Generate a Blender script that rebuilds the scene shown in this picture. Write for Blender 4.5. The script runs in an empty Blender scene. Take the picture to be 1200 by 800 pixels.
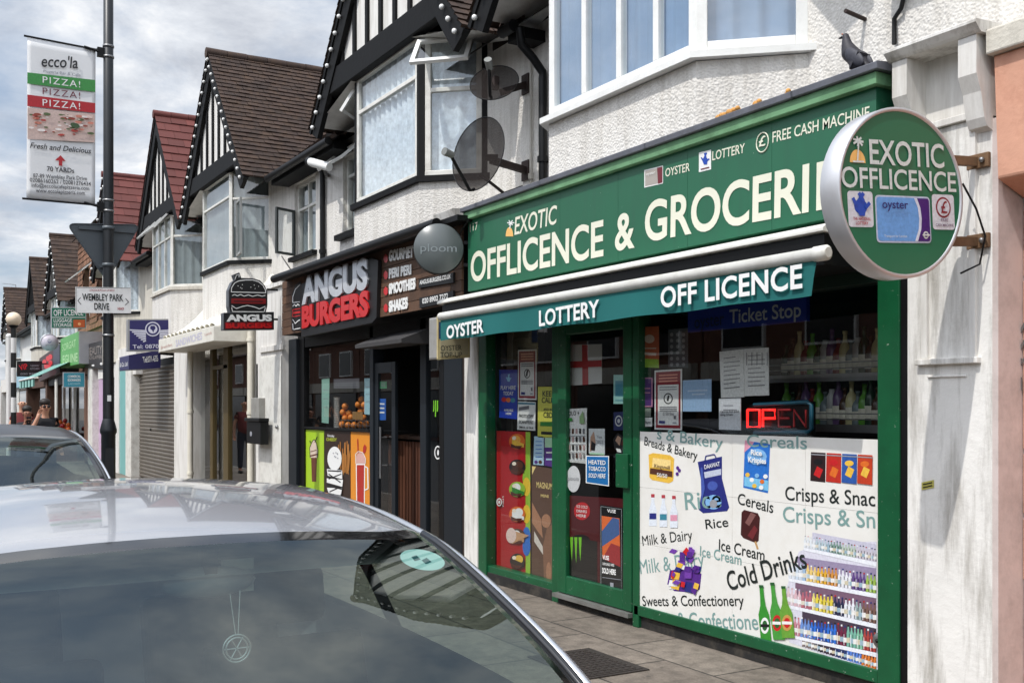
import bpy, bmesh, math, random
from mathutils import Vector, Matrix
random.seed(7)
scene = bpy.context.scene
COL = scene.collection
R = math.radians

# ------------------------------------------------------------------ camera
FOC, CX, CY = 1230.0, 600.0, 476.0          # focal length and horizon, in pixels of a 1200 px wide picture
TH = R(30.17); S_, C_ = math.sin(TH), math.cos(TH)
EYE = 1.62
cam = bpy.data.cameras.new('camera'); camo = bpy.data.objects.new('camera', cam); COL.objects.link(camo)
cam.sensor_width = 36.0; cam.lens = 36.0 * FOC / 1200.0
cam.shift_y = (CY - 400.0) / 1200.0
cam.clip_start = 0.05; cam.clip_end = 3000
camo.location = (0, 0, EYE); camo.rotation_euler = (R(90), 0, R(90) - TH)
scene.camera = camo

# ------------------------------------------------------------------ light
SUN_DIR = Vector((-0.26, 1.0, -1.58)).normalized()     # the way the light travels
elev = math.asin(-SUN_DIR.z); azim = math.atan2(-SUN_DIR.x, -SUN_DIR.y)
sun = bpy.data.lights.new('sun', 'SUN'); sun.energy = 3.05; sun.angle = R(0.55); sun.color = (1.0, 0.972, 0.93)
suno = bpy.data.objects.new('sun', sun); COL.objects.link(suno)
suno.rotation_euler = SUN_DIR.to_track_quat('-Z', 'Y').to_euler(); suno.location = (0, -10, 20)

world = bpy.data.worlds.new('World'); scene.world = world; world.use_nodes = True
wn, wl = world.node_tree.nodes, world.node_tree.links
bg = wn['Background']; bg.inputs[1].default_value = 0.10
sky = wn.new('ShaderNodeTexSky'); sky.sky_type = 'NISHITA'; sky.sun_disc = False
sky.sun_elevation = elev; sky.sun_rotation = azim; sky.dust_density = 2.0; sky.air_density = 1.0
tc = wn.new('ShaderNodeTexCoord')
sep = wn.new('ShaderNodeSeparateXYZ'); wl.new(tc.outputs['Generated'], sep.inputs[0])
# clouds lie on a flat layer overhead: divide the direction by its height
def wmath(op, a, b=None):
    n = wn.new('ShaderNodeMath'); n.operation = op
    for i, v in enumerate((a, b)):
        if v is None: continue
        if isinstance(v, (int, float)): n.inputs[i].default_value = v
        else: wl.new(v, n.inputs[i])
    return n.outputs[0]
hz = wmath('ADD', wmath('MAXIMUM', sep.outputs[2], 0.0), 0.22)
cmb = wn.new('ShaderNodeCombineXYZ')
wl.new(wmath('DIVIDE', sep.outputs[0], hz), cmb.inputs[0]); wl.new(wmath('DIVIDE', sep.outputs[1], hz), cmb.inputs[1])
def wnoise(scale, detail, rough, off):
    m = wn.new('ShaderNodeMapping'); m.inputs['Location'].default_value = off
    wl.new(cmb.outputs[0], m.inputs[0])
    n = wn.new('ShaderNodeTexNoise'); n.inputs['Scale'].default_value = scale
    n.inputs['Detail'].default_value = detail; n.inputs['Roughness'].default_value = rough
    n.inputs['Distortion'].default_value = 0.25
    wl.new(m.outputs[0], n.inputs['Vector']); return n.outputs['Fac']
def wramp(v, *stops):
    r = wn.new('ShaderNodeValToRGB'); wl.new(v, r.inputs[0]); e = r.color_ramp.elements
    e[0].position, e[0].color = stops[0][0], (*stops[0][1], 1); e[1].position, e[1].color = stops[1][0], (*stops[1][1], 1)
    for p, c in stops[2:]:
        k = e.new(p); k.color = (*c, 1)
    return r.outputs[0]
cover = wramp(wnoise(2.2, 9, 0.58, (3.1, 1.7, 0)), (0.36, (0, 0, 0)), (0.60, (1, 1, 1)))
tone = wramp(wnoise(3.4, 10, 0.62, (7.3, 4.1, 0)), (0.34, (4.7, 5.0, 5.6)), (0.62, (9.2, 9.2, 9.2)), (0.48, (6.7, 7.0, 7.5)))
hazemix = wn.new('ShaderNodeMix'); hazemix.data_type = 'RGBA'
hazemix.inputs[0].default_value = 0.45
wl.new(sky.outputs[0], hazemix.inputs[6]); hazemix.inputs[7].default_value = (4.6, 5.6, 7.1, 1)
mixc = wn.new('ShaderNodeMix'); mixc.data_type = 'RGBA'
wl.new(cover, mixc.inputs[0]); wl.new(hazemix.outputs[2], mixc.inputs[6]); wl.new(tone, mixc.inputs[7])
# the sky is made brighter on the sun's side, added to fill the facade
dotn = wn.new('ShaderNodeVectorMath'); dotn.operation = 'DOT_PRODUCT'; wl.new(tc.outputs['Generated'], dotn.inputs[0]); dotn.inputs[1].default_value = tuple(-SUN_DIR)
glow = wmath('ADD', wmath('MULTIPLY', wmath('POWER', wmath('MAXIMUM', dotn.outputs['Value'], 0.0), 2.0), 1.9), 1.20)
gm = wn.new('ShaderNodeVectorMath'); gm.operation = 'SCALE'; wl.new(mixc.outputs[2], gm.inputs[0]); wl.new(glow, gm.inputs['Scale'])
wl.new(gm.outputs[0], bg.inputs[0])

scene.view_settings.view_transform = 'Standard'; scene.view_settings.look = 'None'
scene.view_settings.exposure = 0.0; scene.view_settings.gamma = 1.0
try: scene.view_settings.use_curve_mapping = False
except Exception: pass
scene.cycles.use_denoising = True
scene.cycles.max_bounces = 8; scene.cycles.transparent_max_bounces = 16; scene.cycles.caustics_reflective = False; scene.cycles.caustics_refractive = False

# ------------------------------------------------------------------ picture point -> point on a wall plane
def at(px, py, y):
    u, v = (px - CX) / FOC, (CY - py) / FOC
    Z = y / (S_ + u * C_)
    return Vector((-Z * (C_ - u * S_), y, EYE + v * Z))
def atx(px, py, x):
    u, v = (px - CX) / FOC, (CY - py) / FOC
    Z = -x / (C_ - u * S_)
    return Vector((x, Z * (S_ + u * C_), EYE + v * Z))
def X(px, y): return at(px, 0, y).x
def Zy(px, py, y): return at(px, py, y).z

# ------------------------------------------------------------------ materials
def lin(c):
    return tuple(((v / 255) / 12.92 if v / 255 <= 0.04045 else ((v / 255 + 0.055) / 1.055) ** 2.4) for v in c)
MATS = {}
def mat(name, rgb, rough=0.6, metal=0.0, var=0.10, vscale=2.5, bump=0.0, bscale=60, coat=0.0, grime=0.0, grime_rgb=(70, 62, 50),
        streak=False, emit=0.0, island=0.0, spec=0.5, chips=0.0, bumptype='noise', bdist=0.01):
    if name in MATS: return MATS[name]
    m = bpy.data.materials.new(name); m.use_nodes = True; MATS[name] = m
    nt = m.node_tree; n, l = nt.nodes, nt.links; b = n['Principled BSDF']
    base = (*lin(rgb), 1)
    b.inputs['Roughness'].default_value = rough; b.inputs['Metallic'].default_value = metal
    b.inputs['Coat Weight'].default_value = coat; b.inputs['Coat Roughness'].default_value = 0.04
    b.inputs['Specular IOR Level'].default_value = spec
    m.diffuse_color = base
    t = n.new('ShaderNodeTexCoord')
    def noise(scale, detail=6, vec=None, rough=0.6):
        k = n.new('ShaderNodeTexNoise'); k.inputs['Scale'].default_value = scale; k.inputs['Detail'].default_value = detail
        k.inputs['Roughness'].default_value = rough
        l.new(vec or t.outputs['Object'], k.inputs['Vector']); return k.outputs['Fac']
    def mixrgb(f, a, bb, mode='MIX'):
        k = n.new('ShaderNodeMix'); k.data_type = 'RGBA'; k.blend_type = mode
        for i, v in ((0, f), (6, a), (7, bb)):
            if hasattr(v, 'is_output'): l.new(v, k.inputs[i])
            else: k.inputs[i].default_value = v
        return k.outputs[2]
    def ramp(f, a, bb, ca=(0, 0, 0, 1), cb=(1, 1, 1, 1)):
        k = n.new('ShaderNodeValToRGB'); l.new(f, k.inputs[0]); e = k.color_ramp.elements
        e[0].position, e[1].position = a, bb; e[0].color, e[1].color = ca, cb; return k.outputs[0]
    col = None
    if var > 0:
        lo, hi = 1 - var, 1 + var
        f = ramp(noise(vscale), 0.3, 0.7, (lo, lo, lo, 1), (hi, hi, hi, 1))
        col = mixrgb(1.0, base, f, 'MULTIPLY')
    if island > 0:
        g = n.new('ShaderNodeNewGeometry'); lo, hi = 1 - island, 1 + island
        f = ramp(g.outputs['Random Per Island'], 0, 1, (lo, lo * 0.97, lo * 0.94, 1), (hi, hi, hi, 1))
        col = mixrgb(1.0, col if col else base, f, 'MULTIPLY')
    if grime > 0:
        vec = None
        if streak:
            mp = n.new('ShaderNodeMapping'); mp.inputs['Scale'].default_value = (1, 1, 0.12); l.new(t.outputs['Object'], mp.inputs[0]); vec = mp.outputs[0]
        f = ramp(noise(5.5 if not streak else 9, 8, vec, 0.7), 0.45, 0.72, (0, 0, 0, 1), (grime, grime, grime, 1))
        col = mixrgb(f, col if col else base, (*lin(grime_rgb), 1))
    if chips > 0:
        f = ramp(noise(34, 4, None, 0.75), 0.70 - chips * .05, 0.73 - chips * .05)
        col = mixrgb(f, col if col else base, (*lin((176, 186, 172)), 1))
    if col: l.new(col, b.inputs['Base Color'])
    else: b.inputs['Base Color'].default_value = base
    if emit > 0:
        b.inputs['Emission Strength'].default_value = emit; b.inputs['Emission Color'].default_value = base
    if bump > 0:
        bp = n.new('ShaderNodeBump'); bp.inputs['Strength'].default_value = bump; bp.inputs['Distance'].default_value = bdist
        if bumptype == 'pebble':
            v = n.new('ShaderNodeTexVoronoi'); v.feature = 'SMOOTH_F1'; v.inputs['Scale'].default_value = bscale
            l.new(t.outputs['Object'], v.inputs['Vector'])
            mm = n.new('ShaderNodeMath'); mm.operation = 'MULTIPLY_ADD'; l.new(v.outputs['Distance'], mm.inputs[0]); mm.inputs[1].default_value = -1.0
            l.new(noise(bscale * 0.45, 5), mm.inputs[2]); l.new(mm.outputs[0], bp.inputs['Height'])
        else:
            l.new(noise(bscale, 5), bp.inputs['Height'])
        l.new(bp.outputs[0], b.inputs['Normal'])
    return m

def glass(name, tint=(0.8, 0.86, 0.84), ior=1.5, rough=0.0, refl=1.0, gcol=(1, 1, 1, 1)):
    if name in MATS: return MATS[name]
    m = bpy.data.materials.new(name); m.use_nodes = True; MATS[name] = m
    n, l = m.node_tree.nodes, m.node_tree.links; n.clear()
    o = n.new('ShaderNodeOutputMaterial'); mx = n.new('ShaderNodeMixShader'); tr = n.new('ShaderNodeBsdfTransparent'); gl = n.new('ShaderNodeBsdfGlossy')
    lw = n.new('ShaderNodeLayerWeight'); lw.inputs[0].default_value = 0.5      # Schlick's curve, the same from both sides of the pane
    pw = n.new('ShaderNodeMath'); pw.operation = 'POWER'; l.new(lw.outputs['Facing'], pw.inputs[0]); pw.inputs[1].default_value = 5
    mu = n.new('ShaderNodeMath'); mu.operation = 'MULTIPLY_ADD'; l.new(pw.outputs[0], mu.inputs[0])
    r0 = 2 * ((ior - 1) / (ior + 1)) ** 2 * refl; mu.inputs[1].default_value = min(1, 1.15 * refl) * (1 - r0); mu.inputs[2].default_value = r0; mu.use_clamp = True
    tr.inputs[0].default_value = (*tint, 1); gl.inputs['Roughness'].default_value = rough; gl.inputs['Color'].default_value = gcol
    l.new(mu.outputs[0], mx.inputs[0]); l.new(tr.outputs[0], mx.inputs[1]); l.new(gl.outputs[0], mx.inputs[2]); l.new(mx.outputs[0], o.inputs[0])
    return m

PEBBLE = mat('white_pebbledash', (224, 220, 213), 0.9, var=0.05, bump=.42, bscale=62, bumptype='pebble', bdist=0.019, grime=0.5, grime_rgb=(158, 150, 136), streak=True)
RENDER = mat('white_painted_render', (227, 224, 218), 0.65, var=0.04, bump=0.25, bscale=9, bdist=0.01, grime=0.5, grime_rgb=(150, 140, 124), streak=True)
RENDER_DIRTY = mat('worn_white_render', (228, 225, 219), 0.8, var=0.06, bump=0.4, bscale=14, bdist=0.012, grime=0.85, grime_rgb=(122, 114, 100), streak=True)
CREAM = mat('pale_render', (205, 199, 186), 0.85, var=0.06, bump=0.5, bscale=40, grime=0.4, streak=True)
PINK = mat('pink_masonry_paint', (214, 160, 134), 0.75, var=0.08, bump=0.35, bscale=8, bdist=0.015, grime=0.6, grime_rgb=(176, 116, 92))
PINKGREY = mat('pinkish_render', (205, 190, 184), 0.8, var=0.05, bump=0.2, bscale=12, grime=0.3)
BLACKWOOD = mat('black_timber', (8, 8, 9), 0.7, spec=.25, var=0.25, vscale=9, bump=0.35, bscale=22, bdist=0.006)
BLACKPL = mat('black_plastic', (8, 8, 9), 0.5, spec=.3, var=0.1)
UPVC = mat('white_upvc', (236, 236, 232), 0.32, var=0.03, grime=0.25, grime_rgb=(170, 165, 150))
WHITEWOOD = mat('white_painted_wood', (226, 224, 216), 0.5, var=0.04, grime=0.45, grime_rgb=(130, 120, 104))
SOFFIT = mat('white_soffit', (205, 203, 198), 0.6, var=0.05, grime=0.3)
TILE_BROWN = mat('brown_roof_tile', (57, 43, 36), 0.85, var=0.2, vscale=1.4, island=0.28, bump=0.4, bscale=60, grime=0.45, grime_rgb=(96, 72, 50))
TILE_RED = mat('red_roof_tile', (98, 48, 42), 0.75, var=0.15, vscale=1.2, island=0.2, bump=0.2, bscale=40, grime=0.35, grime_rgb=(90, 46, 40))
TILE_HUNG = mat('orange_brown_hung_tile', (122, 88, 66), 0.85, var=0.2, vscale=1.0, island=0.3, bump=0.3, bscale=50, grime=0.35, grime_rgb=(150, 84, 48))
UNDERLAY = mat('roof_underlay', (40, 33, 29), 0.9, var=0)
LEAD = mat('lead_flashing', (108, 110, 118), 0.55, metal=0.2, var=0.15, vscale=6, bump=0.2, bscale=10, grime=0.4)
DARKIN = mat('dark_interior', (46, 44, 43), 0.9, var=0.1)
PANE = glass('window_pane', (0.90, 0.93, 0.93), 1.5, refl=1.6)
SHOPGLASS = glass('shop_glass', (0.86, 0.88, 0.87), 1.5, refl=0.9)
LACE = mat('lace_curtain', (218, 225, 232), 0.9, var=0.24, vscale=16, bump=0.3, bscale=25)
LACE2 = mat('pale_blue_curtain', (132, 156, 186), 0.9, var=0.08, vscale=4)
TEALCURT = mat('grey_curtain', (150, 158, 160), 0.9, var=0.15, vscale=4)
ANTHRA = mat('anthracite_paint', (24, 30, 36), 0.5, spec=.35, var=0.06)
GREEN = mat('green_gloss_paint', (16, 84, 50), 0.35, var=0.12, grime=0.35, grime_rgb=(14, 52, 32), bump=0.1, bscale=18, chips=.7)
SIGNGREEN = mat('green_sign_panel', (36, 98, 70), 0.42, var=0.07, vscale=1.2, grime=0.4, grime_rgb=(44, 84, 66), streak=True, chips=.2)
PALEGREEN = mat('faded_green_trim', (112, 158, 116), 0.7, var=0.12, grime=0.6, grime_rgb=(60, 96, 60))
IVORY = mat('ivory_letter', (228, 226, 206), 0.45, var=0.03)
WHITE = mat('white_print', (235, 235, 232), 0.5, var=0.02)
PRINTBLACK = mat('black_print', (26, 34, 32), 0.5, var=0)
GHOST = mat('teal_ghost_print', (122, 156, 152), 0.5, var=0.04)
STEEL = mat('galvanised_steel', (140, 140, 140), 0.4, metal=0.8, var=0.12, vscale=10)
RUST = mat('rusty_steel', (120, 92, 66), 0.75, metal=0.2, var=0.25, vscale=16)
TEALFABRIC = mat('teal_awning_fabric', (16, 98, 96), 0.85, var=0.06)

# ------------------------------------------------------------------ mesh helpers
class MB:
    def __init__(self): self.v, self.f, self.m, self.sm, self.mats = [], [], [], [], []
    def mi(self, m):
        if m not in self.mats: self.mats.append(m)
        return self.mats.index(m)
    def add(self, vs, fs, m, smooth=False):
        o = len(self.v); k = self.mi(m)
        self.v += [tuple(p) for p in vs]
        for f in fs:
            self.f.append(tuple(i + o for i in f)); self.m.append(k); self.sm.append(smooth)
        return self
    def box(self, x0, x1, y0, y1, z0, z1, m):
        return self.add([(x0, y0, z0), (x1, y0, z0), (x1, y1, z0), (x0, y1, z0), (x0, y0, z1), (x1, y0, z1), (x1, y1, z1), (x0, y1, z1)],
                        [(0, 3, 2, 1), (4, 5, 6, 7), (0, 1, 5, 4), (1, 2, 6, 5), (2, 3, 7, 6), (3, 0, 4, 7)], m)
    def quad(self, a, b, c, d, m): return self.add([a, b, c, d], [(0, 1, 2, 3)], m)
    def bar(self, p0, p1, w, h, m, up=Vector((0, 0, 1))):
        p0, p1 = Vector(p0), Vector(p1); d = (p1 - p0).normalized(); s = d.cross(up)
        if s.length < 1e-4: s = d.cross(Vector((0, 1, 0)))
        s.normalize(); u = s.cross(d)
        vs = []
        for p in (p0, p1):
            for a, b in ((-1, -1), (1, -1), (1, 1), (-1, 1)): vs.append(p + s * (a * w / 2) + u * (b * h / 2))
        return self.add(vs, [(3, 2, 1, 0), (4, 5, 6, 7), (0, 1, 5, 4), (1, 2, 6, 5), (2, 3, 7, 6), (3, 0, 4, 7)], m)
    def tube(self, pts, r, m, n=10, cap=True):
        pts = [Vector(p) for p in pts]; rs = r if isinstance(r, (list, tuple)) else [r] * len(pts)
        vs, fs = [], []; ref = None
        for i, p in enumerate(pts):
            d = (pts[min(i + 1, len(pts) - 1)] - pts[max(i - 1, 0)]).normalized()
            a = ref if ref is not None else (Vector((0, 0, 1)) if abs(d.z) < 0.9 else Vector((1, 0, 0)))
            s = d.cross(a).normalized(); u = s.cross(d).normalized(); ref = u
            for k in range(n):
                t = 2 * math.pi * k / n; vs.append(p + (s * math.cos(t) + u * math.sin(t)) * rs[i])
        for i in range(len(pts) - 1):
            for k in range(n):
                a, b = i * n + k, i * n + (k + 1) % n; fs.append((a, b, b + n, a + n))
        self.add(vs, fs, m, True)
        if cap:
            q = (len(pts) - 1) * n
            self.add(vs[:n], [tuple(range(n))[::-1]], m); self.add(vs[q:q + n], [tuple(range(n))], m)
        return self
    def sphere(self, c, r, m, nu=12, nv=8, sc=(1, 1, 1)):
        vs, fs = [], []; c = Vector(c)
        for j in range(nv + 1):
            t = math.pi * j / nv
            for i in range(nu):
                p = 2 * math.pi * i / nu
                vs.append(c + Vector((r * sc[0] * math.sin(t) * math.cos(p), r * sc[1] * math.sin(t) * math.sin(p), r * sc[2] * math.cos(t))))
        for j in range(nv):
            for i in range(nu):
                a, b = j * nu + i, j * nu + (i + 1) % nu; fs.append((a, a + nu, b + nu, b))
        return self.add(vs, fs, m, True)
    def lathe(self, c, prof, m, n=14, axis='z'):
        c = Vector(c); vs, fs = [], []
        for r, h in prof:
            for k in range(n):
                t = 2 * math.pi * k / n; a, b = r * math.cos(t), r * math.sin(t)
                vs.append(c + (Vector((a, b, h)) if axis == 'z' else Vector((h, a, b)) if axis == 'x' else Vector((b, h, a))))
        for i in range(len(prof) - 1):
            for k in range(n):
                a, b = i * n + k, i * n + (k + 1) % n; fs.append((a, b, b + n, a + n))
        return self.add(vs, fs, m, True)
    def prism(self, pts, d, m):
        """closed outline (list of 3D points, one plane) pushed along vector d"""
        pts = [Vector(p) for p in pts]; n = len(pts); d = Vector(d)
        self.add(pts, [tuple(range(n))], m); self.add([p + d for p in pts], [tuple(range(n))[::-1]], m)
        self.add(pts + [p + d for p in pts], [(i, i + n, (i + 1) % n + n, (i + 1) % n) for i in range(n)], m); return self
    def build(self, name, parent=None, bevel=0.0, fix=True):
        me = bpy.data.meshes.new(name)
        off = root_of(parent).location if parent else Vector((0, 0, 0))
        me.from_pydata([(a - off.x, b - off.y, c - off.z) for a, b, c in self.v], [], self.f)
        for q in self.mats: me.materials.append(q)
        me.polygons.foreach_set('material_index', self.m); me.polygons.foreach_set('use_smooth', self.sm)
        if fix:
            bm = bmesh.new(); bm.from_mesh(me); bmesh.ops.recalc_face_normals(bm, faces=bm.faces); bm.to_mesh(me); bm.free()
        me.update()
        o = bpy.data.objects.new(name, me); COL.objects.link(o)
        if parent: o.parent = parent
        if bevel:
            b = o.modifiers.new('edge', 'BEVEL'); b.width = bevel; b.segments = 2; b.limit_method = 'ANGLE'; b.angle_limit = R(50); b.harden_normals = False
        return o
def root_of(o):
    while o.parent: o = o.parent
    return o
def thing(name, label, cat, loc, group=None):
    o = bpy.data.objects.new(name, None); COL.objects.link(o); o.location = Vector(loc); o.empty_display_size = 0.2
    return tag(o, label, cat, group)
def tag(o, label, cat, group=None):
    o['label'] = label; o['category'] = cat
    if group: o['group'] = group
    return o
def setting(o, kind='structure'): o['kind'] = kind; return o

_cap = {}
def cap_of(off):
    if off not in _cap:
        c = bpy.data.curves.new('probe', 'FONT'); c.body = 'E'; c.offset = off; o = bpy.data.objects.new('probe', c)
        me = bpy.data.meshes.new_from_object(o); ys = [v.co.y for v in me.vertices]; _cap[off] = (min(ys), max(ys))
        bpy.data.objects.remove(o); bpy.data.curves.remove(c); bpy.data.meshes.remove(me)
    return _cap[off]
def words(parent, s, w0, w1, up, m, off=0.012, ext=0.0, name='lettering', lift=0.002, normal=None, italic=0.0, space=1.0, res=4):
    """flat or raised lettering: ink runs from w0 to w1 (baseline), capitals as tall as vector up"""
    w0, w1, up = Vector(w0), Vector(w1), Vector(up)
    c = bpy.data.curves.new(name, 'FONT'); c.body = s; c.offset = off; c.resolution_u = res; c.shear = italic; c.space_character = space
    o = bpy.data.objects.new(name, c); me = bpy.data.meshes.new_from_object(o)
    bpy.data.objects.remove(o); bpy.data.curves.remove(c)
    me.name = name
    xs = [v.co.x for v in me.vertices]; x0, x1 = min(xs), max(xs); lo, hi = cap_of(off)
    e1 = (w1 - w0) / (x1 - x0); e2 = up / (hi - lo); nrm = (Vector(normal) if normal else e1.cross(e2)).normalized()
    root = root_of(parent); base = w0 - root.location + nrm * lift
    for v in me.vertices:
        v.co = base + e1 * (v.co.x - x0) + e2 * (v.co.y - lo)
    if ext > 0:
        bm = bmesh.new(); bm.from_mesh(me)
        r = bmesh.ops.extrude_face_region(bm, geom=bm.faces[:])
        bmesh.ops.translate(bm, vec=nrm * ext, verts=[g for g in r['geom'] if isinstance(g, bmesh.types.BMVert)])
        bmesh.ops.recalc_face_normals(bm, faces=bm.faces); bm.to_mesh(me); bm.free()
    me.polygons.foreach_set('use_smooth', [False] * len(me.polygons)); me.materials.clear(); me.materials.append(m)
    o = bpy.data.objects.new(name, me); COL.objects.link(o); o.parent = parent
    return o
def wy(parent, s, p0, p1, h, y, m, **k):
    """lettering on a wall-parallel face at depth y, placed by baseline ends and capital height in picture points"""
    a, b = at(*p0, y), at(*p1, y); t = at(p0[0], p0[1] - h, y)
    d = (b - a).normalized(); up = Vector((-d.z, 0, d.x)) * (t - a).length
    return words(parent, s, a, b, up, m, normal=(0, -1, 0), **k)
def wx(parent, s, p0, p1, h, x, m, **k):
    a, b = atx(*p0, x), atx(*p1, x); t = atx(p0[0], p0[1] - h, x)
    d = (b - a).normalized(); up = Vector((0, -d.z, d.y)) * (t - a).length
    return words(parent, s, a, b, up, m, normal=(1, 0, 0), **k)
class Flat:
    """flat printed shapes laid one above the other on a face; points given in picture points"""
    def __init__(self, y=None, x=None, step=0.0004): self.b = MB(); self.y, self.x, self.k, self.step = y, x, 0, step
    def p(self, q):
        e = self.k * self.step
        return at(q[0], q[1], self.y - e) if self.y is not None else atx(q[0], q[1], self.x + e)
    def poly(self, pts, m):
        self.b.add([self.p(q) for q in pts], [tuple(range(len(pts)))], m); self.k += 1; return self
    def rect(self, l, r, tl, bl, tr, br, m): return self.poly([(l, bl), (r, br), (r, tr), (l, tl)], m)
    def disc(self, c, rx, ry, m, n=20, rot=0.0):
        return self.poly([(c[0] + rx * math.cos(2 * math.pi * i / n) * math.cos(rot) - ry * math.sin(2 * math.pi * i / n) * math.sin(rot),
                           c[1] + rx * math.cos(2 * math.pi * i / n) * math.sin(rot) + ry * math.sin(2 * math.pi * i / n) * math.cos(rot)) for i in range(n)], m)
    def line(self, pts, w, m):
        for a, b in zip(pts, pts[1:]):
            dx, dy = b[0] - a[0], b[1] - a[1]; L = math.hypot(dx, dy) or 1; nx, ny = -dy / L * w / 2, dx / L * w / 2
            self.poly([(a[0] + nx, a[1] + ny), (b[0] + nx, b[1] + ny), (b[0] - nx, b[1] - ny), (a[0] - nx, a[1] - ny)], m)
        return self
    def build(self, name, parent=None):
        return self.b.build(name, parent, fix=False)
def tiles(mb, o, u, v, nrm, lu, lv, tw, th, m, keep=lambda p: True, thick=0.02):
    o, u, v, nrm = Vector(o), Vector(u), Vector(v), Vector(nrm)
    rows, cols = int(lv / th) + 1, int(lu / tw) + 2
    for j in range(rows):
        off = (tw / 2 if j % 2 else 0)
        for i in range(cols):
            a0, a1 = max(0, i * tw - off), min(lu, (i + 1) * tw - off - 0.004)
            if a1 - a0 < 0.02: continue
            b0, b1 = j * th, min((j + 1) * th + 0.02, lv + 0.01)
            p = o + u * (a0 + a1) / 2 + v * (b0 + b1) / 2
            if not keep(p): continue
            h = thick * random.uniform(0.8, 1.35); hh = 0.002; sk = random.uniform(-0.004, 0.004)
            A, B = o + u * a0 + v * (b0 + sk) + nrm * h, o + u * a1 + v * (b0 - sk) + nrm * h
            Cc, D = o + u * a1 + v * b1 + nrm * hh, o + u * a0 + v * b1 + nrm * hh
            A2, B2 = A - nrm * (h + 0.01), B - nrm * (h + 0.01)
            mb.add([A, B, Cc, D, A2, B2], [(0, 1, 2, 3), (4, 5, 1, 0)], m)

def curtain(p0, p1, z0, z1, m, folds=9, depth=0.025):
    p0, p1 = Vector((*p0, 0)), Vector((*p1, 0)); d = p1 - p0; nr = Vector((d.y, -d.x, 0)).normalized(); b = MB(); n = folds * 6
    vs = []
    for k in range(n + 1):
        t = k / n; q = p0 + d * t + nr * depth * (math.sin(t * folds * 6.283) * 0.7 + math.sin(t * folds * 11.1 + 1) * 0.3)
        vs += [(q.x, q.y, z0), (q.x, q.y, z1)]
    b.add(vs, [(2 * k, 2 * k + 2, 2 * k + 3, 2 * k + 1) for k in range(n)], m, True); return b
# ------------------------------------------------------------------ ground
W = 5.0            # upper walls
FACE = 4.40        # fascia signs
PIER = 4.52        # piers between the shops
SHOP = 4.67        # shop frames
KERB = 1.68
def ground_mats():
    m = bpy.data.materials.new('paving_slab'); m.use_nodes = True; n, l = m.node_tree.nodes, m.node_tree.links; b = n['Principled BSDF']
    t = n.new('ShaderNodeTexCoord'); mp = n.new('ShaderNodeMapping'); l.new(t.outputs['Object'], mp.inputs[0])
    mp.inputs['Location'].default_value = (0.25, 0.12, 0)
    br = n.new('ShaderNodeTexBrick'); l.new(mp.outputs[0], br.inputs['Vector'])
    br.inputs['Scale'].default_value = 1.0; br.inputs['Mortar Size'].default_value = 0.009; br.inputs['Mortar Smooth'].default_value = 0.3
    br.inputs['Brick Width'].default_value = 0.92; br.inputs['Row Height'].default_value = 0.62; br.offset = 0.5
    br.inputs['Color1'].default_value = (*lin((138, 128, 116)), 1); br.inputs['Color2'].default_value = (*lin((120, 110, 99)), 1)
    br.inputs['Mortar'].default_value = (*lin((60, 55, 50)), 1)
    def noise(s, d=8, r=0.65):
        k = n.new('ShaderNodeTexNoise'); k.inputs['Scale'].default_value = s; k.inputs['Detail'].default_value = d; k.inputs['Roughness'].default_value = r
        l.new(t.outputs['Object'], k.inputs['Vector']); return k.outputs['Fac']
    def ramp(f, a, bb, ca, cb):
        k = n.new('ShaderNodeValToRGB'); l.new(f, k.inputs[0]); e = k.color_ramp.elements
        e[0].position, e[1].position = a, bb; e[0].color, e[1].color = (ca, ca, ca, 1), (cb, cb, cb, 1); return k.outputs[0]
    def mul(a, bb):
        k = n.new('ShaderNodeMix'); k.data_type = 'RGBA'; k.blend_type = 'MULTIPLY'; k.inputs[0].default_value = 1
        l.new(a, k.inputs[6]); l.new(bb, k.inputs[7]); return k.outputs[2]
    c = mul(br.outputs['Color'], ramp(noise(1.6), 0.3, 0.7, 0.72, 1.12))
    c = mul(c, ramp(noise(9), 0.36, 0.6, 0.62, 1.05)); c = mul(c, ramp(noise(70, 3), 0.35, 0.62, 0.8, 1.1))
    v = n.new('ShaderNodeTexVoronoi'); v.inputs['Scale'].default_value = 5.5; l.new(t.outputs['Object'], v.inputs['Vector'])
    c = mul(c, ramp(v.outputs['Distance'], 0.07, 0.11, 0.6, 1.0))
    l.new(c, b.inputs['Base Color']); b.inputs['Roughness'].default_value = 0.85
    bp = n.new('ShaderNodeBump'); bp.inputs['Strength'].default_value = 0.35; bp.inputs['Distance'].default_value = 0.006
    l.new(mul(br.outputs['Fac'], br.outputs['Fac']), bp.inputs['Height']); bp.invert = True; l.new(bp.outputs[0], b.inputs['Normal'])
    return m
ASPHALT = mat('asphalt', (66, 65, 64), 0.9, var=0.18, vscale=1.2, bump=0.4, bscale=160, bdist=0.004, grime=0.3, grime_rgb=(44, 43, 42))
EARTH = mat('ground_surface', (96, 92, 84), 0.95, var=0.15, vscale=0.4)
g = MB(); g.quad((-900, -900, -0.14), (900, -900, -0.14), (900, 900, -0.14), (-900, 900, -0.14), EARTH); setting(g.build('ground'))
g = MB(); g.quad((-140, -10, -0.125), (40, -10, -0.125), (40, KERB, -0.125), (-140, KERB, -0.125), ASPHALT); setting(g.build('road'))
g = MB(); g.quad((-140, KERB + 0.13, 0), (40, KERB + 0.13, 0), (40, W + 0.2, 0), (-140, W + 0.2, 0), ground_mats()); setting(g.build('pavement'))
KERBST = mat('kerb_stone', (142, 138, 130), 0.85, var=0.15, vscale=3, bump=0.2)
g = MB(); x = -140.0
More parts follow.
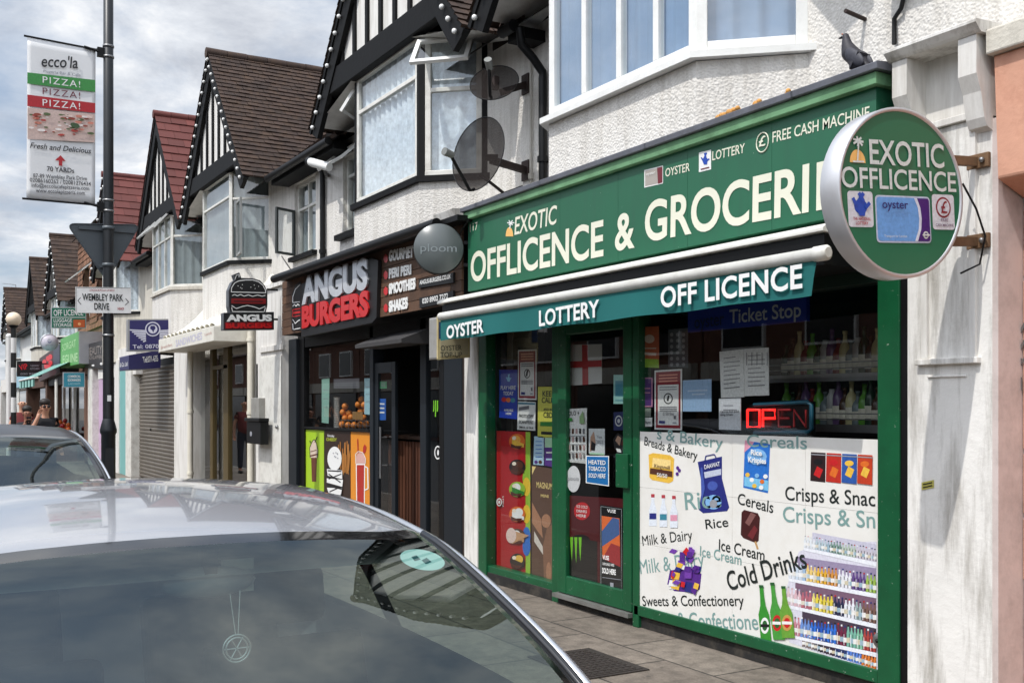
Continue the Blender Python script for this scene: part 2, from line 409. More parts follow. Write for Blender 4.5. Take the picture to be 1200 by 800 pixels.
while x < 40: g.box(x, x + 0.905, KERB, KERB + 0.127, -0.13, 0.002, KERBST); x += 0.915
setting(g.build('kerb'))
g = MB(); g.box(-2.0, 40, KERB, KERB + 0.001, -0.13, -0.129, KERBST)

# ------------------------------------------------------------------ upper floors
EAVE, RIDGE, GY = 5.03, 7.46, 4.42
SLOPE = (RIDGE - EAVE) / 2.05
BY, RET, SILL, BTOP = 4.48, 0.48, 3.92, 5.36
def wall_holes(mb, x0, x1, z0, z1, y0, y1, holes, m):
    xs = sorted({x0, x1, *[h[0] for h in holes], *[h[1] for h in holes]}); zs = sorted({z0, z1, *[h[2] for h in holes], *[h[3] for h in holes]})
    for a, b in zip(xs, xs[1:]):
        for c, d in zip(zs, zs[1:]):
            cx, cz = (a + b) / 2, (c + d) / 2
            if any(h[0] < cx < h[1] and h[2] < cz < h[3] for h in holes): continue
            if not (x0 <= cx <= x1 and z0 <= cz <= z1): continue
            mb.add([(a, y0, c), (b, y0, c), (b, y0, d), (a, y0, d)], [(0, 1, 2, 3)], m)
    mb.add([(x0, y1, z0), (x1, y1, z0), (x1, y1, z1), (x0, y1, z1)], [(3, 2, 1, 0)], m)
    for h in holes:
        a, b, c, d = h[:4]; r = y0 + 0.14
        mb.add([(a, y0, c), (b, y0, c), (b, y0, d), (a, y0, d), (a, r, c), (b, r, c), (b, r, d), (a, r, d)],
               [(0, 4, 5, 1), (1, 5, 6, 2), (2, 6, 7, 3), (3, 7, 4, 0)], m)
def lights(parent, p0, p1, z0, z1, mull, trans, fw, m, depth=0.06, name='bay_window', cur=None, edge=None, opened=(), back=True, ew=None):
    """a window between two plan points: frame with mullions (fractions) and transoms (heights), panes and curtain as sub-parts"""
    a, b = Vector((*p0, 0)), Vector((*p1, 0)); d = b - a; L = d.length; d.normalize(); nr = Vector((d.y, -d.x, 0))
    mb = MB()
    def piece(s0, s1, zz0, zz1, q=m, dd=0.0, dep=depth):
        A, B = a + d * s0 + nr * dd, a + d * s1 + nr * dd
        vs = [A, B, B - nr * dep, A - nr * dep]
        mb.add([(*v.xy, zz0) for v in vs] + [(*v.xy, zz1) for v in vs], [(0, 3, 2, 1), (4, 5, 6, 7), (0, 1, 5, 4), (1, 2, 6, 5), (2, 3, 7, 6), (3, 0, 4, 7)], q)
    e = edge or m; w = ew or fw
    piece(0, w, z0, z1, e); piece(L - w, L, z0, z1, e); piece(w, L - w, z1 - fw, z1, m); piece(w, L - w, z0, z0 + fw, m)
    if ew:
        piece(w, w + 0.06, z0 + fw, z1 - fw, m, -0.004, depth - 0.02); piece(L - w - 0.06, L - w, z0 + fw, z1 - fw, m, -0.01, depth - 0.02)
    for f in mull: piece(L * f - fw * 0.4, L * f + fw * 0.4, z0 + fw, z1 - fw, m, -0.004)
    for t in trans: piece(w, L - w, t - fw * 0.4, t + fw * 0.4, m, -0.008)
    o = mb.build(name, parent, bevel=0.006)
    g = MB(); q = nr * -0.03
    A, B = a + q + d * fw * 0.5, b + q - d * fw * 0.5
    g.quad((*A.xy, z0 + 0.01), (*B.xy, z0 + 0.01), (*B.xy, z1 - 0.01), (*A.xy, z1 - 0.01), PANE); g.build('pane', o)
    if cur:
        q = nr * -0.085; A, B = a + q + d * 0.03, b + q - d * 0.03
        curtain(A.xy, B.xy, z0 + 0.02, z1, cur, max(3, int(L * 7))).build('curtain', o)
    return o
def open_light(parent, p0, p1, z0, z1, ang, fw, m, name='open_fanlight'):
    """top-hung sash pushed outwards"""
    a, b = Vector((*p0, 0)), Vector((*p1, 0)); d = (b - a).normalized(); nr = Vector((d.y, -d.x, 0)); h = z1 - z0
    ca, sa = math.cos(R(ang)), math.sin(R(ang))
    def pt(s, t, e=0):
        q = a + d * s + nr * (t * sa + e * ca + 0.02); return Vector((q.x, q.y, z1 - t * ca + e * sa))
    L = (b - a).length; mb = MB()
    for s0, s1, t0, t1 in ((0, fw, 0, h), (L - fw, L, 0, h), (fw, L - fw, 0, fw), (fw, L - fw, h - fw, h)):
        vs = [pt(s0, t0), pt(s1, t0), pt(s1, t1), pt(s0, t1)] + [pt(s0, t0, 0.035), pt(s1, t0, 0.035), pt(s1, t1, 0.035), pt(s0, t1, 0.035)]
        mb.add(vs, [(0, 3, 2, 1), (4, 5, 6, 7), (0, 1, 5, 4), (1, 2, 6, 5), (2, 3, 7, 6), (3, 0, 4, 7)], m)
    o = mb.build(name, parent); g = MB(); g.quad(pt(fw, fw, .015), pt(L - fw, fw, .015), pt(L - fw, h - fw, .015), pt(fw, h - fw, .015), PANE); g.build('pane', o)
    return o
def side_light(parent, hinge, width, z0, z1, ang, fw, m, sgn=1):
    """side-hung casement swung outwards about a vertical hinge at plan point"""
    hx, hy = hinge; dx, dy = sgn * math.cos(R(ang)), -math.sin(R(ang)); mb = MB()
    def P(s, z, e=0): return (hx + dx * s - dy * e * sgn, hy + dy * s + dx * e * sgn, z)
    for s0, s1, t0, t1 in ((0, fw, z0, z1), (width - fw, width, z0, z1), (fw, width - fw, z0, z0 + fw), (fw, width - fw, z1 - fw, z1)):
        vs = [P(s0, t0), P(s1, t0), P(s1, t1), P(s0, t1), P(s0, t0, .035), P(s1, t0, .035), P(s1, t1, .035), P(s0, t1, .035)]
        mb.add(vs, [(0, 3, 2, 1), (4, 5, 6, 7), (0, 1, 5, 4), (1, 2, 6, 5), (2, 3, 7, 6), (3, 0, 4, 7)], m)
    o = mb.build('open_casement', parent); g = MB(); g.quad(P(fw, z0 + fw, .015), P(width - fw, z0 + fw, .015), P(width - fw, z1 - fw, .015), P(fw, z1 - fw, .015), PANE); g.build('pane', o)
    return o

def house(label, x0, x1, bc, bw=1.72, wallm=PEBBLE, roofm=TILE_BROWN, tw=0.17, th=0.105, holes=(), beads=True, beadgap=0.2, gable=True, skirt=True,
          bmull=(), btrans=(), bfw=0.05, bmat=WHITEWOOD, edge=None, ew=None, curt=LACE, rmull=(), rtrans=(), infill=RENDER, near=True, sillm=BLACKWOOD, bay=True,
          bottom=2.55, btop=BTOP):
    h = thing('terraced_house', label, 'house', ((x0 + x1) / 2, W, 0))
    wl_ = MB(); bl, br = bc - bw / 2, bc + bw / 2
    hs = list(holes) + ([(bl - RET + .04, br + RET - .04, SILL + 0.02, btop)] if bay else [])
    wall_holes(wl_, x0, x1, bottom, EAVE + .06, W, W + 0.28, [(a_, b_, c_, min(d_, EAVE + .06)) for a_, b_, c_, d_ in hs], wallm)
    if bay:
        for a_, b_ in ((bl - RET - .1, bl - RET + .04), (br + RET - .04, br + RET + .1)): wl_.quad((a_, W, EAVE + .06), (b_, W, EAVE + .06), (b_, W, 5.4), (a_, W, 5.4), wallm)
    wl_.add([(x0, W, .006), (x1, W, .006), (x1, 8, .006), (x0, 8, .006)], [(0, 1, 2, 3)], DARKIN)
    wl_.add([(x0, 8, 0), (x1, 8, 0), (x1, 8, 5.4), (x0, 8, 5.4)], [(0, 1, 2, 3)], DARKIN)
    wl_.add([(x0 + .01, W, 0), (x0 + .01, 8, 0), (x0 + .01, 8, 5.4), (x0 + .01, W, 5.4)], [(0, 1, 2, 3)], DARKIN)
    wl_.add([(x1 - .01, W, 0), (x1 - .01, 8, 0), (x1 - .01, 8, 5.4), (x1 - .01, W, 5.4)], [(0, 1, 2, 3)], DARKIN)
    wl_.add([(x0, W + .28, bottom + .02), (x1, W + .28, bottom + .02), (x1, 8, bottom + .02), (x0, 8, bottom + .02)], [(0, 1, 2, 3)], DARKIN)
    wl_.build('wall', h, fix=False)
    if bay:
        A, B, Cc, D = (bl - RET, W), (bl, BY), (br, BY), (br + RET, W)
        sk = MB()
        for p, q in ((A, B), (B, Cc), (Cc, D)):
            sk.add([(*p, 2.7), (*q, 2.7), (*q, SILL - 0.05), (*p, SILL - 0.05)], [(0, 1, 2, 3)], wallm)
        sk.build('bay_skirt', h, fix=False)
        s = MB(); o = 0.07 if bmat is UPVC else 0.045; tk = 0.045 if bmat is UPVC else 0.06
        pl = [(A[0] - o, W), (B[0] - o * .4, BY - o), (Cc[0] + o * .4, BY - o), (D[0] + o, W)]
        s.prism([(*p, SILL - tk) for p in pl], (0, 0, tk), sillm); s.build('sill', h)
        lights(h, B, Cc, SILL + .002, btop, bmull, btrans, bfw, bmat, cur=curt, edge=edge, ew=ew)
        lights(h, A, B, SILL + .002, btop, (), rtrans, bfw, bmat, cur=curt, edge=edge, ew=ew)
        lights(h, Cc, D, SILL + .002, btop, rmull, rtrans, bfw, bmat, cur=curt, edge=edge, ew=ew)
    # roof
    rf = MB(); ms = (RIDGE - EAVE) / (7.75 - 4.74)
    zm = lambda p: EAVE + (p.y - 4.74) * ms
    zg = lambda p: RIDGE - abs(p.x - bc) * SLOPE
    v = Vector((0, 1, ms)).normalized(); nm = Vector((0, -ms, 1)).normalized()
    sc = 1 if near else 1.8
    if gable: keepm = lambda p: zm(p) > zg(p) - 0.04
    else: keepm = lambda p: True
    tiles(rf, (x0, 4.70, EAVE - 0.02), (1, 0, 0), v, nm, x1 - x0, 3.85, tw * sc, th * sc, roofm, keepm)
    rf.add([(x0, 4.70, EAVE - 0.05), (x1, 4.70, EAVE - 0.05), (x1, 7.75, RIDGE - 0.05), (x0, 7.75, RIDGE - 0.05)], [(0, 1, 2, 3)], UNDERLAY)
    rf.add([(x0, 7.75, RIDGE), (x1, 7.75, RIDGE), (x1, 11, EAVE), (x0, 11, EAVE)], [(0, 1, 2, 3)], roofm)
    if gable:
        for sg in (-1, 1):
            sv = Vector((-sg, 0, SLOPE)).normalized(); nn = Vector((sg * SLOPE, 0, 1)).normalized(); ln = 2.05 * math.sqrt(1 + SLOPE ** 2)
            foot = Vector((bc + sg * 2.05, GY - 0.08, EAVE))
            tiles(rf, foot, (0, 1, 0), sv, nn, 3.45, ln, tw * sc, th * sc, roofm, lambda p: zg(p) > zm(p) - 0.04)
            rf.add([(bc, GY - .04, RIDGE - .03), (bc, 7.75, RIDGE - .03), (foot.x, GY - .04 + 0.05, EAVE - .03), (foot.x, GY - .04, EAVE - .03)], [(0, 1, 2, 3)], UNDERLAY)
        b0 = GY - 0.1
        while b0 < 7.8:
            b1 = b0 + 0.33
            rf.tube([(bc, b0, RIDGE - 0.03 + random.uniform(-.006, .006)), (bc, b1, RIDGE - 0.03)], 0.085, roofm, 10); b0 = b1 + .008
    rf.build('roof', h, fix=False)
    if gable:
        # white infill, studs, tie beam, bargeboards, beads
        gb = MB(); zb = btop - 0.02
        gb.add([(bc - 1.74, GY + .03, zb), (bc + 1.74, GY + .03, zb), (bc, GY + .03, RIDGE - .1)], [(0, 1, 2)], infill); gb.build('gable_panel', h, fix=False)
        st = MB()
        k = -1.5
        while k <= 1.51:
            top = RIDGE - 0.12 - abs(k) * SLOPE
            if top > zb + .3: st.box(bc + k - .036, bc + k + .036, GY + .0, GY + .028, zb + .2, top, BLACKWOOD)
            k += 0.375
        if True: st.build('timber_stud', h)
        tb = MB(); tb.box(bc - 1.56, bc + 1.56, GY - .03, GY + .09, zb - .02, zb + .25, BLACKWOOD)
        tb.build('tie_beam', h, bevel=0.008)
        for sg in (-1, 1):
            sf = MB(); xa_, xb_ = bc + sg * 1.98, bc + sg * (bw / 2 - .05)
            sf.add([(xa_, GY, EAVE + .03), (xb_, GY, zb - .02), (xb_, W, zb - .02), (xa_, W, EAVE + .03)], [(0, 1, 2, 3)], SOFFIT); sf.build('soffit', h, fix=False)
        sf = MB(); sf.box(bc - bw / 2, bc + bw / 2, GY + .095, W, zb - .01, zb + .02, SOFFIT); sf.build('soffit', h)
        for sg in (-1, 1):
            bb = MB(); f = Vector((bc + sg * 2.06, 0, EAVE - .03)); t = Vector((bc, 0, RIDGE - .02))
            d = (t - f).normalized(); pn = Vector((-sg * SLOPE, 0, -1)).normalized()
            f2 = f + pn * .26 + d * .06; t2 = Vector((bc, 0, t.z - .40))
            bb.prism([(q.x, GY - .045, q.z) for q in (f, t, t2, f2)], (0, .06, 0), BLACKWOOD)
            g1, g2 = f + pn * .05, t + Vector((0, 0, -.08))
            bb.prism([(q.x, GY - .062, q.z) for q in (f - pn * 0.012, t + Vector((0, 0, .02)), g2, g1)], (0, .016, 0), BLACKWOOD)
            bo = bb.build('bargeboard', h)
            if beads:
                be = MB(); L = (t - f).length; s = .12
                while s < L:
                    q = f + d * s + pn * .095; be.sphere((q.x, GY - .075, q.z), 0.026 if near else .035, WHITE, 8, 6); s += beadgap
                be.build('bead_trim', bo)
    # eaves gutter and soffit between the gables
    spans = [(x0, max(x0, bc - 2.22)), (min(x1, bc + 2.22), x1)] if gable else [(x0, x1)]
    for a, b in spans:
        if b - a < .1: continue
        gt = MB(); gt.tube([(a, 4.67, EAVE - .05), (b, 4.67, EAVE - .05)], .055, BLACKPL, 10); gt.build('gutter', h)
        es = MB(); es.box(a, b, 4.73, W - .002, EAVE - .14, EAVE - .04, BLACKWOOD); es.build('eaves_board', h)
    return h
def downpipe(h, px, y, z0, z1, m=BLACKPL, r=.038, name='downpipe', out=None):
    x = X(px, y); b = MB(); p = [(x, y, z0), (x, y, z1)]
    if out: p += [(x, y, z1 + .05), (x, y - .1, z1 + .16), (x, y - .22, z1 + .26), (x, y - .24, z1 + .4)]
    b.tube(p, r, m, 10)
    z = z0 + .4
    while z < z1: b.tube([(x, y, z), (x, y, z + .05)], r + .012, m, 10); z += 1.1
    return b.build(name, h)

HW = W
def hole(pl, pr, zt, zb): return (X(pl, HW), X(pr, HW), zb, zt)
XP = [2.8, -2.3, -8.0, -13.63, -19.3, -24.7, -30.0, -36.0, -41.6, -48.5, -62.0]
w3 = hole(345, 370, 4.88, 3.80); w2 = hole(402, 425, 4.88, 3.86)
h0 = house('white pebbledashed house with the pink shop pier, cut off by the picture edge', XP[1], XP[0], -0.4, bmat=UPVC, bfw=.06, near=True, sillm=UPVC,
           holes=[(X(1062, W), X(1062, W) + 1.0, 4.12, 5.2)], bmull=(.5,), curt=LACE2)
h1 = house('white pebbledashed house with wide white bay window above the green off licence', XP[2], XP[1], -6.22, bw=1.8, bmat=UPVC, bfw=.075, sillm=UPVC,
           bmull=(.27, .52, .76), btrans=(), curt=LACE2)
h2 = house('white house with black timber bay and gable above the burger shop', XP[3], XP[2], -10.43, bw=1.74, edge=BLACKWOOD, ew=.06, bfw=.055, btrans=(4.95,), rtrans=(4.78,), holes=[w2], curt=LACE)
h3 = house('white house with brown tiled half-timbered gable above the white canopied shop', XP[4], XP[3], -17.45, bfw=.045, btrans=(4.95,), rtrans=(4.9,), bmull=(), holes=[w3], curt=TEALCURT)
h4 = house('white house with red tiled gable above the closed roller shutter', XP[5], XP[4], -21.65, roofm=TILE_RED, tw=.3, th=.24, beads=False, bmull=(.33, .66), btrans=(4.9,), rtrans=(4.9,), bfw=.05, curt=TEALCURT, sillm=CREAM)
h5 = house('pale house with red tiled roof and beaded gable behind the triangular sign', XP[6], XP[5], -27.9, roofm=TILE_RED, tw=.2, th=.15, bmull=(.5,), near=False, beadgap=.3, wallm=CREAM)
h7 = house('far white house with brown gable and dotted bargeboards above dark fascia', XP[8], XP[7], -38.7, near=False, beadgap=.32, bmull=(.5,), btrans=(4.9,), wallm=RENDER)
h8 = house('far house with plain dark brown gable beyond the dotted one', XP[9], XP[8], -45.2, near=False, beads=False, wallm=CREAM, bmull=(.5,))
h9 = house('farthest brown roofed house at the end of the visible terrace', XP[10], XP[9], -57.3, near=False, beadgap=.35, wallm=RENDER, bmull=(.5,))
# ================================================================== the green off licence
def px_box(mb, pl, pr, y0, y1, zt, zb, m):
    """box whose front lies at depth y0, ends at picture columns pl and pr, zt/zb heights"""
    return mb.box(X(pl, y0), X(pr, y0), y0, y1, zb, zt, m)
# piers (parts of the houses)
b = MB(); xl, xr = X(1063, PIER), X(1163, PIER)
b.box(xl, xr, PIER, W + .05, 0, 3.02, RENDER_DIRTY)
b.box(xl, xr, PIER + .03, W + .05, 3.02, 3.39, RENDER)
b.build('pier', h0, bevel=.006)
b = MB(); f = PIER - .02
for l, r, t0, b0 in ((xl + .10, xl + .135, 3.02, 1.86), (xr - .115, xr - .08, 3.02, 1.86)): b.box(l, r, f, PIER + .01, b0, t0, RENDER)
b.box(xl + .10, xr - .08, f, PIER + .01, 3.02, 3.055, RENDER); b.box(xl + .07, xr - .06, f - .012, PIER + .01, 1.83, 1.86, RENDER_DIRTY)
b.box(xl + .13, xr - .14, f + .01, PIER + .01, 1.765, 1.775, RENDER_DIRTY)
b.build('pier_moulding', h0, bevel=.004)
z0 = 3.385
for a0, a1 in ((xl + .005, xl + .095), (xr - .10, xr)):
    b = MB(); b.prism([(a0, PIER + .03, 2.93), (a0, PIER - .04, 2.96), (a0, PIER - .06, 3.0), (a0, PIER - .085, 3.12), (a0, PIER - .12, 3.2), (a0, PIER - .12, z0), (a0, PIER + .03, z0)], (a1 - a0, 0, 0), RENDER)
    b.build('console_bracket', h0, bevel=.005)
xc = X(1036, PIER - .16)
b = MB(); b.prism([(xc, PIER + .5, z0), (xc, PIER - .125, z0), (xc, PIER - .14, z0 + .012), (xc, PIER - .165, z0 + .04), (xc, PIER - .165, z0 + .056), (xc, PIER + .5, z0 + .085)], (xr - xc + .03, 0, 0), RENDER_DIRTY)
b.build('cornice', h0, bevel=.004)
b = MB(); b.box(xr - .002, xr + .03, PIER + .002, W, 0, 3.0, PINKGREY); b.build('pier_return', h0)
# pink neighbour
b = MB(); xn = X(1187, 4.70)
rnd = random.Random(13); zz = 0.0
while zz < 2.6:
    z2 = min(2.62, zz + rnd.uniform(.28, .5)); b.box(xr + .032, 3, 4.70 + rnd.uniform(0, .012), W + .04, zz + .006, z2 - .006, PINK); zz = z2
b.box(xr + .034, 3, 4.725, W + .03, 0, 2.62, mat('exposed_masonry', (128, 92, 74), .9, var=.2, bump=.4, bscale=30))
b.prism([(xr + .045, 4.72, 2.62), (xr + .045, 4.50, 2.70), (xr + .045, 4.47, 3.28), (xr + .045, 4.72, 3.28)], (6, 0, 0), PINK)
b.build('pink_pier', h0, bevel=.012)
b = MB(); b.prism([(xr + .03, 4.9, 3.28), (xr + .03, 4.43, 3.28), (xr + .03, 4.43, 3.40), (xr + .03, 4.9, 3.45)], (6, 0, 0), CREAM); b.build('pink_cornice', h0, bevel=.01)
NUMGREY = mat('grey_number', (98, 92, 90), 0.6)
t = thing('number_sign', 'grey stacked house number 117A on the pink pier at the picture edge', 'house number', at(1195, 415, 4.69))
for s, yy in (('1', 391), ('1', 411), ('7', 434), ('A', 456)): wy(t, s, (1193.5 if s == '1' else 1191, yy), (1196 if s == '1' else 1199, yy + 1.5), 15, 4.70, NUMGREY, ext=.004, off=.01, name='numeral')
# party-pier between off licence and burger shop
b = MB(); b.box(X(545, SHOP), X(560.4, SHOP), SHOP - .01, W + .05, 0, 2.72, RENDER_DIRTY); b.build('pier', h1, bevel=.006)
b = MB(); b.box(X(519, 4.47), X(547, 4.47), 4.46, W, 2.7, Zy(530, 255, 4.46) - .03, RENDER_DIRTY)
b.prism([(X(515, 4.4), 5, Zy(530, 255, 4.4) - .03), (X(515, 4.4), 4.36, Zy(530, 255, 4.4) - .03), (X(515, 4.4), 4.33, Zy(530, 255, 4.4) + .06), (X(515, 4.4), 5, Zy(530, 255, 4.4) + .1)], (.40, 0, 0), RENDER_DIRTY)
b.build('console_block', h1, bevel=.006)

# fascia sign
zb_, zt_ = 2.652, 3.288
xL, xR = X(548.5, FACE), X(1027, FACE)
sg = thing('fascia_sign', 'long green fascia sign lettered EXOTIC OFFLICENCE & GROCERIES above the awning', 'shop sign', ((xL + xR) / 2, FACE, zb_))
b = MB(); n = 6
for i in range(n):
    a0, a1 = xL + (xR - xL) * i / n, xL + (xR - xL) * (i + 1) / n
    b.box(a0 + .0012, a1 - .0012, FACE, W - .02, zb_, zt_, SIGNGREEN)
b.build('sign_panel', sg)
b = MB(); b.box(xL - .01, xR + .035, FACE - .045, W - .02, zt_ + .001, zt_ + .066, PALEGREEN); b.build('top_trim', sg, bevel=.004)
b = MB(); k = xL - .02
while k < xR:
    k2 = min(k + 1.35, xR + .05); b.prism([(k, FACE - .07, zt_ + .068), (k, FACE - .073, zt_ + .106), (k, W - .01, zt_ + .17), (k, W - .01, zt_ + .068)], (k2 - k - .004 + .02, 0, 0), LEAD); k = k2
b.build('lead_flashing', sg, bevel=.004)
q = dict(off=.020, ext=.002, res=6)
GY_ = FACE
wy(sg, 'OFFLICENCE', (552, 331), (707.5, 300), 34.5, GY_, IVORY, **q)
wy(sg, '&', (721, 294.5), (744, 290.2), 43, GY_, IVORY, **q)
wy(sg, 'GROCERI', (756, 284), (948, 248.6), 46.5, GY_, IVORY, **q)
wy(sg, 'ES', (957, 247), (1012, 236.5), 56, GY_, IVORY, **q)
wy(sg, 'EXOTIC', (603.2, 275.5), (653, 262), 20.5, GY_, IVORY, off=.012, ext=.001, italic=.12)
wy(sg, '117', (551, 272), (560, 269), 9, GY_, IVORY, off=.0)
wy(sg, 'OYSTER', (780, 207.5), (808.5, 200.5), 9.5, GY_, IVORY, off=.008, ext=.001)
wy(sg, 'LOTTERY', (835, 188.3), (873, 179), 10.5, GY_, IVORY, off=.008, ext=.001)
wy(sg, 'FREE CASH MACHINE', (905.5, 167.5), (1019, 138.5), 12.5, GY_, IVORY, off=.008, ext=.001)
PALMY = mat('sandy_orange', (240, 186, 108), 0.5)
CARDGREY = mat('card_grey', (168, 160, 152), 0.4); CARDRED = mat('card_maroon', (110, 34, 44), 0.4)
LOTBLUE = mat('lottery_blue', (28, 72, 170), 0.45)
fl = Flat(y=FACE - .002)
def dome(f, cx, cy, w, h, m): return f.poly([(cx - w, cy)] + [(cx - w * math.cos(i * math.pi / 10), cy - h * math.sin(i * math.pi / 10)) for i in range(1, 10)] + [(cx + w, cy)], m)
dome(fl, 597, 277, 4.4, 11, PALMY)
for a in range(6): fl.line([(598.5, 261.5), (598.5 + 4.2 * math.cos(a * 1.05), 261 - 3.2 * math.sin(a * 1.05))], 1.2, WHITE)
fl.line([(598.5, 261), (597.3, 268)], 1.0, WHITE)
fl.build('palm_emblem', sg)
fl = Flat(y=FACE - .002); fl.poly([(755, 220), (755, 199.5), (777, 194), (777, 215)], WHITE); fl.poly([(756, 218.5), (756, 200.5), (771, 197), (772, 215)], CARDGREY); fl.poly([(771, 215.6), (770, 196.8), (776.3, 195.2), (776.3, 214)], CARDRED); fl.build('card_emblem', sg)
wy(sg, 'oyster', (757.5, 206), (768, 203.5), 3.6, FACE - .004, WHITE, off=0)
fl = Flat(y=FACE - .002); fl.poly([(819, 202), (819, 179), (833.3, 175.5), (833.3, 198.5)], WHITE)
def hand(f, cx, cy, s, m):
    f.disc((cx, cy + 1.2 * s), 2.6 * s, 2.9 * s, m)
    f.line([(cx - 1.2 * s, cy), (cx + 1.3 * s, cy - 6 * s)], 1.5 * s, m); f.line([(cx + 1.1 * s, cy), (cx - .5 * s, cy - 5.6 * s)], 1.5 * s, m)
    f.line([(cx - 2.2 * s, cy + 1 * s), (cx - 3.6 * s, cy - 1.5 * s)], 1.3 * s, m); f.line([(cx + 1.5 * s, cy + 1.5 * s), (cx + 3.8 * s, cy - .3 * s)], 1.3 * s, m)
    f.poly([(cx - 2 * s, cy + 3 * s), (cx - 1.2 * s, cy + 5 * s), (cx + 1.6 * s, cy + 5 * s), (cx + 2.2 * s, cy + 3 * s)], m)
hand(fl, 826.3, 186.5, 1.25, LOTBLUE); fl.line([(821, 198.5), (831, 196)], 1.2, CARDRED); fl.build('lottery_emblem', sg)
rb = MB(); c0 = at(893.5, 167, FACE - .004); rb.tube([c0 + Vector((.05 * math.cos(a * math.pi / 12), 0, .057 * math.sin(a * math.pi / 12))) for a in range(25)], .0042, IVORY, 6, cap=False); rb.build('pound_ring', sg)
wy(sg, '£', (889.8, 172.5), (897.5, 170.5), 11.5, FACE, IVORY, off=.01, ext=.003)

# awning
AW = 4.15
aw = thing('awning', 'rolled-in shop awning with teal valance reading OYSTER LOTTERY OFF LICENCE', 'awning', (X(740, AW), 4.4, 2.2))
WHITEALU = mat('white_awning_cassette', (232, 230, 222), 0.4, var=.05, grime=.35, grime_rgb=(150, 142, 124))
b = MB(); xa, xb = X(519, 4.3), X(974, 4.3)
b.prism([(xa, 4.45, 2.61), (xa, 4.28, 2.60), (xa, 4.24, 2.575), (xa, 4.24, 2.555), (xa, 4.30, 2.55), (xa, 4.45, 2.58)], (xb - xa, 0, 0), WHITEALU); b.build('cassette', aw, bevel=.004)
b = MB(); b.box(xa + .05, xb - .02, 4.27, 4.66, 2.38, 2.545, BLACKPL); b.build('dark_gap_box', aw)  # black box put in for the shaded gap between cassette and front bar
b = MB(); xl0, xr0 = X(516.5, AW), X(969, AW)
b.tube([(xl0 - .02, AW, 2.418), (xl0, AW, 2.418), (xr0 - .08, AW, 2.418), (xr0 - .078, AW, 2.418), (xr0, AW, 2.418), (xr0 + .012, AW, 2.418)], [.024, .036, .036, .041, .041, .026], WHITEALU, 16); b.build('front_bar', aw)
for k in (xl0 + .6, xr0 - .7): b = MB(); b.bar((k, AW + .03, 2.42), (k + .3, 4.4, 2.45), .035, .05, BLACKPL); b.build('folding_arm', aw)
b = MB(); xv0, xv1 = X(517, AW), X(958, AW); vs = []; nn = 60
for i in range(nn + 1):
    t = i / nn; xx = xv0 + (xv1 - xv0) * t; w_ = .012 * math.sin(t * 23) * math.sin(t * 7)
    for zz, kk in ((2.385, 0), (2.29, .6), (2.203 + .004 * math.sin(t * 31), 1)): vs.append((xx - (.03 * kk if i == nn else 0), AW - .006 + w_ * kk, zz))
b.add(vs, [(3 * i + j, 3 * i + 3 + j, 3 * i + 4 + j, 3 * i + j + 1) for i in range(nn) for j in range(2)], TEALFABRIC, True); vo = b.build('valance', aw)
wy(vo, 'OYSTER', (523.5, 397), (567, 389.3), 15, AW - .022, WHITE, off=.03)
wy(vo, 'LOTTERY', (632, 382.5), (702.5, 371), 18.5, AW - .022, WHITE, off=.025)
wy(vo, 'OFF LICENCE', (774.5, 361), (940.5, 337.5), 24, AW - .022, WHITE, off=.025, space=1.05)

# shopfront frame (parts of the house)
TOPZ = 2.62
def post(pl, pr, y=SHOP, z0=0.0, z1=TOPZ, m=GREEN, name='shop_frame', dep=.12, h=h1):
    b = MB(); b.box(X(pl, y), X(pr, y), y, y + dep, z0, z1, m); return b.build(name, h, bevel=.006)
post(560.5, 569.5); post(1028, 1054, y=4.62); post(569.5, 581, y=SHOP + .1, m=BLACKPL, name='reveal')
b = MB(); b.box(X(1054, 4.62), X(1064, 4.62), 4.63, W, 0, 2.64, BLACKPL); b.build('reveal', h1)
LW = SHOP + .05      # the left light stands a little back
post(646.5, 654, y=SHOP + .012)
b = MB(); b.box(X(569, SHOP), X(650, SHOP), SHOP + .02, SHOP + .14, .075, .15, GREEN); b.build('bottom_rail', h1, bevel=.006)
b = MB(); b.box(X(744, SHOP), X(1030, SHOP), SHOP - .012, SHOP + .12, .09, .165, GREEN); b.build('bottom_rail', h1, bevel=.006)
b = MB(); b.box(X(565, SHOP), X(1052, SHOP), SHOP + .015, SHOP + .2, 0, .09, mat('black_plinth', (30, 29, 28), .85, var=.3, vscale=8, grime=.6, grime_rgb=(92, 84, 72))); b.build('plinth', h1, bevel=.004)
b = MB(); b.box(X(565, SHOP), X(1052, SHOP), SHOP, SHOP + .14, 2.31, 2.62, mat('dark_green_header', (14, 40, 28), .5)); b.build('shop_header', h1)
b = MB(); b.box(X(653, SHOP), X(742, SHOP), SHOP - .05, SHOP + .1, .062, .094, mat('worn_alu_threshold', (140, 140, 136), .5, metal=.5, grime=.5)); b.build('door_sill', h1)
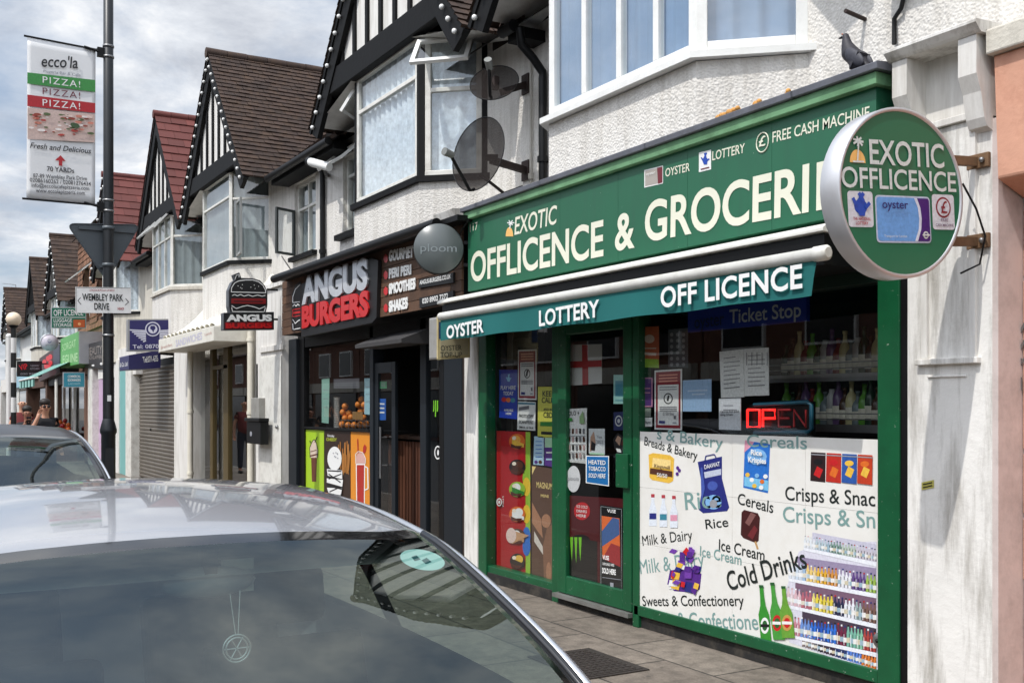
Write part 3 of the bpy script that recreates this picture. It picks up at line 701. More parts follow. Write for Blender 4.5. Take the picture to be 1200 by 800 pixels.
# door
def zrow(px, py, y=SHOP): return Zy(px, py, y)
dl, dr = X(654.5, SHOP), X(741, SHOP); gl_, gr_ = X(664, SHOP), X(731, SHOP)
b = MB(); b.box(dl, gl_, SHOP - .01, SHOP + .04, .1, 2.3, GREEN); b.box(gr_, dr, SHOP - .01, SHOP + .04, .1, 2.3, GREEN); b.box(gl_, gr_, SHOP - .008, SHOP + .04, .1, .245, GREEN); b.box(gl_, gr_, SHOP - .008, SHOP + .04, 2.2, 2.3, GREEN)
door = b.build('shop_door', h1, bevel=.006)
b = MB(); b.quad((gl_, SHOP + .02, .24), (gr_, SHOP + .02, .24), (gr_, SHOP + .02, 2.2), (gl_, SHOP + .02, 2.2), SHOPGLASS); b.build('door_glass', door)
b = MB(); b.box(X(722, SHOP - .03), X(736, SHOP - .03), SHOP - .035, SHOP - .011, zrow(724, 570), zrow(724, 531), GREEN); b.build('letter_plate', door, bevel=.003)
post(741, 748, y=SHOP - .012)
b = MB(); b.quad((X(581, LW + .03), LW + .03, .14), (X(647, LW + .03), LW + .03, .14), (X(647, LW + .03), LW + .03, 2.31), (X(581, LW + .03), LW + .03, 2.31), SHOPGLASS); b.build('shop_window', h1)
b = MB(); b.quad((X(746, SHOP), SHOP + .035, 1.42), (X(1029, SHOP), SHOP + .035, 1.42), (X(1029, SHOP), SHOP + .035, 2.31), (X(746, SHOP), SHOP + .035, 2.31), SHOPGLASS); b.build('shop_window', h1)

# printed vinyl under the window
VY = SHOP + .003
VZ = 1.437
vn = thing('window_vinyl', 'white printed window panel listing breads, cereals, crisps and cold drinks', 'window graphic', (X(890, VY), VY, .15))
VW = mat('white_vinyl', (232, 230, 224), .35, var=.04, vscale=1.2, grime=.22, grime_rgb=(196, 186, 168))
b = MB(); xv = [X(746, VY), X(858, VY), X(944, VY), X(1029, VY)]
for i in range(3):
    for z0, z1 in ((.16, .62), (.62, 1.03), (1.03, VZ)): b.box(xv[i] + (.0008 if i else 0), xv[i + 1] - .0008, VY, VY + .01, z0 + .0008, z1 - .0008, VW)
b.build('panel', vn)
k = dict(off=.007)
def vt(s, p0, p1, h, m=PRINTBLACK, **kw): return wy(vn, s, p0, p1, h, VY, m, **{**k, **kw})
vt('Breads & Bakery', (755, 521), (817, 539), 10); vt('Rice', (827.5, 619.5), (854, 616.5), 11); vt('Milk & Dairy', (753.5, 639), (812, 632), 11.5, off=0.0)
vt('Cereals', (864.5, 590), (906, 601), 13); vt('Ice Cream', (842.5, 644), (896, 657), 13); vt('Sweets & Confectionery', (753.5, 709.5), (872.5, 709.5), 11.5)
vt('Cold Drinks', (855, 692), (947, 664.5), 22, off=.012, lift=.0035); vt('Crisps & Snac', (920.5, 585.5), (1026, 593), 16)
vt('s & Bakery', (770, 514), (847, 526), 13, GHOST); vt('Cereals', (875.5, 523), (946, 526), 14, GHOST); vt('Rice', (803.5, 597), (846, 594), 20, GHOST)
vt('Crisps & Sn', (918, 611), (1026, 618.5), 18, GHOST); vt('Ice Cream', (820.5, 651), (869, 662), 12, GHOST); vt('Milk & Dairy', (751, 672), (826, 663), 16, GHOST, off=0.0)
vt('& Confectionery', (795, 734), (905, 738), 17, GHOST)
P = lambda n, c, r=.4: mat('print_' + n, c, r, var=.13, vscale=60)
YEL, ORG, RED_, BLU, NAVY, PUR, BRN, SKY, GRN, LGRN, PINKP, BLK, GREY = P('yellow', (232, 186, 70)), P('orange', (222, 110, 40)), P('red', (196, 32, 36)), P('blue', (40, 110, 196)), P('navy', (38, 44, 120)), P('purple', (84, 40, 132)), P('brown', (84, 48, 34)), P('sky', (128, 178, 222)), P('green', (46, 128, 50)), P('lime', (150, 190, 60)), P('pink', (216, 150, 170)), P('black', (22, 20, 24)), P('grey', (150, 152, 158))
VF = VY - .0012
f = Flat(y=VF); f.poly([(761, 559), (760, 532.5), (765, 530.5), (785, 533), (790, 537), (789, 563), (784, 566), (764, 562)], YEL); f.poly([(761.5, 555), (762, 548), (788, 552), (788, 559)], BRN); f.poly([(764, 547), (765, 536), (786, 539), (786, 550)], P('cream', (244, 214, 140)))
for q in ((794, 548), (796, 551), (793.5, 555)): f.disc(q, 1.8, 2.2, PUR)
f.build('biscuit_print', vn); wy(vn, 'Kingsmill', (767, 547.5), (785, 550), 4.5, VF - .003, BRN, off=0); wy(vn, '50/50', (770, 558), (782, 560), 4.5, VF - .003, WHITE, off=.01)
f = Flat(y=VF); f.poly([(819, 597), (823, 570), (817.5, 541), (846, 534.5), (846, 560), (854.5, 594), (852, 598.5), (824, 601)], NAVY); f.poly([(825, 553), (845, 549), (845, 556), (826, 560)], P('silver', (190, 196, 214))); f.disc((836, 588), 9.5, 8.5, SKY); f.disc((836, 590), 4.5, 5, GREY); f.disc((835, 569), 6, 5.5, P('midblue', (70, 90, 170)))
f.line([(826, 540), (827, 534), (837, 532), (839, 536)], 1.2, NAVY); f.poly([(821, 548), (823, 547), (826, 572), (822, 590)], P('midblue', (70, 90, 170))); f.build('rice_print', vn); wy(vn, 'DAAWAT', (826, 549.5), (844, 545.5), 5, VF - .006, WHITE, off=.01)
f = Flat(y=VF); f.poly([(871, 571), (873, 515.5), (902.5, 520.5), (900, 577.5)], BLU); f.poly([(872, 530), (873, 515.5), (884, 517.5), (880, 523)], PINKP); f.disc((887, 535), 11.5, 9.5, SKY); f.poly([(872, 569), (872.4, 558), (900.6, 563), (900.2, 575)], P('cyan', (122, 190, 226)))
for i, q in enumerate(((876, 556), (881, 562), (887, 557), (893, 564), (897, 558), (884, 569), (892, 571))): f.disc(q, 2.6, 2.6, (YEL, WHITE, SKY, ORG, WHITE, YEL, WHITE)[i])
f.build('cereal_print', vn); wy(vn, 'Rice', (880, 532.5), (893, 534), 6.5, VF - .009, WHITE, off=.03); wy(vn, 'Krispies', (877, 541), (898, 543.5), 6.5, VF - .009, WHITE, off=.03)
f = Flat(y=VF)
for i in range(3):
    cx, cy = 765 + 12.3 * i, 595 + i * 1.0
    f.poly([(cx - 4.5, cy + 21), (cx - 4.5, cy + 3), (cx - 1.8, cy - 7), (cx - 1.6, cy - 15), (cx + 1.6, cy - 15), (cx + 1.8, cy - 7), (cx + 4.5, cy + 3), (cx + 4.5, cy + 21)], P('milk', (222, 228, 236))); f.poly([(cx - 2, cy - 12.5), (cx - 2, cy - 16.5), (cx + 2, cy - 16.5), (cx + 2, cy - 12.5)], P('capred', (176, 60, 70))); f.poly([(cx - 4, cy + 13), (cx - 4, cy + 6), (cx + 4, cy + 6), (cx + 4, cy + 13)], (NAVY, P('tealp', (60, 130, 150)), PINKP)[i])
f.build('milk_print', vn)
f = Flat(y=VF); f.poly([(868, 626), (869, 600), (872, 597), (888, 601), (890.5, 606), (889, 633), (886, 636), (871, 630)], P('choc', (66, 26, 26))); f.line([(885, 634), (888, 643)], 2.2, P('stick', (190, 150, 100))); f.poly([(873, 612), (880, 600), (886, 603), (878, 616)], P('chocshine', (126, 84, 80))); f.poly([(876, 627), (884, 615), (888, 620), (882, 632)], P('chocdark', (110, 40, 44))); f.build('ice_cream_print', vn)
f = Flat(y=VF); rnd = random.Random(3)
f.poly([(782, 684), (785, 668), (808, 664), (822, 672), (820, 690), (812, 694), (790, 692)], PUR)
for i in range(34):
    cx, cy = 787 + rnd.random() * 30, 645 + rnd.random() * 46; w_, h_ = 2 + rnd.random() * 4, 2 + rnd.random() * 5; a = rnd.random()
    f.poly([(cx - w_, cy + h_ * a), (cx - w_ * a, cy - h_), (cx + w_, cy - h_ * a), (cx + w_ * a, cy + h_)], (PUR, P('violet', (112, 60, 160)), NAVY, YEL, P('violet', (112, 60, 160)), WHITE, PUR, RED_)[i % 8])
f.build('sweets_print', vn)
f = Flat(y=VF)
for i, (m, m2) in enumerate(((P('crispblack', (44, 24, 26)), RED_), (P('crispred', (186, 46, 34)), ORG), (P('crispblue', (44, 86, 160)), YEL), (P('crisporange', (190, 62, 34)), YEL))):
    l = 949.5 + i * 18.3; f.poly([(l, 563 + i), (l + .8, 529.5 + i * .9), (l + 18, 530.4 + i * .9), (l + 17.6, 565 + i)], m); f.poly([(l + 4, 556), (l + 8, 546), (l + 15, 550), (l + 11, 560)], m2); f.disc((l + 9, 541 + i * .8), 5.2, 3.4, m2 if i == 2 else RED_ if i == 1 else BLK if i == 0 else ORG); f.line([(l + .6, 532 + i), (l + 18, 533 + i)], 1.2, GREY)
f.build('crisp_print', vn)
# printed fridge of drinks
f = Flat(y=VF, step=.0002); rnd = random.Random(5)
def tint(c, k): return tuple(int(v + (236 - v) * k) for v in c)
f.k = 0; f.poly([(925, 752), (921, 690), (936, 646), (960, 636), (1027, 634), (1029, 784), (975, 770)], P('fridge', (214, 212, 224), .4))
shelves = [((942, 641), (1027, 658.3), 16), ((924, 677), (1027, 695.3), 23), ((922, 708), (1027, 730.8), 24), ((930, 744), (1027, 764.3), 26), ((940, 757), (1027, 784), 17)]
colr = [[(190, 204, 216), (150, 176, 190), (120, 150, 140), (176, 190, 176), (196, 190, 200)], [(170, 190, 214), (120, 160, 200), (228, 180, 60), (224, 170, 50), (206, 140, 60), (226, 226, 232), (96, 70, 130), (150, 180, 80)],
        [(186, 110, 130), (170, 60, 80), (150, 36, 56), (226, 206, 70), (216, 196, 70), (40, 44, 76), (226, 228, 234), (150, 170, 170), (120, 90, 80)], [(180, 80, 100), (40, 96, 190), (46, 110, 206), (36, 84, 180), (46, 110, 206), (110, 36, 66), (120, 180, 160), (130, 190, 160), (170, 66, 60)],
        [(70, 46, 40), (30, 26, 40), (60, 40, 60), (40, 56, 110), (86, 126, 206), (216, 120, 50)]]
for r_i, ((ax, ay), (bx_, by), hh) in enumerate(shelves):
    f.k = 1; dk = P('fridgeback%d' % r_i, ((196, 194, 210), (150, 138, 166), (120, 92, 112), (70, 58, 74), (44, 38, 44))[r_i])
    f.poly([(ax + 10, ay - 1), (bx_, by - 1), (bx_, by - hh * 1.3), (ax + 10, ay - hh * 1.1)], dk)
    n = 25
    for i in range(n):
        t = (i + .5) / n; cx = ax + (bx_ - ax) * t; cy = ay + (by - ay) * t - .3; H = hh * (.86 + .14 * t) * (.92 + .1 * rnd.random()); w_ = (bx_ - ax) / n * .52
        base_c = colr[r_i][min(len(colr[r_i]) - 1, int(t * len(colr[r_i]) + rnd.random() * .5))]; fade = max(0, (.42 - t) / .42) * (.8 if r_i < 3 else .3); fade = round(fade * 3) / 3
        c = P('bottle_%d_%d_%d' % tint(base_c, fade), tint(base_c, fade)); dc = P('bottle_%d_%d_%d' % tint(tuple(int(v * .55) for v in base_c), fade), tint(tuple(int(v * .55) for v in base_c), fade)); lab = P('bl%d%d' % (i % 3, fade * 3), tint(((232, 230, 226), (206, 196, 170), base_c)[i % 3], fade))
        cap_c = ((34, 30, 34), (170, 40, 44), (228, 228, 230), (40, 50, 110))[i % 4]; cp = P('cap_%d_%d_%d' % tint(cap_c, fade), tint(cap_c, fade))
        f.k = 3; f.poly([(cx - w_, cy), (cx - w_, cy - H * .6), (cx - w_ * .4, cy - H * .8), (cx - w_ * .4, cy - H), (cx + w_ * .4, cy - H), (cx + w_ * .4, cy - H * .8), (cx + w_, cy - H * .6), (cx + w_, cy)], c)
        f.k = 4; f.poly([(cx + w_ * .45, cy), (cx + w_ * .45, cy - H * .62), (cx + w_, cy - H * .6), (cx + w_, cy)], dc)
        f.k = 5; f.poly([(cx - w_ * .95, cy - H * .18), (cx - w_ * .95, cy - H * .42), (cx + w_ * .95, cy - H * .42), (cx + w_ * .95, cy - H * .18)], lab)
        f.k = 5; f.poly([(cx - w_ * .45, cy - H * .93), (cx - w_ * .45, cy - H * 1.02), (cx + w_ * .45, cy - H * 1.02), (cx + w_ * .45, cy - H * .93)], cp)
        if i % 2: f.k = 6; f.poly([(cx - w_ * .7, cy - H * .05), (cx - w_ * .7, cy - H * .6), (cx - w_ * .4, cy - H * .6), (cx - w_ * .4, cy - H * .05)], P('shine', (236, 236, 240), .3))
    if r_i < 4: f.k = 7; f.poly([(ax, ay + 3.6), (ax, ay), (bx_, by), (bx_, by + 5.2)], P('shelfwhite', (232, 234, 240)))
f.build('fridge_print', vn)
f = Flat(y=VF - .004); f.k = 0
for i, (x0_, y0_, x1_, y1_, m, lab) in enumerate(((898, 752, 892, 687, P('beer', (52, 140, 46)), WHITE), (913, 749, 905, 684, P('beer2', (70, 150, 60)), RED_), (924, 747, 918, 688, P('beer3', (104, 156, 56)), P('gold', (196, 150, 80))))):
    def bp(t, w): return [(x0_ + (x1_ - x0_) * t - w, y0_ + (y1_ - y0_) * t), (x0_ + (x1_ - x0_) * t + w, y0_ + (y1_ - y0_) * t)]
    w_ = 6.2 + i * .6; prof = [(0, w_), (.5, w_), (.66, w_ * .5), (.8, 2.4), (1, 2.2)]
    f.poly([bp(t, w)[0] for t, w in prof] + [bp(t, w)[1] for t, w in prof[::-1]], m); q = bp(.3, 0)[0]; f.disc(q, w_ * .8, 9.5, lab); f.disc(q, w_ * .5, 6, P('labelgreen', (40, 96, 46)) if i != 2 else RED_); f.poly([(q[0] - w_ * .8, q[1] + 1.6), (q[0] - w_ * .8, q[1] - 1.8), (q[0] + w_ * .8, q[1] - 1.4), (q[0] + w_ * .8, q[1] + 2)], BLK if i == 0 else WHITE)
    e = bp(.98, 2.6); g2 = bp(1.03, 2.6); f.poly([e[0], e[1], g2[1], g2[0]], P('foil', (40, 90, 50)))
f.build('beer_print', vn)
b = MB(); c0 = at(1030, 750, SHOP - .03); b.sphere(c0, .042, STEEL, 14, 10, (1, .35, 1)); b.sphere(c0 + Vector((0, -.014, 0)), .012, BLACKPL, 8, 6); b.build('door_lock', h1)
# ================================================================== inside and on the glass of the off licence
PY = SHOP + .075          # posters hang just behind the glass
def poster(name, label, cat, pts, m, y=PY, group=None, thick=.004):
    c = at(sum(p[0] for p in pts) / len(pts), sum(p[1] for p in pts) / len(pts), y)
    b = MB(); b.prism([at(*p, y) for p in pts], (0, thick, 0), m); o = tag(b.build(name, None), label, cat, group)
    # put the origin at the centre of the sheet
    me = o.data
    for v in me.vertices: v.co -= c
    o.location = c
    return o
def pv(parent, s, p0, p1, h, m=PRINTBLACK, y=PY, **k): return wy(parent, s, p0, p1, h, y, m, **{**dict(off=.012, lift=.0025, res=2), **k})
PW = P('paper', (226, 226, 224), .7)
def fl_on(y=PY, lift=.0012): return Flat(y=y - lift)
SHELFM = mat('shelf_grey', (120, 120, 118), .5)
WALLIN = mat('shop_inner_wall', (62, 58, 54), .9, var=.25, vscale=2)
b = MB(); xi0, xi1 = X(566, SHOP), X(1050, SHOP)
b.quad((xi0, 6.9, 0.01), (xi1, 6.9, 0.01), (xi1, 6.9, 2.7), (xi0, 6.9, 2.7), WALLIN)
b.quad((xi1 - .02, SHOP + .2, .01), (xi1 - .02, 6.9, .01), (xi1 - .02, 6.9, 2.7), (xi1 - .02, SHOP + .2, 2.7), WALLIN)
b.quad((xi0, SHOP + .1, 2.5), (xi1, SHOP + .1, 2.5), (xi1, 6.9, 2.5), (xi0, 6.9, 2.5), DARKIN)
b.build('inner_wall', h1, fix=False)
# display behind the right-hand window
ds = thing('display_unit', 'grey metal shelves of drinks behind the upper shop window', 'shelf', (X(970, 5.1), 5.1, 1.4))
def Xp(px): return X(px, 5.1)
b = MB(); b.box(Xp(912), Xp(1040), 5.32, 5.34, .2, 2.2, mat('shelf_back', (58, 56, 58), .8)); b.build('back_panel', ds)
for py in (440, 498):
    z = Zy(970, py, 5.1); b = MB(); b.box(Xp(912), Xp(1045), 5.02, 5.32, z - .03, z, SHELFM); b.box(Xp(912), Xp(1045), 5.01, 5.019, z - .04, z + .008, STEEL); b.build('shelf', ds)
    b = MB()
    for k in (.04, .075): b.tube([(Xp(912), 5.015, z + k), (Xp(1045), 5.015, z + k)], .004, STEEL, 6)
    b.build('guard_rail', ds)
bt = [('dark green bottle', (30, 60, 40)), ('clear bottle', (110, 122, 124)), ('red capped bottle', (120, 40, 40)), ('brown bottle', (70, 46, 30)), ('white carton', (170, 170, 166)), ('lime bottle', (90, 150, 50)), ('cream labelled jar', (196, 186, 140)), ('purple bottle', (96, 70, 110))]
protos = {}
for row, py in ((0, 440), (1, 498)):
    z = Zy(970, py, 5.1)
    for i in range(15):
        nm, colr = bt[(i * 3 + row * 5 + i // 3) % 8]; px = 918 + i * 7.6; x = Xp(px); hgt = .2 + .1 * ((i * 7 + row * 3) % 5) / 5
        key = nm
        if key not in protos:
            m = mat('goods_' + nm.replace(' ', '_'), colr, .25, var=.1); b = MB(); c0 = Vector((x, 5.13, z))
            b.lathe(c0, [(0, 0), (.036, 0), (.038, .01), (.038, .15), (.03, .18), (.014, .205), (.013, .25), (.016, .25), (.016, .268), (0, .268)] if 'carton' not in nm else [(0, 0), (.035, 0), (.035, .19), (.02, .22), (.02, .24), (0, .24)], m, 12)
            r = thing('bottle', '', 'bottle', c0, 'drinks on the window shelves'); b.build('glass_body', r, fix=False)
            l_ = MB(); l_.lathe(c0, [(.0388, .04), (.0388, .11)], P('label', (214, 208, 190)), 12); l_.build('label', r, fix=False)
            protos[key] = r
        else:
            s = protos[key]; r = s.copy(); COL.objects.link(r)
            for ch in s.children: c_ = ch.copy(); COL.objects.link(c_); c_.parent = r
        r.location = (x, 5.13, z); r.scale = (1, 1, hgt / .25)
        r['label'] = f'{nm} standing on the {("upper", "lower")[row]} shelf behind the shop window'; r['group'] = 'drinks on the window shelves'
# posters in the left light
LP = LW + .06
r_ = poster('poster', 'tall red ice cream poster low in the left shop window', 'poster', [(581, 673), (581, 504.5), (621.5, 506), (621.5, 684)], P('posterred', (172, 22, 30)), LP)
f = fl_on(LP); f.poly([(616, 682), (616, 506), (621.4, 506), (621.4, 683)], LGRN)
for i, (cy, m) in enumerate(((560, LGRN), (570, P('y2', (236, 196, 60))), (602, P('y2', (236, 196, 60))), (628, BLU), (640, BLU))): f.disc((617, cy), 4.6, 11, m)
for i, (cy, m1, m2) in enumerate(((517, ORG, YEL), (547, BLK, BRN), (573, LGRN, WHITE), (602, ORG, WHITE), (628, BRN, WHITE), (657, BLK, YEL))):
    f.disc((606, cy), 9.5 - (i == 5), 9, m1)
    f.disc((605 + 3 * (i % 2), cy - 2), 5, 5, m2 if i else P('oo', (236, 170, 70)))
    f.poly([(600, cy + 4), (600, cy - 3), (614, cy + 3), (614, cy + 7)], (YEL, P('choc2', (70, 40, 30)), GRN, WHITE, P('cone', (196, 150, 110)), P('ld', (44, 30, 26)))[i])
    f.disc((602.5, cy - 4), 2.4, 2.2, P('gloss', (240, 226, 206))); f.poly([(599, cy + 7), (598, cy + 2), (604, cy + 5), (612, cy + 5), (609, cy + 9)], P('posterdark', (84, 40, 30)))
    if i == 4: f.poly([(597, cy - 8), (620, cy - 1), (600, cy + 9)], P('cone', (196, 150, 110))); f.disc((599, cy - 1), 6, 9, P('cone2', (226, 200, 190)))
f.disc((585, 588), 3.2, 4.8, WHITE); f.disc((585, 588), 2.1, 3.4, P('posterred', (172, 22, 30))); f.disc((585, 588), 1.2, 2, WHITE); f.build('print', r_)
wy(r_, "WALL'S", (588.8, 592.5), (588.8, 580), .01, LP, WHITE, off=.0) if False else None
a0, a1 = at(590.6, 594, LP), at(590.6, 581, LP); words(r_, "WALL'S", a0, a1, Vector((-.028, 0, 0)), WHITE, off=.01, normal=(0, -1, 0), lift=.003)
r_ = poster('poster', 'tall brown chocolate ice cream poster beside the red one', 'poster', [(623, 682), (623, 545), (648, 549), (648, 690)], P('posterbrown', (96, 68, 54)), LP)
f = fl_on(LP); f.poly([(623.5, 556), (623.5, 546), (628, 546.5)], P('cream', (244, 214, 140))); f.poly([(623.5, 612), (623.5, 588), (634, 608), (636, 630), (630, 622)], P('tan', (176, 126, 96))); f.poly([(626, 634), (626, 622), (636, 640), (638, 652)], P('pale', (216, 206, 196))); f.disc((640, 610), 5.5, 8, P('tan', (176, 126, 96))); f.poly([(638, 686), (636, 640), (641, 618), (647.5, 614), (647.5, 690)], P('tan2', (136, 96, 74))); f.disc((643, 670), 3, 12, P('tan', (176, 126, 96))); f.build('print', r_)
pv(r_, 'MAGNUM', (629, 571), (647.5, 573.5), 7, P('cream', (244, 214, 140)), LP); pv(r_, 'MINI', (634, 582), (643, 583), 3.5, P('cream', (244, 214, 140)), LP)
r_ = poster('poster', 'blue play here today lottery poster in the left shop window', 'poster', [(585, 489), (585, 433), (606, 433), (606, 491)], P('posterblue', (22, 52, 160)), LP)
f = fl_on(LP)
for i, m in enumerate((RED_, ORG, P('tealp', (60, 130, 150)))): f.disc((590.5 + i * 5.2, 468 + i * .4), 2.8, 2.8, m)
hand(f, 596, 443, .8, P('cyan', (122, 190, 226))); f.build('print', r_)
pv(r_, 'PLAY HERE', (587, 456.5), (604.5, 456.5), 4.5, WHITE, LP); pv(r_, 'TODAY', (590, 463), (602, 463), 4.5, WHITE, LP); pv(r_, 'AVAILABLE', (591, 481.5), (601.5, 482), 2.8, WHITE, LP); pv(r_, 'HERE', (593, 485.5), (599.5, 485.8), 2.5, WHITE, LP)
def notice_face(par, box, y, red=True):
    l, r, tl, bl, tr, br = box
    def q(u, v): return (l + (r - l) * u, (tl + (bl - tl) * v) * (1 - u) + (tr + (br - tr) * v) * u)
    f = Flat(y=y - .0012)
    f.poly([q(.05, .97), q(.05, .03), q(.95, .03), q(.95, .97)], P('noticered', (140, 34, 46))); f.poly([q(.12, .92), q(.12, .25), q(.88, .25), q(.88, .92)], PW)
    c = q(.5, .48); f.disc(c, (r - l) * .17, (bl - tl) * .095, BLK); f.disc(c, (r - l) * .13, (bl - tl) * .075, PW); f.line([(c[0] - .8, c[1] + 3), (c[0] + .6, c[1] - 4)], 2.2, BLK)
    for v in (.29, .33, .62, .65, .68): f.line([q(.18, v), q(.82, v)], .9, P('greytext', (110, 110, 116)))
    for v in (.09, .14, .19): f.line([q(.16, v), q(.84, v)], 1.6, P('noticepink', (226, 150, 130)))
    f.line([q(.16, .87), q(.38, .875)], 3, NAVY); f.line([q(.66, .88), q(.8, .88)], 1.6, GREY); f.line([q(.7, .79), q(.78, .79)], 4, P('greytext', (110, 110, 116))); f.build('print', par)
    return q
r_ = poster('notice', 'red bordered age restriction notice in the left shop window', 'notice', [(607, 468), (607, 410), (628.5, 409), (628.5, 468.5)], PW, LP); notice_face(r_, (607, 628.5, 410, 468, 409, 468.5), LP)
r_ = poster('notice', 'white photocopy and scan notice below the red bordered one', 'notice', [(606, 503), (607, 470), (627.5, 471), (627, 504.5)], PW, LP)
f = fl_on(LP); f.poly([(608, 481), (608, 477), (620, 475), (620, 479)], P('greytext', (110, 110, 116))); f.line([(607, 472.3), (627, 473)], 2, P('tealp', (60, 130, 150))); f.build('print', r_)
pv(r_, 'PHOTOCOPY', (608.5, 489), (625.5, 490), 4, y=LP); pv(r_, 'SCAN/PRINT', (608.5, 496), (625.5, 497), 4, y=LP); pv(r_, 'EMAIL & FAX', (608.5, 501.6), (625.5, 502.8), 2.8, y=LP)
r_ = poster('poster', 'yellow keep calm poster half hidden by the green mullion', 'poster', [(630, 512), (630.5, 453), (650, 453), (650, 514)], P('posteryellow', (206, 202, 84)), LP)
pv(r_, 'KEEP', (636, 464.5), (650, 464.5), 6.5, y=LP); pv(r_, 'CALM', (635, 472), (650, 472), 6.5, y=LP); pv(r_, 'AND BUY', (637, 481), (650, 481.2), 3, y=LP); pv(r_, 'CBD', (637, 489), (647.5, 489.5), 6.5, y=LP)
f = fl_on(LP); f.poly([(633, 499), (633, 494), (648, 494), (648, 499.5)], GRN); f.line([(634, 507), (648, 507.6)], 3.5, BLK); f.build('print', r_)
r_ = poster('notice', 'small pale blue notice pinned between the red and brown posters', 'notice', [(625, 544), (626, 511), (637, 511), (637, 545)], P('paleblue', (176, 206, 226)), LP)
f = fl_on(LP)
for v in range(5): f.line([(627.5, 517 + v * 4.5), (635, 517 + v * 4.5)], .8, BLU)
f.disc((628, 541), 2, 2, PUR); f.disc((633, 541), 2, 2, BRN); f.build('print', r_)
r_ = poster('notice', 'purple and green promotional card next to the mullion', 'notice', [(638, 545), (638, 512), (648, 512), (648, 547)], PUR, LP)
f = fl_on(LP); f.poly([(638.5, 524), (638.5, 512.5), (647.5, 512.5), (647.5, 524)], P('palegreen', (176, 216, 180))); f.line([(640, 530), (647, 530)], 2, WHITE); f.line([(640, 538), (647, 538)], 2, P('paleblue', (176, 206, 226))); f.build('print', r_)
# on the door
DP = SHOP + .03
CLOTH = mat('flag_cloth', (196, 196, 194), .9, var=.06)
r_ = poster('flag', 'white flag with red cross hanging behind the shop door', 'flag', [(667, 452), (666, 404), (705, 403), (705, 449)], CLOTH, DP + .06)
f = fl_on(DP + .06); f.poly([(682.5, 451), (682, 404), (689, 404), (689.5, 450.5)], P('flagred', (170, 24, 36))); f.poly([(667, 431), (667, 423.5), (705, 422), (705, 429.5)], P('flagred', (170, 24, 36))); f.build('cross', r_)
r_ = poster('poster', 'white price sheet of small bottles taped inside the shop door', 'poster', [(663.5, 541), (663.5, 479), (687.5, 478), (687, 543)], PW, DP)
f = fl_on(DP)
for j in range(4):
    for i in range(5): f.poly([(666 + i * 4.2, 508 + j * 9.5), (666 + i * 4.2, 502 + j * 9.5), (668.3 + i * 4.2, 502 + j * 9.5), (668.3 + i * 4.2, 508 + j * 9.5)], (P('greytext', (110, 110, 116)), BRN, P('pinkg', (180, 150, 150)), BLK)[(i + j) % 4])
    f.line([(665, 510.5 + j * 9.6), (686, 510.7 + j * 9.6)], .8, GREY)
f.poly([(679, 496), (679, 488), (683, 481), (685, 496)], P('leafy', (110, 140, 96))); f.poly([(665, 493), (665, 489.5), (670.5, 489.5), (670.5, 493)], GRN); f.build('print', r_)
pv(r_, 'SOLO +', (664.5, 487), (679, 486), 5, y=DP)
r_ = poster('poster', 'small grey poster with a model beside the price sheet', 'poster', [(690, 531), (690, 502), (708.5, 502), (708.5, 533)], P('paper2', (206, 210, 212), .7), DP)
f = fl_on(DP); f.poly([(691, 529), (692, 512), (696, 505), (698, 518), (696, 526)], P('skinp', (176, 140, 120))); f.poly([(692, 527), (693, 516), (698, 520), (697, 528)], BLK); f.line([(691, 531), (708, 532)], 2, P('palegreen', (176, 216, 180))); f.build('print', r_)
pv(r_, 'You', (699, 513), (705.5, 513.4), 3.5, GREY, DP); pv(r_, '2023', (699, 519), (707, 519.5), 3.8, GREY, DP)
r_ = poster('sticker', 'blue heated tobacco sold here sticker on the shop door', 'sticker', [(686.5, 565.5), (686.5, 533.5), (713.5, 534), (713.5, 569.5)], WHITE, SHOP - .004, thick=.002)
f = Flat(y=SHOP - .005); f.poly([(687.5, 564.5), (687.5, 534.5), (712.6, 535), (712.6, 568.3)], P('stickerblue', (20, 100, 160))); f.build('print', r_)
for s, y0, i in (('HEATED', 543.5, 0), ('TOBACCO', 551, 0), ('SOLD HERE', 559, 1)): pv(r_, s, (690, y0), (710, y0 + 1), 5, WHITE, SHOP - .006, italic=.2 * i)
r_ = poster('sticker', 'pale round grey sticker low on the shop door glass', 'sticker', [(672 + 8 * math.cos(a * .3142), 561 + 15.5 * math.sin(a * .3142)) for a in range(20)], P('palegrey', (186, 188, 188)), SHOP + .012, thick=.002)
pv(r_, 'ploom', (665.5, 562.5), (678.5, 563), 5, P('palegrey2', (150, 152, 154)), SHOP + .012)
r_ = poster('poster', 'dark red and black energy drink poster low in the shop door', 'poster', [(664, 680), (664, 580), (731, 584), (731, 700)], P('darkred', (82, 16, 22)), DP)
f = fl_on(DP)
f.poly([(664.5, 680), (664.5, 628), (700, 634), (700, 691)], P('nearblack', (18, 15, 16))); f.disc((680, 632), 11, 6, P('nearblack', (18, 15, 16)))
f.disc((682, 598.5), 9.5, 10.5, P('badge', (196, 30, 38)))
LIME = P('clawlime', (120, 196, 40))
for i in range(3):
    x0 = 669 + i * 5; f.poly([(x0 - 1, 629), (x0 + 2.6, 629), (x0 + 1.7, 648), (x0 + 1.2, 657 + 3 * (i % 2)), (x0 + .2, 648)], LIME)
f.build('print', r_)
for i, s in enumerate(('ICE COLD', 'DRINKS', 'HERE')): pv(r_, s, (676, 594.5 + i * 5.2), (689 - i, 595.6 + i * 5.2), 3.2, WHITE, DP)
r_ = poster('poster', 'black vape poster with a coloured panel low in the shop door', 'poster', [(703, 687), (703, 591), (729.5, 595), (729.5, 698)], P('vapeblack', (20, 22, 26)), DP - .008)
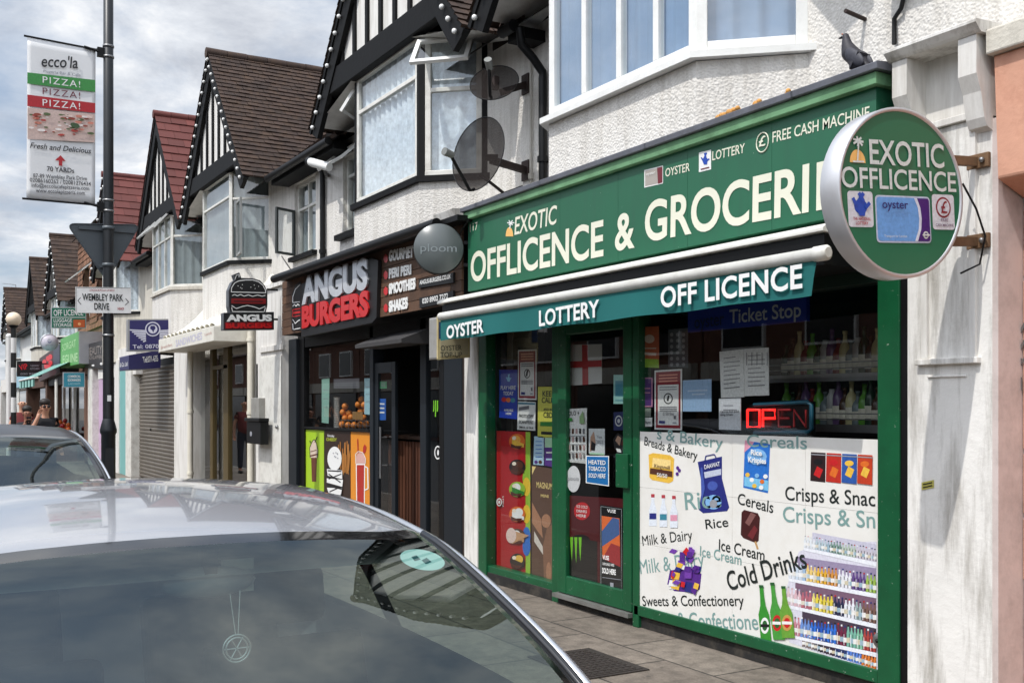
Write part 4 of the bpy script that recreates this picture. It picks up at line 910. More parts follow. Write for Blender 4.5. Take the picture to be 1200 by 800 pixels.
f = fl_on(DP - .008); f.line([(704.2, 688), (704.2, 593), (728.3, 596.5), (728.3, 696)], .7, P('palegrey2', (150, 152, 154))); f.poly([(706, 654), (705, 604), (726, 607), (727, 664)], P('vapeor', (196, 96, 50))); f.poly([(705.5, 640), (705.2, 622), (718, 606), (725.5, 608), (726, 626)], P('vapebl', (60, 86, 130))); f.poly([(706, 654), (716, 636), (726.5, 640), (727, 664)], P('vaperd', (140, 50, 50))); f.line([(706, 676), (728, 679)], .6, GREY); f.poly([(715, 690), (715, 682), (719, 682.6), (719, 690.5)], GREY); f.build('print', r_)
pv(r_, 'VUSE', (712, 600), (722, 601), 4, WHITE, DP - .008); pv(r_, 'VUSE', (706.5, 655), (714, 656), 5, WHITE, DP - .009, off=.03); pv(r_, 'SOLD HERE', (706, 671), (722, 673.5), 6.5, WHITE, DP - .009, off=.04); pv(r_, 'DISPOSABLE VAPES', (706.5, 661.5), (720, 663.4), 3, WHITE, DP - .009)
for lab, pts, m in (('pale teal notice high on the right of the shop door', [(719, 473), (719, 439), (732, 439), (732, 473)], P('noticeteal', (140, 186, 180))),
                    ('dark blue sticker with pale ring on the shop door', [(719, 504), (719, 483), (731, 482), (731, 504)], P('navy2', (24, 34, 84)))):
    r_ = poster('sticker', lab, 'sticker', pts, m, DP)
    f = fl_on(DP)
    if 'ring' in lab: f.disc((725, 493), 4.4, 6.5, P('palegrey', (186, 188, 188))); f.disc((725, 493), 3.2, 4.9, P('navy2', (24, 34, 84))); f.disc((725, 493), 1.6, 2.5, P('palegrey', (186, 188, 188)))
    else: f.poly([(721, 464), (721, 446), (730, 446), (730, 464)], P('tealp', (60, 130, 150))); f.line([(721, 469), (730, 469)], 1, P('tealp', (60, 130, 150)))
    f.build('print', r_)
f = fl_on(DP); f.poly([(720, 526), (718.5, 514), (724, 507), (731, 512), (731, 528), (727, 530)], BLK); f.poly([(721, 516), (724, 510), (728, 513), (726, 522)], P('skinp', (176, 140, 120))); f.poly([(722, 525), (727, 526), (728, 530), (723, 529)], WHITE); f.poly([(727, 521), (730, 514), (731, 522)], P('darkred', (82, 16, 22))); o = f.build('sticker', None); tag(o, 'cut-out black and flesh coloured sticker below the ring sticker', 'sticker')
c0 = at(725, 518, DP); [setattr(v, 'co', v.co - c0) for v in o.data.vertices]; o.location = c0
# in the big window
WPY = SHOP + .05
r_ = poster('notice', 'red bordered age restriction notice standing on the printed panel', 'notice', [(767, 503), (767, 434), (799, 432), (799, 504)], PW, WPY); q = notice_face(r_, (767, 799, 434, 503, 432, 504), WPY)
pv(r_, '£150 fine', (777, 486.5), (790, 486.7), 4, P('greytext', (110, 110, 116)), WPY)
for lab, pts, m, kind in (('orange and lime leaflet high in the left of the big window', [(750, 430), (751, 383), (772, 382), (772, 431)], P('leaflet', (190, 96, 56)), 1),
                          ('purple framed card beside the red bordered notice', [(750, 477), (750, 442), (765, 442), (765, 477)], P('violet2', (86, 52, 116)), 2),
                          ('small grey card over the white label in the big window', [(750, 488), (750, 478), (762.5, 478), (762.5, 488)], P('graycard', (126, 134, 126)), 0),
                          ('small white label at the lower left of the big window', [(749, 500), (749, 489), (764, 489), (764, 499.5)], PW, 3),
                          ('pale blue sheet right of the red bordered notice', [(800, 482), (800, 445.5), (833.5, 444), (833.5, 482)], P('sheetblue', (150, 180, 214)), 4),
                          ('white typed letter sheet with a crumpled left edge', [(845, 466), (843, 412), (871, 409), (872, 465)], PW, 5),
                          ('white sheet of printed tables taped beside the typed letter', [(872.5, 464), (871.5, 409), (900.5, 407), (901, 463)], PW, 6),
                          ('small white letter sheet left of the neon sign', [(842.5, 503), (842.5, 467), (868, 466), (868, 504)], P('paper3', (206, 208, 214), .7), 7),
                          ('sheet of round pale stickers behind the big window', [(783, 430), (783, 386), (806, 384), (806, 431)], P('dimsheet', (84, 88, 92)), 8)):
    r_ = poster('leaflet' if kind == 1 else 'paper_sheet', lab, 'notice', pts, m, WPY + (.06 if kind == 8 else 0)); f = fl_on(WPY + (.06 if kind == 8 else 0)); T_ = P('greytext', (110, 110, 116))
    if kind == 1: f.poly([(751, 430), (751, 420), (772, 421), (772, 431)], LGRN); f.disc((761, 397), 6, 5, P('leafcream', (220, 196, 180))); f.line([(754, 408), (769, 408)], 1.2, P('leafcream', (220, 196, 180))); f.line([(754, 414), (769, 415)], 3, P('leafcream', (220, 196, 180)))
    if kind == 2: f.line([(751, 443), (764, 443), (764, 476), (751, 476), (751, 443)], 1, PINKP); f.line([(754, 455), (762, 455)], 1, PINKP); f.line([(754, 460), (762, 460)], 1, PINKP)
    if kind in (5, 6, 7): [f.line([(pts[1][0] + 5, pts[1][1] + 8 + v * 5), (pts[2][0] - (4 if v % 3 else 9), pts[2][1] + 9 + v * 5)], .8, T_) for v in range(8 if kind != 7 else 2)]
    if kind == 6: [f.line([(875 + 6 * v, 413), (875 + 6 * v, 428)], .7, T_) for v in range(5)]
    if kind == 8:
        for j in range(6):
            for i in range(3): f.disc((787 + i * 7, 392 + j * 7), 1.9, 2.2, P('palegrey2', (150, 152, 154)))
    if kind == 4: f.line([(806, 458), (829, 457)], 1.4, P('sheetpale', (196, 212, 230))); f.line([(811, 462), (826, 461.5)], 1.4, P('sheetpale', (196, 212, 230)))
    if f.b.v: f.build('print', r_)
    if kind == 3: pv(r_, 'Vaillant', (750, 496.5), (763, 496.5), 4, T_, WPY)
    if kind == 7: pv(r_, 'Card min limit spend', (844.5, 483.5), (866, 483), 2.8, BLK, WPY); pv(r_, 'during 15 hours', (844.5, 487), (859, 486.8), 2.8, BLK, WPY)
# transport ticket board
tk = thing('ticket_board', 'dark blue Ticket Stop board hung inside the top of the window', 'sign', at(875, 375, WPY + .02))
b = MB(); b.prism([at(806, 389.5, WPY + .02), at(806, 364, WPY + .02), at(945, 347, WPY + .02), at(945, 376, WPY + .02)], (0, .03, 0), P('ticketblue', (22, 44, 150), .5)); b.build('board', tk)
pv(tk, 'Ticket Stop', (855, 379), (939, 371), 16, P('ticketgrey', (190, 196, 206)), WPY + .02, res=4); pv(tk, 'oyster', (814, 385), (849, 380.5), 15, P('ticketdark', (12, 20, 74)), WPY + .02, res=4)
# lit sign
NEON = mat('neon_red', (255, 40, 36), .4, var=0, emit=1.7); NEONDIM = mat('neon_red_dim', (150, 40, 44), .4, var=0, emit=.12); NEONB = mat('unlit_blue_tube', (24, 84, 104), .35, var=0)
ns = thing('open_sign', 'neon OPEN sign with its first two letters lit red', 'neon sign', at(911, 504, WPY + .03)); NY = WPY + .03
b = MB(); b.prism([at(872, 507, NY + .02), at(872, 474, NY + .02), at(953, 470, NY + .02), at(953, 508, NY + .02)], (0, .02, 0), P('backplate', (20, 20, 22), .3)); b.build('backplate', ns)
def glyph(c, l, r, t, bt):
    m = (t + bt) / 2
    return {'O': [[(l, t), (r, t), (r, bt), (l, bt), (l, t)]], 'P': [[(l, bt), (l, t), (r, t), (r, m), (l, m)]], 'E': [[(r, t), (l, t), (l, bt), (r, bt)], [(l, m), (r - 2, m)]], 'N': [[(l, bt), (l, t), (r, bt), (r, t)]]}[c]
for c, l, m in (('O', 876, NEON), ('P', 894, NEON), ('E', 912.5, NEONDIM), ('N', 930.5, NEONDIM)):
    b = MB()
    for st in glyph(c, l, l + 14, 480, 500): b.tube([at(*p, NY - .01) for p in st], .0085 if m is NEON else .007, m, 8)
    b.build('neon_letter', ns)
b = MB(); b.tube([at(*p, NY) for p in ((884, 474), (946, 471), (951, 474), (951, 502), (947, 506), (884, 507))], .014, NEONB, 8); b.build('neon_border', ns)
# faint fruit crate behind: oranges etc on the fascia top
# ================================================================== round projecting sign
SX = -3.215
cS = atx(1058, 226, SX); RR = .385
tilt = R(3.4)
ya = R(4); hv = Vector((math.sin(ya), math.cos(ya), 0)); en = Vector((math.cos(ya), -math.sin(ya), 0))
eu, ev = hv * math.cos(tilt) + Vector((0, 0, math.sin(tilt))), hv * -math.sin(tilt) + Vector((0, 0, math.cos(tilt)))
def sp(u, v, e=0.0): return cS + eu * (u * RR) + ev * (v * RR) + en * e
rs = thing('projecting_sign', 'big round green projecting sign reading EXOTIC OFFLICENCE on the white pier', 'shop sign', cS)
ALU = mat('sign_rim_aluminium', (196, 196, 198), .38, metal=.55, var=.06)
RSG = mat('round_sign_green', (34, 106, 76), .3, var=.04)
b = MB(); n = 64
ring = lambda r, e: [sp(r * math.cos(2 * math.pi * i / n), r * math.sin(2 * math.pi * i / n), e) for i in range(n)]
A_, B_, C2, D2 = ring(1, -.112), ring(1, 0.0), ring(.965, .004), ring(.95, -.006)
b.add(A_ + B_ + C2 + D2, [(k * n + i, k * n + (i + 1) % n, (k + 1) * n + (i + 1) % n, (k + 1) * n + i) for k in range(3) for i in range(n)], ALU, True)
b.build('rim', rs); b = MB(); b.add(ring(.955, -.004), [tuple(range(n))], RSG); b.add(ring(.99, -.110), [tuple(range(n))[::-1]], RSG); b.build('sign_face', rs, fix=False)
def sw(s, u0, u1, v, h, m=WHITE, **k): return words(rs, s, sp(u0, v), sp(u1, v), ev * (h * RR), m, normal=en, **{**dict(off=.015, lift=.001), **k})
SGREY = P('signwhite', (206, 212, 208), .4)
sw('EXOTIC', -.50, .70, .315, .285, SGREY); sw('OFFLICENCE', -.945, .885, .035, .235, SGREY, off=.012)
class Face:
    def __init__(s): s.b = MB(); s.k = 0
    def poly(s, pts, m): s.k += 1; s.b.add([sp(u, v, .0008 * s.k - .003) for u, v in pts], [tuple(range(len(pts)))], m); return s
    def disc(s, c, rx, ry, m, nn=22): return s.poly([(c[0] + rx * math.cos(2 * math.pi * i / nn), c[1] + ry * math.sin(2 * math.pi * i / nn)) for i in range(nn)], m)
    def line(s, pts, w, m):
        for a, c in zip(pts, pts[1:]):
            dx, dy = c[0] - a[0], c[1] - a[1]; L = math.hypot(dx, dy) or 1; nx, ny = -dy / L * w / 2, dx / L * w / 2
            s.poly([(a[0] + nx, a[1] + ny), (c[0] + nx, c[1] + ny), (c[0] - nx, c[1] - ny), (a[0] - nx, a[1] - ny)], m)
        return s
    def rrect(s, l, r, bt, t, rad, m):
        pts = []
        for cx, cy, a0 in ((r - rad, t - rad, 0), (l + rad, t - rad, 90), (l + rad, bt + rad, 180), (r - rad, bt + rad, 270)):
            pts += [(cx + rad * math.cos(R(a0 + k * 22.5)), cy + rad * math.sin(R(a0 + k * 22.5))) for k in range(5)]
        return s.poly(pts, m)
F_ = Face(); F_.poly([(-.80, .325)] + [(-.68 + .12 * math.cos(math.pi - k * math.pi / 12), .325 + .15 * math.sin(k * math.pi / 12)) for k in range(13)], PALMY)
for a in range(7): F_.line([(-.665, .575), (-.665 + .085 * math.cos(a * .9), .575 + .06 * math.sin(a * .9) - .01)], .026, SGREY)
F_.line([(-.665, .57), (-.70, .33)], .022, SGREY); F_.line([(-.77, .33), (-.6, .335)], .02, SGREY); F_.b.build('palm_emblem', rs, fix=False)
F_ = Face(); F_.rrect(-.86, -.475, -.41, .0, .04, P('signcard', (206, 208, 214))); 
F_.disc((-.665, -.175), .10, .085, LOTBLUE); F_.line([(-.70, -.12), (-.615, .0 - .02)], .05, LOTBLUE); F_.line([(-.62, -.12), (-.69, -.02)], .05, LOTBLUE); F_.line([(-.74, -.16), (-.785, -.08)], .045, LOTBLUE); F_.line([(-.60, -.19), (-.53, -.13)], .045, LOTBLUE); F_.poly([(-.73, -.22), (-.60, -.22), (-.62, -.285), (-.70, -.285)], LOTBLUE); F_.b.build('lottery_emblem', rs, fix=False)
sw('THE NATIONAL', -.80, -.53, -.335, .035, P('signred', (160, 40, 50)), off=.02, lift=.003); sw('LOTTERY', -.76, -.57, -.385, .035, P('signred', (160, 40, 50)), off=.02, lift=.003)
F_ = Face(); F_.rrect(-.44, .44, -.585, -.035, .05, P('cardedge', (186, 196, 214))); F_.rrect(-.42, .42, -.565, -.055, .045, P('oysterblue', (104, 156, 214))); 
F_.poly([(.17, -.563), (.235, -.42), (.25, -.3), (.235, -.17), (.18, -.057), (.40, -.057), (.418, -.08), (.418, -.54), (.40, -.563)], P('cardwhite', (214, 218, 230))); F_.poly([(.215, -.563), (.275, -.42), (.29, -.3), (.275, -.17), (.225, -.057), (.40, -.057), (.418, -.08), (.418, -.54), (.40, -.563)], P('oysterpurple', (66, 30, 110)))
F_.disc((.345, -.49), .045, .045, SGREY, 16); F_.disc((.345, -.49), .027, .027, P('oysterpurple', (66, 30, 110)), 16); F_.line([(.285, -.49), (.405, -.49)], .018, SGREY); F_.b.build('travel_card_emblem', rs, fix=False)
sw('oyster', -.35, .06, -.19, .10, P('oysternavy', (34, 26, 100)), off=.012, lift=.006); sw('Transport for London', -.34, .02, -.525, .03, SGREY, off=.0, lift=.006)
F_ = Face(); F_.rrect(.475, .845, -.42, -.0, .04, P('signcard', (206, 208, 214))); F_.disc((.66, -.155), .125, .125, P('poundred', (130, 40, 50))); F_.disc((.66, -.155), .103, .103, P('signcard', (206, 208, 214))); F_.b.build('cash_emblem', rs, fix=False)
sw('£', .61, .715, -.225, .145, P('poundred', (130, 40, 50)), off=.01, lift=.003); sw('FREE', .60, .72, -.325, .035, P('poundgrey', (110, 90, 110)), lift=.003); sw('CASH MACHINE', .51, .81, -.385, .033, P('poundgrey', (110, 90, 110)), lift=.003)
for px0, py0, px1, py1 in ((1126, 193, 1155, 188), (1119, 283, 1155, 282)):
    e = at(px1, py1, PIER); s0 = Vector((e.x - .05, cS.y + RR * .8, e.z - .02)); b = MB(); b.bar(s0, e + Vector((-.04, -.005, 0)), .03, .045, RUST); b.box(e.x - .09, e.x + .03, PIER - .022, PIER - .002, e.z - .035, e.z + .035, RUST); b.sphere(e + Vector((0, -.03, 0)), .014, STEEL, 8, 6); b.build('bracket', rs, bevel=.003)
b = MB(); a0 = at(1128, 215, PIER - .15); b.tube([a0, a0 + Vector((.03, .06, -.12)), a0 + Vector((.05, .1, -.25)), a0 + Vector((0.02, .1, -.38)), a0 + Vector((-.05, .05, -.42))], .005, BLACKPL, 6); b.build('cable', rs)
# little yellow sticker on the pier
r_ = poster('sticker', 'small yellow printed sticker halfway down the white pier', 'sticker', [(1080, 574), (1080, 565), (1094, 562), (1094, 571)], P('stickyellow', (186, 178, 92)), PIER - .004, thick=.003)
f = Flat(y=PIER - .006); f.line([(1081.5, 567.5), (1092.5, 565)], 1.3, BLK); f.line([(1081.5, 571), (1092.5, 568.5)], 1.3, BLK); f.build('print', r_)
# ================================================================== oyster top-up box
ob = thing('lightbox_sign', 'worn beige box sign reading OYSTER TOP-UP behind the awning end', 'shop sign', atx(524, 398, -8.62))
OX = -8.62; BEI = mat('beige_plastic', (196, 180, 132), .5, var=.08, grime=.5, grime_rgb=(110, 96, 66)); FACEB = mat('lightbox_face', (184, 174, 140), .4, var=.08)
p = [atx(512, 421, OX), atx(512, 371, OX), atx(549, 372, OX), atx(549, 418.5, OX)]
b = MB(); b.prism(p, (-.16, 0, 0), mat('lightbox_casing', (150, 148, 144), .5, grime=.4)); b.build('casing', ob, bevel=.02)
b = MB(); cen = sum(p, Vector()) / 4; b.prism([cen + (q - cen) * 1.02 + Vector((.001, 0, 0)) for q in p], (.025, 0, 0), BEI); b.build('rim', ob, bevel=.01)
b = MB(); b.prism([cen + (q - cen) * .88 + Vector((.027, 0, 0)) for q in p], (.004, 0, 0), FACEB); b.build('sign_face', ob)
fx = Flat(x=OX + .033); fx.poly([(514.5, 397), (514.5, 377), (522, 377), (522, 397)], P('navy3', (24, 60, 110))); fx.build('blue_panel', ob)
wx(ob, 'OYSTER', (516.5, 411), (541, 410), 6, OX + .033, PRINTBLACK, off=.004); wx(ob, 'TOP-UP', (516, 418.6), (541.5, 418.3), 6, OX + .033, PRINTBLACK, off=.004)
b = MB(); b.box(OX - .12, OX - .04, p[2].y, PIER, p[2].z - .15, p[2].z - .1, RUST); b.build('bracket', ob)
# pigeon on the flashing
def skin(name, joints, edges, m, parent=None, sub=2, root=0):
    me = bpy.data.meshes.new(name); off = root_of(parent).location if parent else Vector((0, 0, 0))
    me.from_pydata([tuple(Vector(j[0]) - off) for j in joints], edges, []); o = bpy.data.objects.new(name, me); COL.objects.link(o)
    o.modifiers.new('skin', 'SKIN'); sv = me.skin_vertices[0].data if me.skin_vertices else None
    if sv is None:
        bpy.context.view_layer.objects.active = o; o.select_set(True); bpy.ops.mesh.customdata_skin_add(); sv = me.skin_vertices[0].data
    for i, j in enumerate(joints):
        r = j[1]; sv[i].radius = (r, r) if not isinstance(r, tuple) else r; sv[i].use_root = (i == root)
    s = o.modifiers.new('sub', 'SUBSURF'); s.levels = sub; s.render_levels = sub
    dg = bpy.context.evaluated_depsgraph_get(); ev_ = o.evaluated_get(dg); nm = bpy.data.meshes.new_from_object(ev_)
    o.modifiers.clear(); o.data = nm; bpy.data.meshes.remove(me); nm.materials.clear(); nm.materials.append(m)
    nm.polygons.foreach_set('use_smooth', [True] * len(nm.polygons)); nm.update()
    if parent: o.parent = parent
    return o
PIG = mat('dark_pigeon_feather', (46, 44, 50), .6, var=.3, vscale=30, bump=.3, bscale=90, bdist=.004); PIGN = mat('pigeon_neck', (40, 46, 50), .35, var=.2, vscale=40)
pb = at(1001, 87, 4.5); pg = thing('pigeon', 'dark grey pigeon standing on the lead flashing of the green sign', 'bird', pb)
V3 = lambda *a: Vector(a)
sc_ = 1.0
skin('pigeon_body', [(pb + V3(.0, 0, .085), .05), (pb + V3(-.03, 0, .125), .05), (pb + V3(-.048, 0, .165), .036), (pb + V3(-.056, 0, .20), .024), (pb + V3(-.06, 0, .228), .023), (pb + V3(-.074, 0, .229), .015), (pb + V3(.04, 0, .055), .036), (pb + V3(.085, 0, .02), .022), (pb + V3(.125, 0, -.02), .012)], [(0, 1), (1, 2), (2, 3), (3, 4), (4, 5), (0, 6), (6, 7), (7, 8)], PIG, pg)
b = MB(); b.lathe(pb + V3(-.087, 0, .226), [(.008, 0), (.006, -.012), (.001, -.026)], mat('dark_beak', (40, 38, 36), .5), 8, 'x'); b.build('beak', pg)
for s in (-1, 1):
    b = MB(); b.sphere(pb + V3(-.066, s * .02, .234), .0045, mat('orange_eye', (190, 90, 30), .3), 8, 6); b.build('eye', pg)
    b = MB(); b.tube([pb + V3(0, s * .022, .06), pb + V3(.005, s * .022, .0), pb + V3(-.02, s * .024, -.004)], .006, mat('pink_leg', (150, 70, 66), .6), 6); b.build('leg', pg)
    b = MB(); b.sphere((0, 0, 0), 1, mat('pigeon_wing', (58, 58, 66), .6, var=.25, vscale=40), 16, 10); a_ = R(40)
    b.v = [tuple(pb + V3(.03, s * .036, .08) + V3(x * .085 * math.cos(a_) + z * .036 * math.sin(a_), y * .016, -x * .085 * math.sin(a_) + z * .036 * math.cos(a_))) for x, y, z in b.v]; o = b.build('wing', pg)
RUSTD = mat('dark_rusty_bracket', (52, 40, 36), .8, var=.3, vscale=12)
# ================================================================== burger shop (house h2)
def quadY(name, parent, pts, y, m, d=.004):
    b = MB(); b.prism([at(*p, y) for p in pts], (0, d, 0), m); return b.build(name, parent)
xl2, xr2 = X(331, FACE), X(541.5, FACE); zb2, zt2 = Zy(332, 393, FACE), Zy(332, 330, FACE)
bs = thing('fascia_sign', 'dark wooden fascia with raised ANGUS BURGERS letters and a menu list', 'shop sign', ((xl2 + xr2) / 2, FACE, zb2))
WOOD = mat('stained_sign_plank', (92, 66, 48), .7, var=.25, vscale=3, island=.28, bump=.5, bscale=14, grime=.4, grime_rgb=(50, 36, 28))
b = MB(); rnd = random.Random(11); nr = 7; hh = (zt2 - zb2) / nr
b.box(xl2, xr2, FACE + .02, W - .02, zb2, zt2, BLACKPL)
for j in range(nr):
    x = xl2
    while x < xr2:
        x2 = min(x + rnd.uniform(.5, 1.0), xr2); b.box(x + .003, x2 - .003, FACE - rnd.random() * .008, FACE + .018, zb2 + j * hh + .003, zb2 + (j + 1) * hh - .003, WOOD); x = x2
b.build('plank_board', bs)
b = MB(); b.box(xl2 + .75, X(446, FACE), FACE - .05, FACE - .008, Zy(400, 372, FACE) - .08, zt2 - .05, P('matblack', (16, 16, 17), .5)); 
f0 = [at(353, 395, FACE - .05), at(353, 333, FACE - .05), at(434, 302, FACE - .05), at(443, 305, FACE - .05), at(441, 372, FACE - .05), at(436, 378, FACE - .05)]
b = MB(); b.prism(f0, (0, .042, 0), P('matblack', (16, 16, 17), .5)); b.build('backing_board', bs, bevel=.01)
MET = mat('brushed_letter', (206, 208, 212), .28, metal=.35, var=.12, vscale=4); LRED = mat('red_acrylic_letter', (198, 34, 36), .3, var=.04)
wy(bs, 'ANGUS', (355.5, 357.5), (432.5, 338.5), 32, FACE - .05, MET, off=.05, ext=.02)
wy(bs, 'BURGERS', (355.5, 385), (433.5, 370), 26, FACE - .05, LRED, off=.05, ext=.02)
f = Flat(y=FACE - .012); BP = P('matblack', (16, 16, 17), .5)
f.poly([(341.5, 387), (342, 345), (346, 334), (352.5, 329), (353, 387)], BP)
f.build('burger_panel', bs); f = Flat(y=FACE - .014)
f.line([(351.5, 353.5), (343, 354.5), (343, 348), (346, 339), (351.5, 333.5)], .9, WHITE); f.line([(343, 359), (345, 356.5), (347, 358.8), (349, 356), (351, 358)], .9, WHITE); f.line([(352, 361.5), (343, 362.8), (343, 371), (352, 369.6)], 1.1, LRED); f.line([(343, 366.8), (352, 365.5)], 2.6, LRED)
f.line([(343, 374), (346, 379), (349, 376), (351.5, 374.5)], .9, WHITE); f.line([(343, 379), (343.5, 386), (352, 384.3)], .9, WHITE); f.build('burger_emblem', bs)
for s, p0, p1, h_ in (('GOURMET BURGERS', (456.5, 306.7), (514, 296.3), 13), ('PERI PERI', (456.6, 326.5), (482.5, 321.6), 11.5), ('SMOOTHIES', (456.6, 345), (487.6, 338.6), 12.5), ('SHAKES', (456.7, 366), (478.6, 361.4), 13)):
    wy(bs, s, p0, p1, h_, FACE - .008, WHITE, off=.045, ext=.008)
f = Flat(y=FACE - .012)
for cx, cy in ((452, 303), (452, 322.5), (452, 341), (452, 361)): f.poly([(cx - 2.6, cy + 1), (cx - 2, cy - 3), (cx, cy - 5.5), (cx + 2.2, cy - 3), (cx + 2.4, cy + 2), (cx + .8, cy + 5), (cx - 1.4, cy + 4.2)], LRED)
f.build('bullet_emblem', bs)
for s, q4, p0, p1, h_ in (('ANGUS-BURGERS.CO.UK', [(490.5, 337.5), (490.5, 327.5), (531, 319), (531, 331)], (492, 333.7), (528.8, 326.2), 5), ('020 8902 7272', [(491.5, 361), (491.5, 349), (531, 340.5), (531, 352.5)], (495, 355.9), (525.3, 349.7), 6)):
    pb_ = MB(); pb_.prism([at(*p, FACE - .025) for p in q4], (0, .02, 0), BP); o = pb_.build('plate', bs); wy(bs, s, p0, p1, h_, FACE - .025, WHITE, off=.02)
b = MB(); x0, x1 = X(321, 4.22), X(512, 4.22); zz = Zy(321, 327, 4.22)
b.tube([(x0, 4.22, zz), (x1, 4.22, zz)], .05, BLACKPL, 12); b.box(x0, x1 + .35, 4.25, W - .02, zz - .02, zz + .03, BLACKPL); b.build('canopy_roller', bs)
b = MB(); b.box(x0, x1 + .2, 4.5, W - .01, zz + .05, zz + .12, LEAD); b.build('flashing', bs)
# round disc sign
pd = thing('projecting_sign', 'dark grey round disc sign at the end of the burger fascia', 'shop sign', atx(514, 291, -8.47))
c0 = atx(514, 291, -8.47); r0 = 29.5 / FOC * (c0 - Vector((0, 0, EYE))).length * .985
GD = mat('grey_disc', (92, 98, 98), .3, var=.05); b = MB(); b.lathe(c0, [(0, 0), (r0 * .97, 0), (r0, -.012), (r0, -.09), (0, -.09)], GD, 48, 'x'); b.build('disc', pd)
b = MB(); b.lathe(c0, [(r0 * 1.003, -.008), (r0 * 1.012, -.09)], BLACKPL, 48, 'x'); b.build('rim', pd)
words(pd, 'ploom', c0 + Vector((.0, -r0 * .72, -.03)), c0 + Vector((.0, r0 * .72, -.03)), Vector((0, 0, .07)), P('ploomgrey', (128, 136, 138), .35), off=.0, normal=(1, 0, 0), lift=.003); pd.rotation_euler = (0, 0, -R(26))
b = MB(); e = c0 + Vector((-.05, r0, .06)); b.bar(e, e + Vector((0, .3, .0)), .03, .03, BLACKPL); b.bar(e + Vector((0, 0, -.2)), e + Vector((0, .3, -.2)), .03, .03, BLACKPL); b.build('bracket', pd)
# shopfront
def pst(pl, pr, y=SHOP, z0=0, z1=2.55, m=ANTHRA, name='shop_frame', dep=.14): return post(pl, pr, y, z0, z1, m, name, dep, h2)
SY = SHOP + .06
pst(331, 347, y=SHOP); pst(347, 356, y=SY - .01, m=BLACKPL, name='reveal'); pst(520, 541, y=SHOP); b = MB(); b.box(X(541, SHOP), X(545.5, SHOP), SHOP + .01, W, 0, 2.6, mat('bare_brick_edge', (52, 42, 36), .9, bump=.5, bscale=30, var=.3)); b.build('pier_edge', h2)
b = MB(); b.box(X(349, SY), X(520, SY), SY, SY + .1, 2.42, 2.62, BLACKPL); b.build('shop_header', h2)
pst(433, 437, y=SY); pst(492, 499, y=SY); pst(514.5, 520, y=SY, m=BLACKPL)
b = MB(); b.box(X(437, SY), X(495, SY), SY, SY + .1, Zy(440, 408, SY), Zy(440, 401, SY), ANTHRA); b.build('door_head', h2)
b = MB(); A0, A1 = at(427, 408, 4.45), at(482, 405, 4.45)
b.prism([(A0.x, 4.66, 2.42), (A0.x, 4.34, 2.30), (A0.x, 4.34, 2.26), (A0.x, 4.66, 2.26)], (A1.x - A0.x, 0, 0), mat('charcoal_canopy', (58, 56, 56), .8)); b.build('door_canopy', h2)
wz0, wz1 = Zy(357, 503, SY), 2.45
for pl, pr, nm in ((356, 433, 'shop_window'), (499, 514.5, 'shop_window')):
    b = MB(); y = SY + .03; b.quad((X(pl, y), y, .1), (X(pr, y), y, .1), (X(pr, y), y, 2.4), (X(pl, y), y, 2.4), SHOPGLASS); b.build(nm, h2)
for z_ in (wz0 + .01,): b = MB(); b.box(X(356, SY), X(433, SY), SY - .005, SY + .05, z_, z_ + .03, BLACKPL); b.build('transom', h2)
b = MB(); b.box(X(352, SHOP), X(517, SHOP), SHOP + .02, SHOP + .12, 0, .12, BLACKPL); b.build('plinth', h2)
# open door leaf with long handle
dl2, dr2 = X(437, SY), X(461, SY); b = MB()
for a0, a1, z0, z1 in ((dl2, dl2 + .1, .12, 2.12), (dr2 - .1, dr2, .12, 2.12), (dl2 + .1, dr2 - .1, .12, .3), (dl2 + .1, dr2 - .1, 2.0, 2.12)): b.box(a0, a1, SY + .02, SY + .06, z0, z1, ANTHRA)
d2 = b.build('shop_door', h2, bevel=.004); b = MB(); b.quad((dl2, SY + .04, .2), (dr2, SY + .04, .2), (dr2, SY + .04, 2.1), (dl2, SY + .04, 2.1), SHOPGLASS); b.build('door_glass', d2)
hx = X(450.5, SY); b = MB(); b.tube([(hx, SY - .05, Zy(450, 560, SY)), (hx, SY - .05, Zy(450, 500, SY))], .015, STEEL, 8)
for py in (512, 545): z = Zy(450, py, SY); b.tube([(hx, SY - .05, z), (hx, SY + .03, z)], .01, STEEL, 6)
b.build('door_handle', d2)
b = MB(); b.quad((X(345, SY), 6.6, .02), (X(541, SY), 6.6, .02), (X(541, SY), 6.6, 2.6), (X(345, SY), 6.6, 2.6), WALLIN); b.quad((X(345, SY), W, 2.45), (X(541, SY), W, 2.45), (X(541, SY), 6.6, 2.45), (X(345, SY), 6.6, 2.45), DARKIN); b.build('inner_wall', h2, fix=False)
# counter inside
ct = thing('counter', 'slatted dark wood counter inside the burger shop doorway', 'counter', at(478, 560, 5.04)); CW = mat('dark_slat_wood', (92, 56, 40), .6, var=.2, island=.2)
b = MB(); y = 5.04; x0, x1 = X(455, y), X(500, y); zt_c = Zy(478, 514, y); b.box(x0, x1, y + .03, y + .5, 0.02, zt_c, BLACKPL)
k = x0
while k < x1 - .05: b.box(k, k + .055, y, y + .03, .05, zt_c - .03, CW); k += .085
b.build('counter_front', ct); b = MB(); b.box(x0 - .03, x1 + .03, y - .05, y + .55, zt_c, zt_c + .04, mat('counter_top', (52, 36, 28), .4)); b.build('counter_top', ct)
wp = MB(); x = X(440, 6.5)
for i in range(22): wp.box(x + i * .1, x + i * .1 + .06, 6.5, 6.53, 1.5, 2.4, CW)
wp.build('wall_slat_panel', h2)
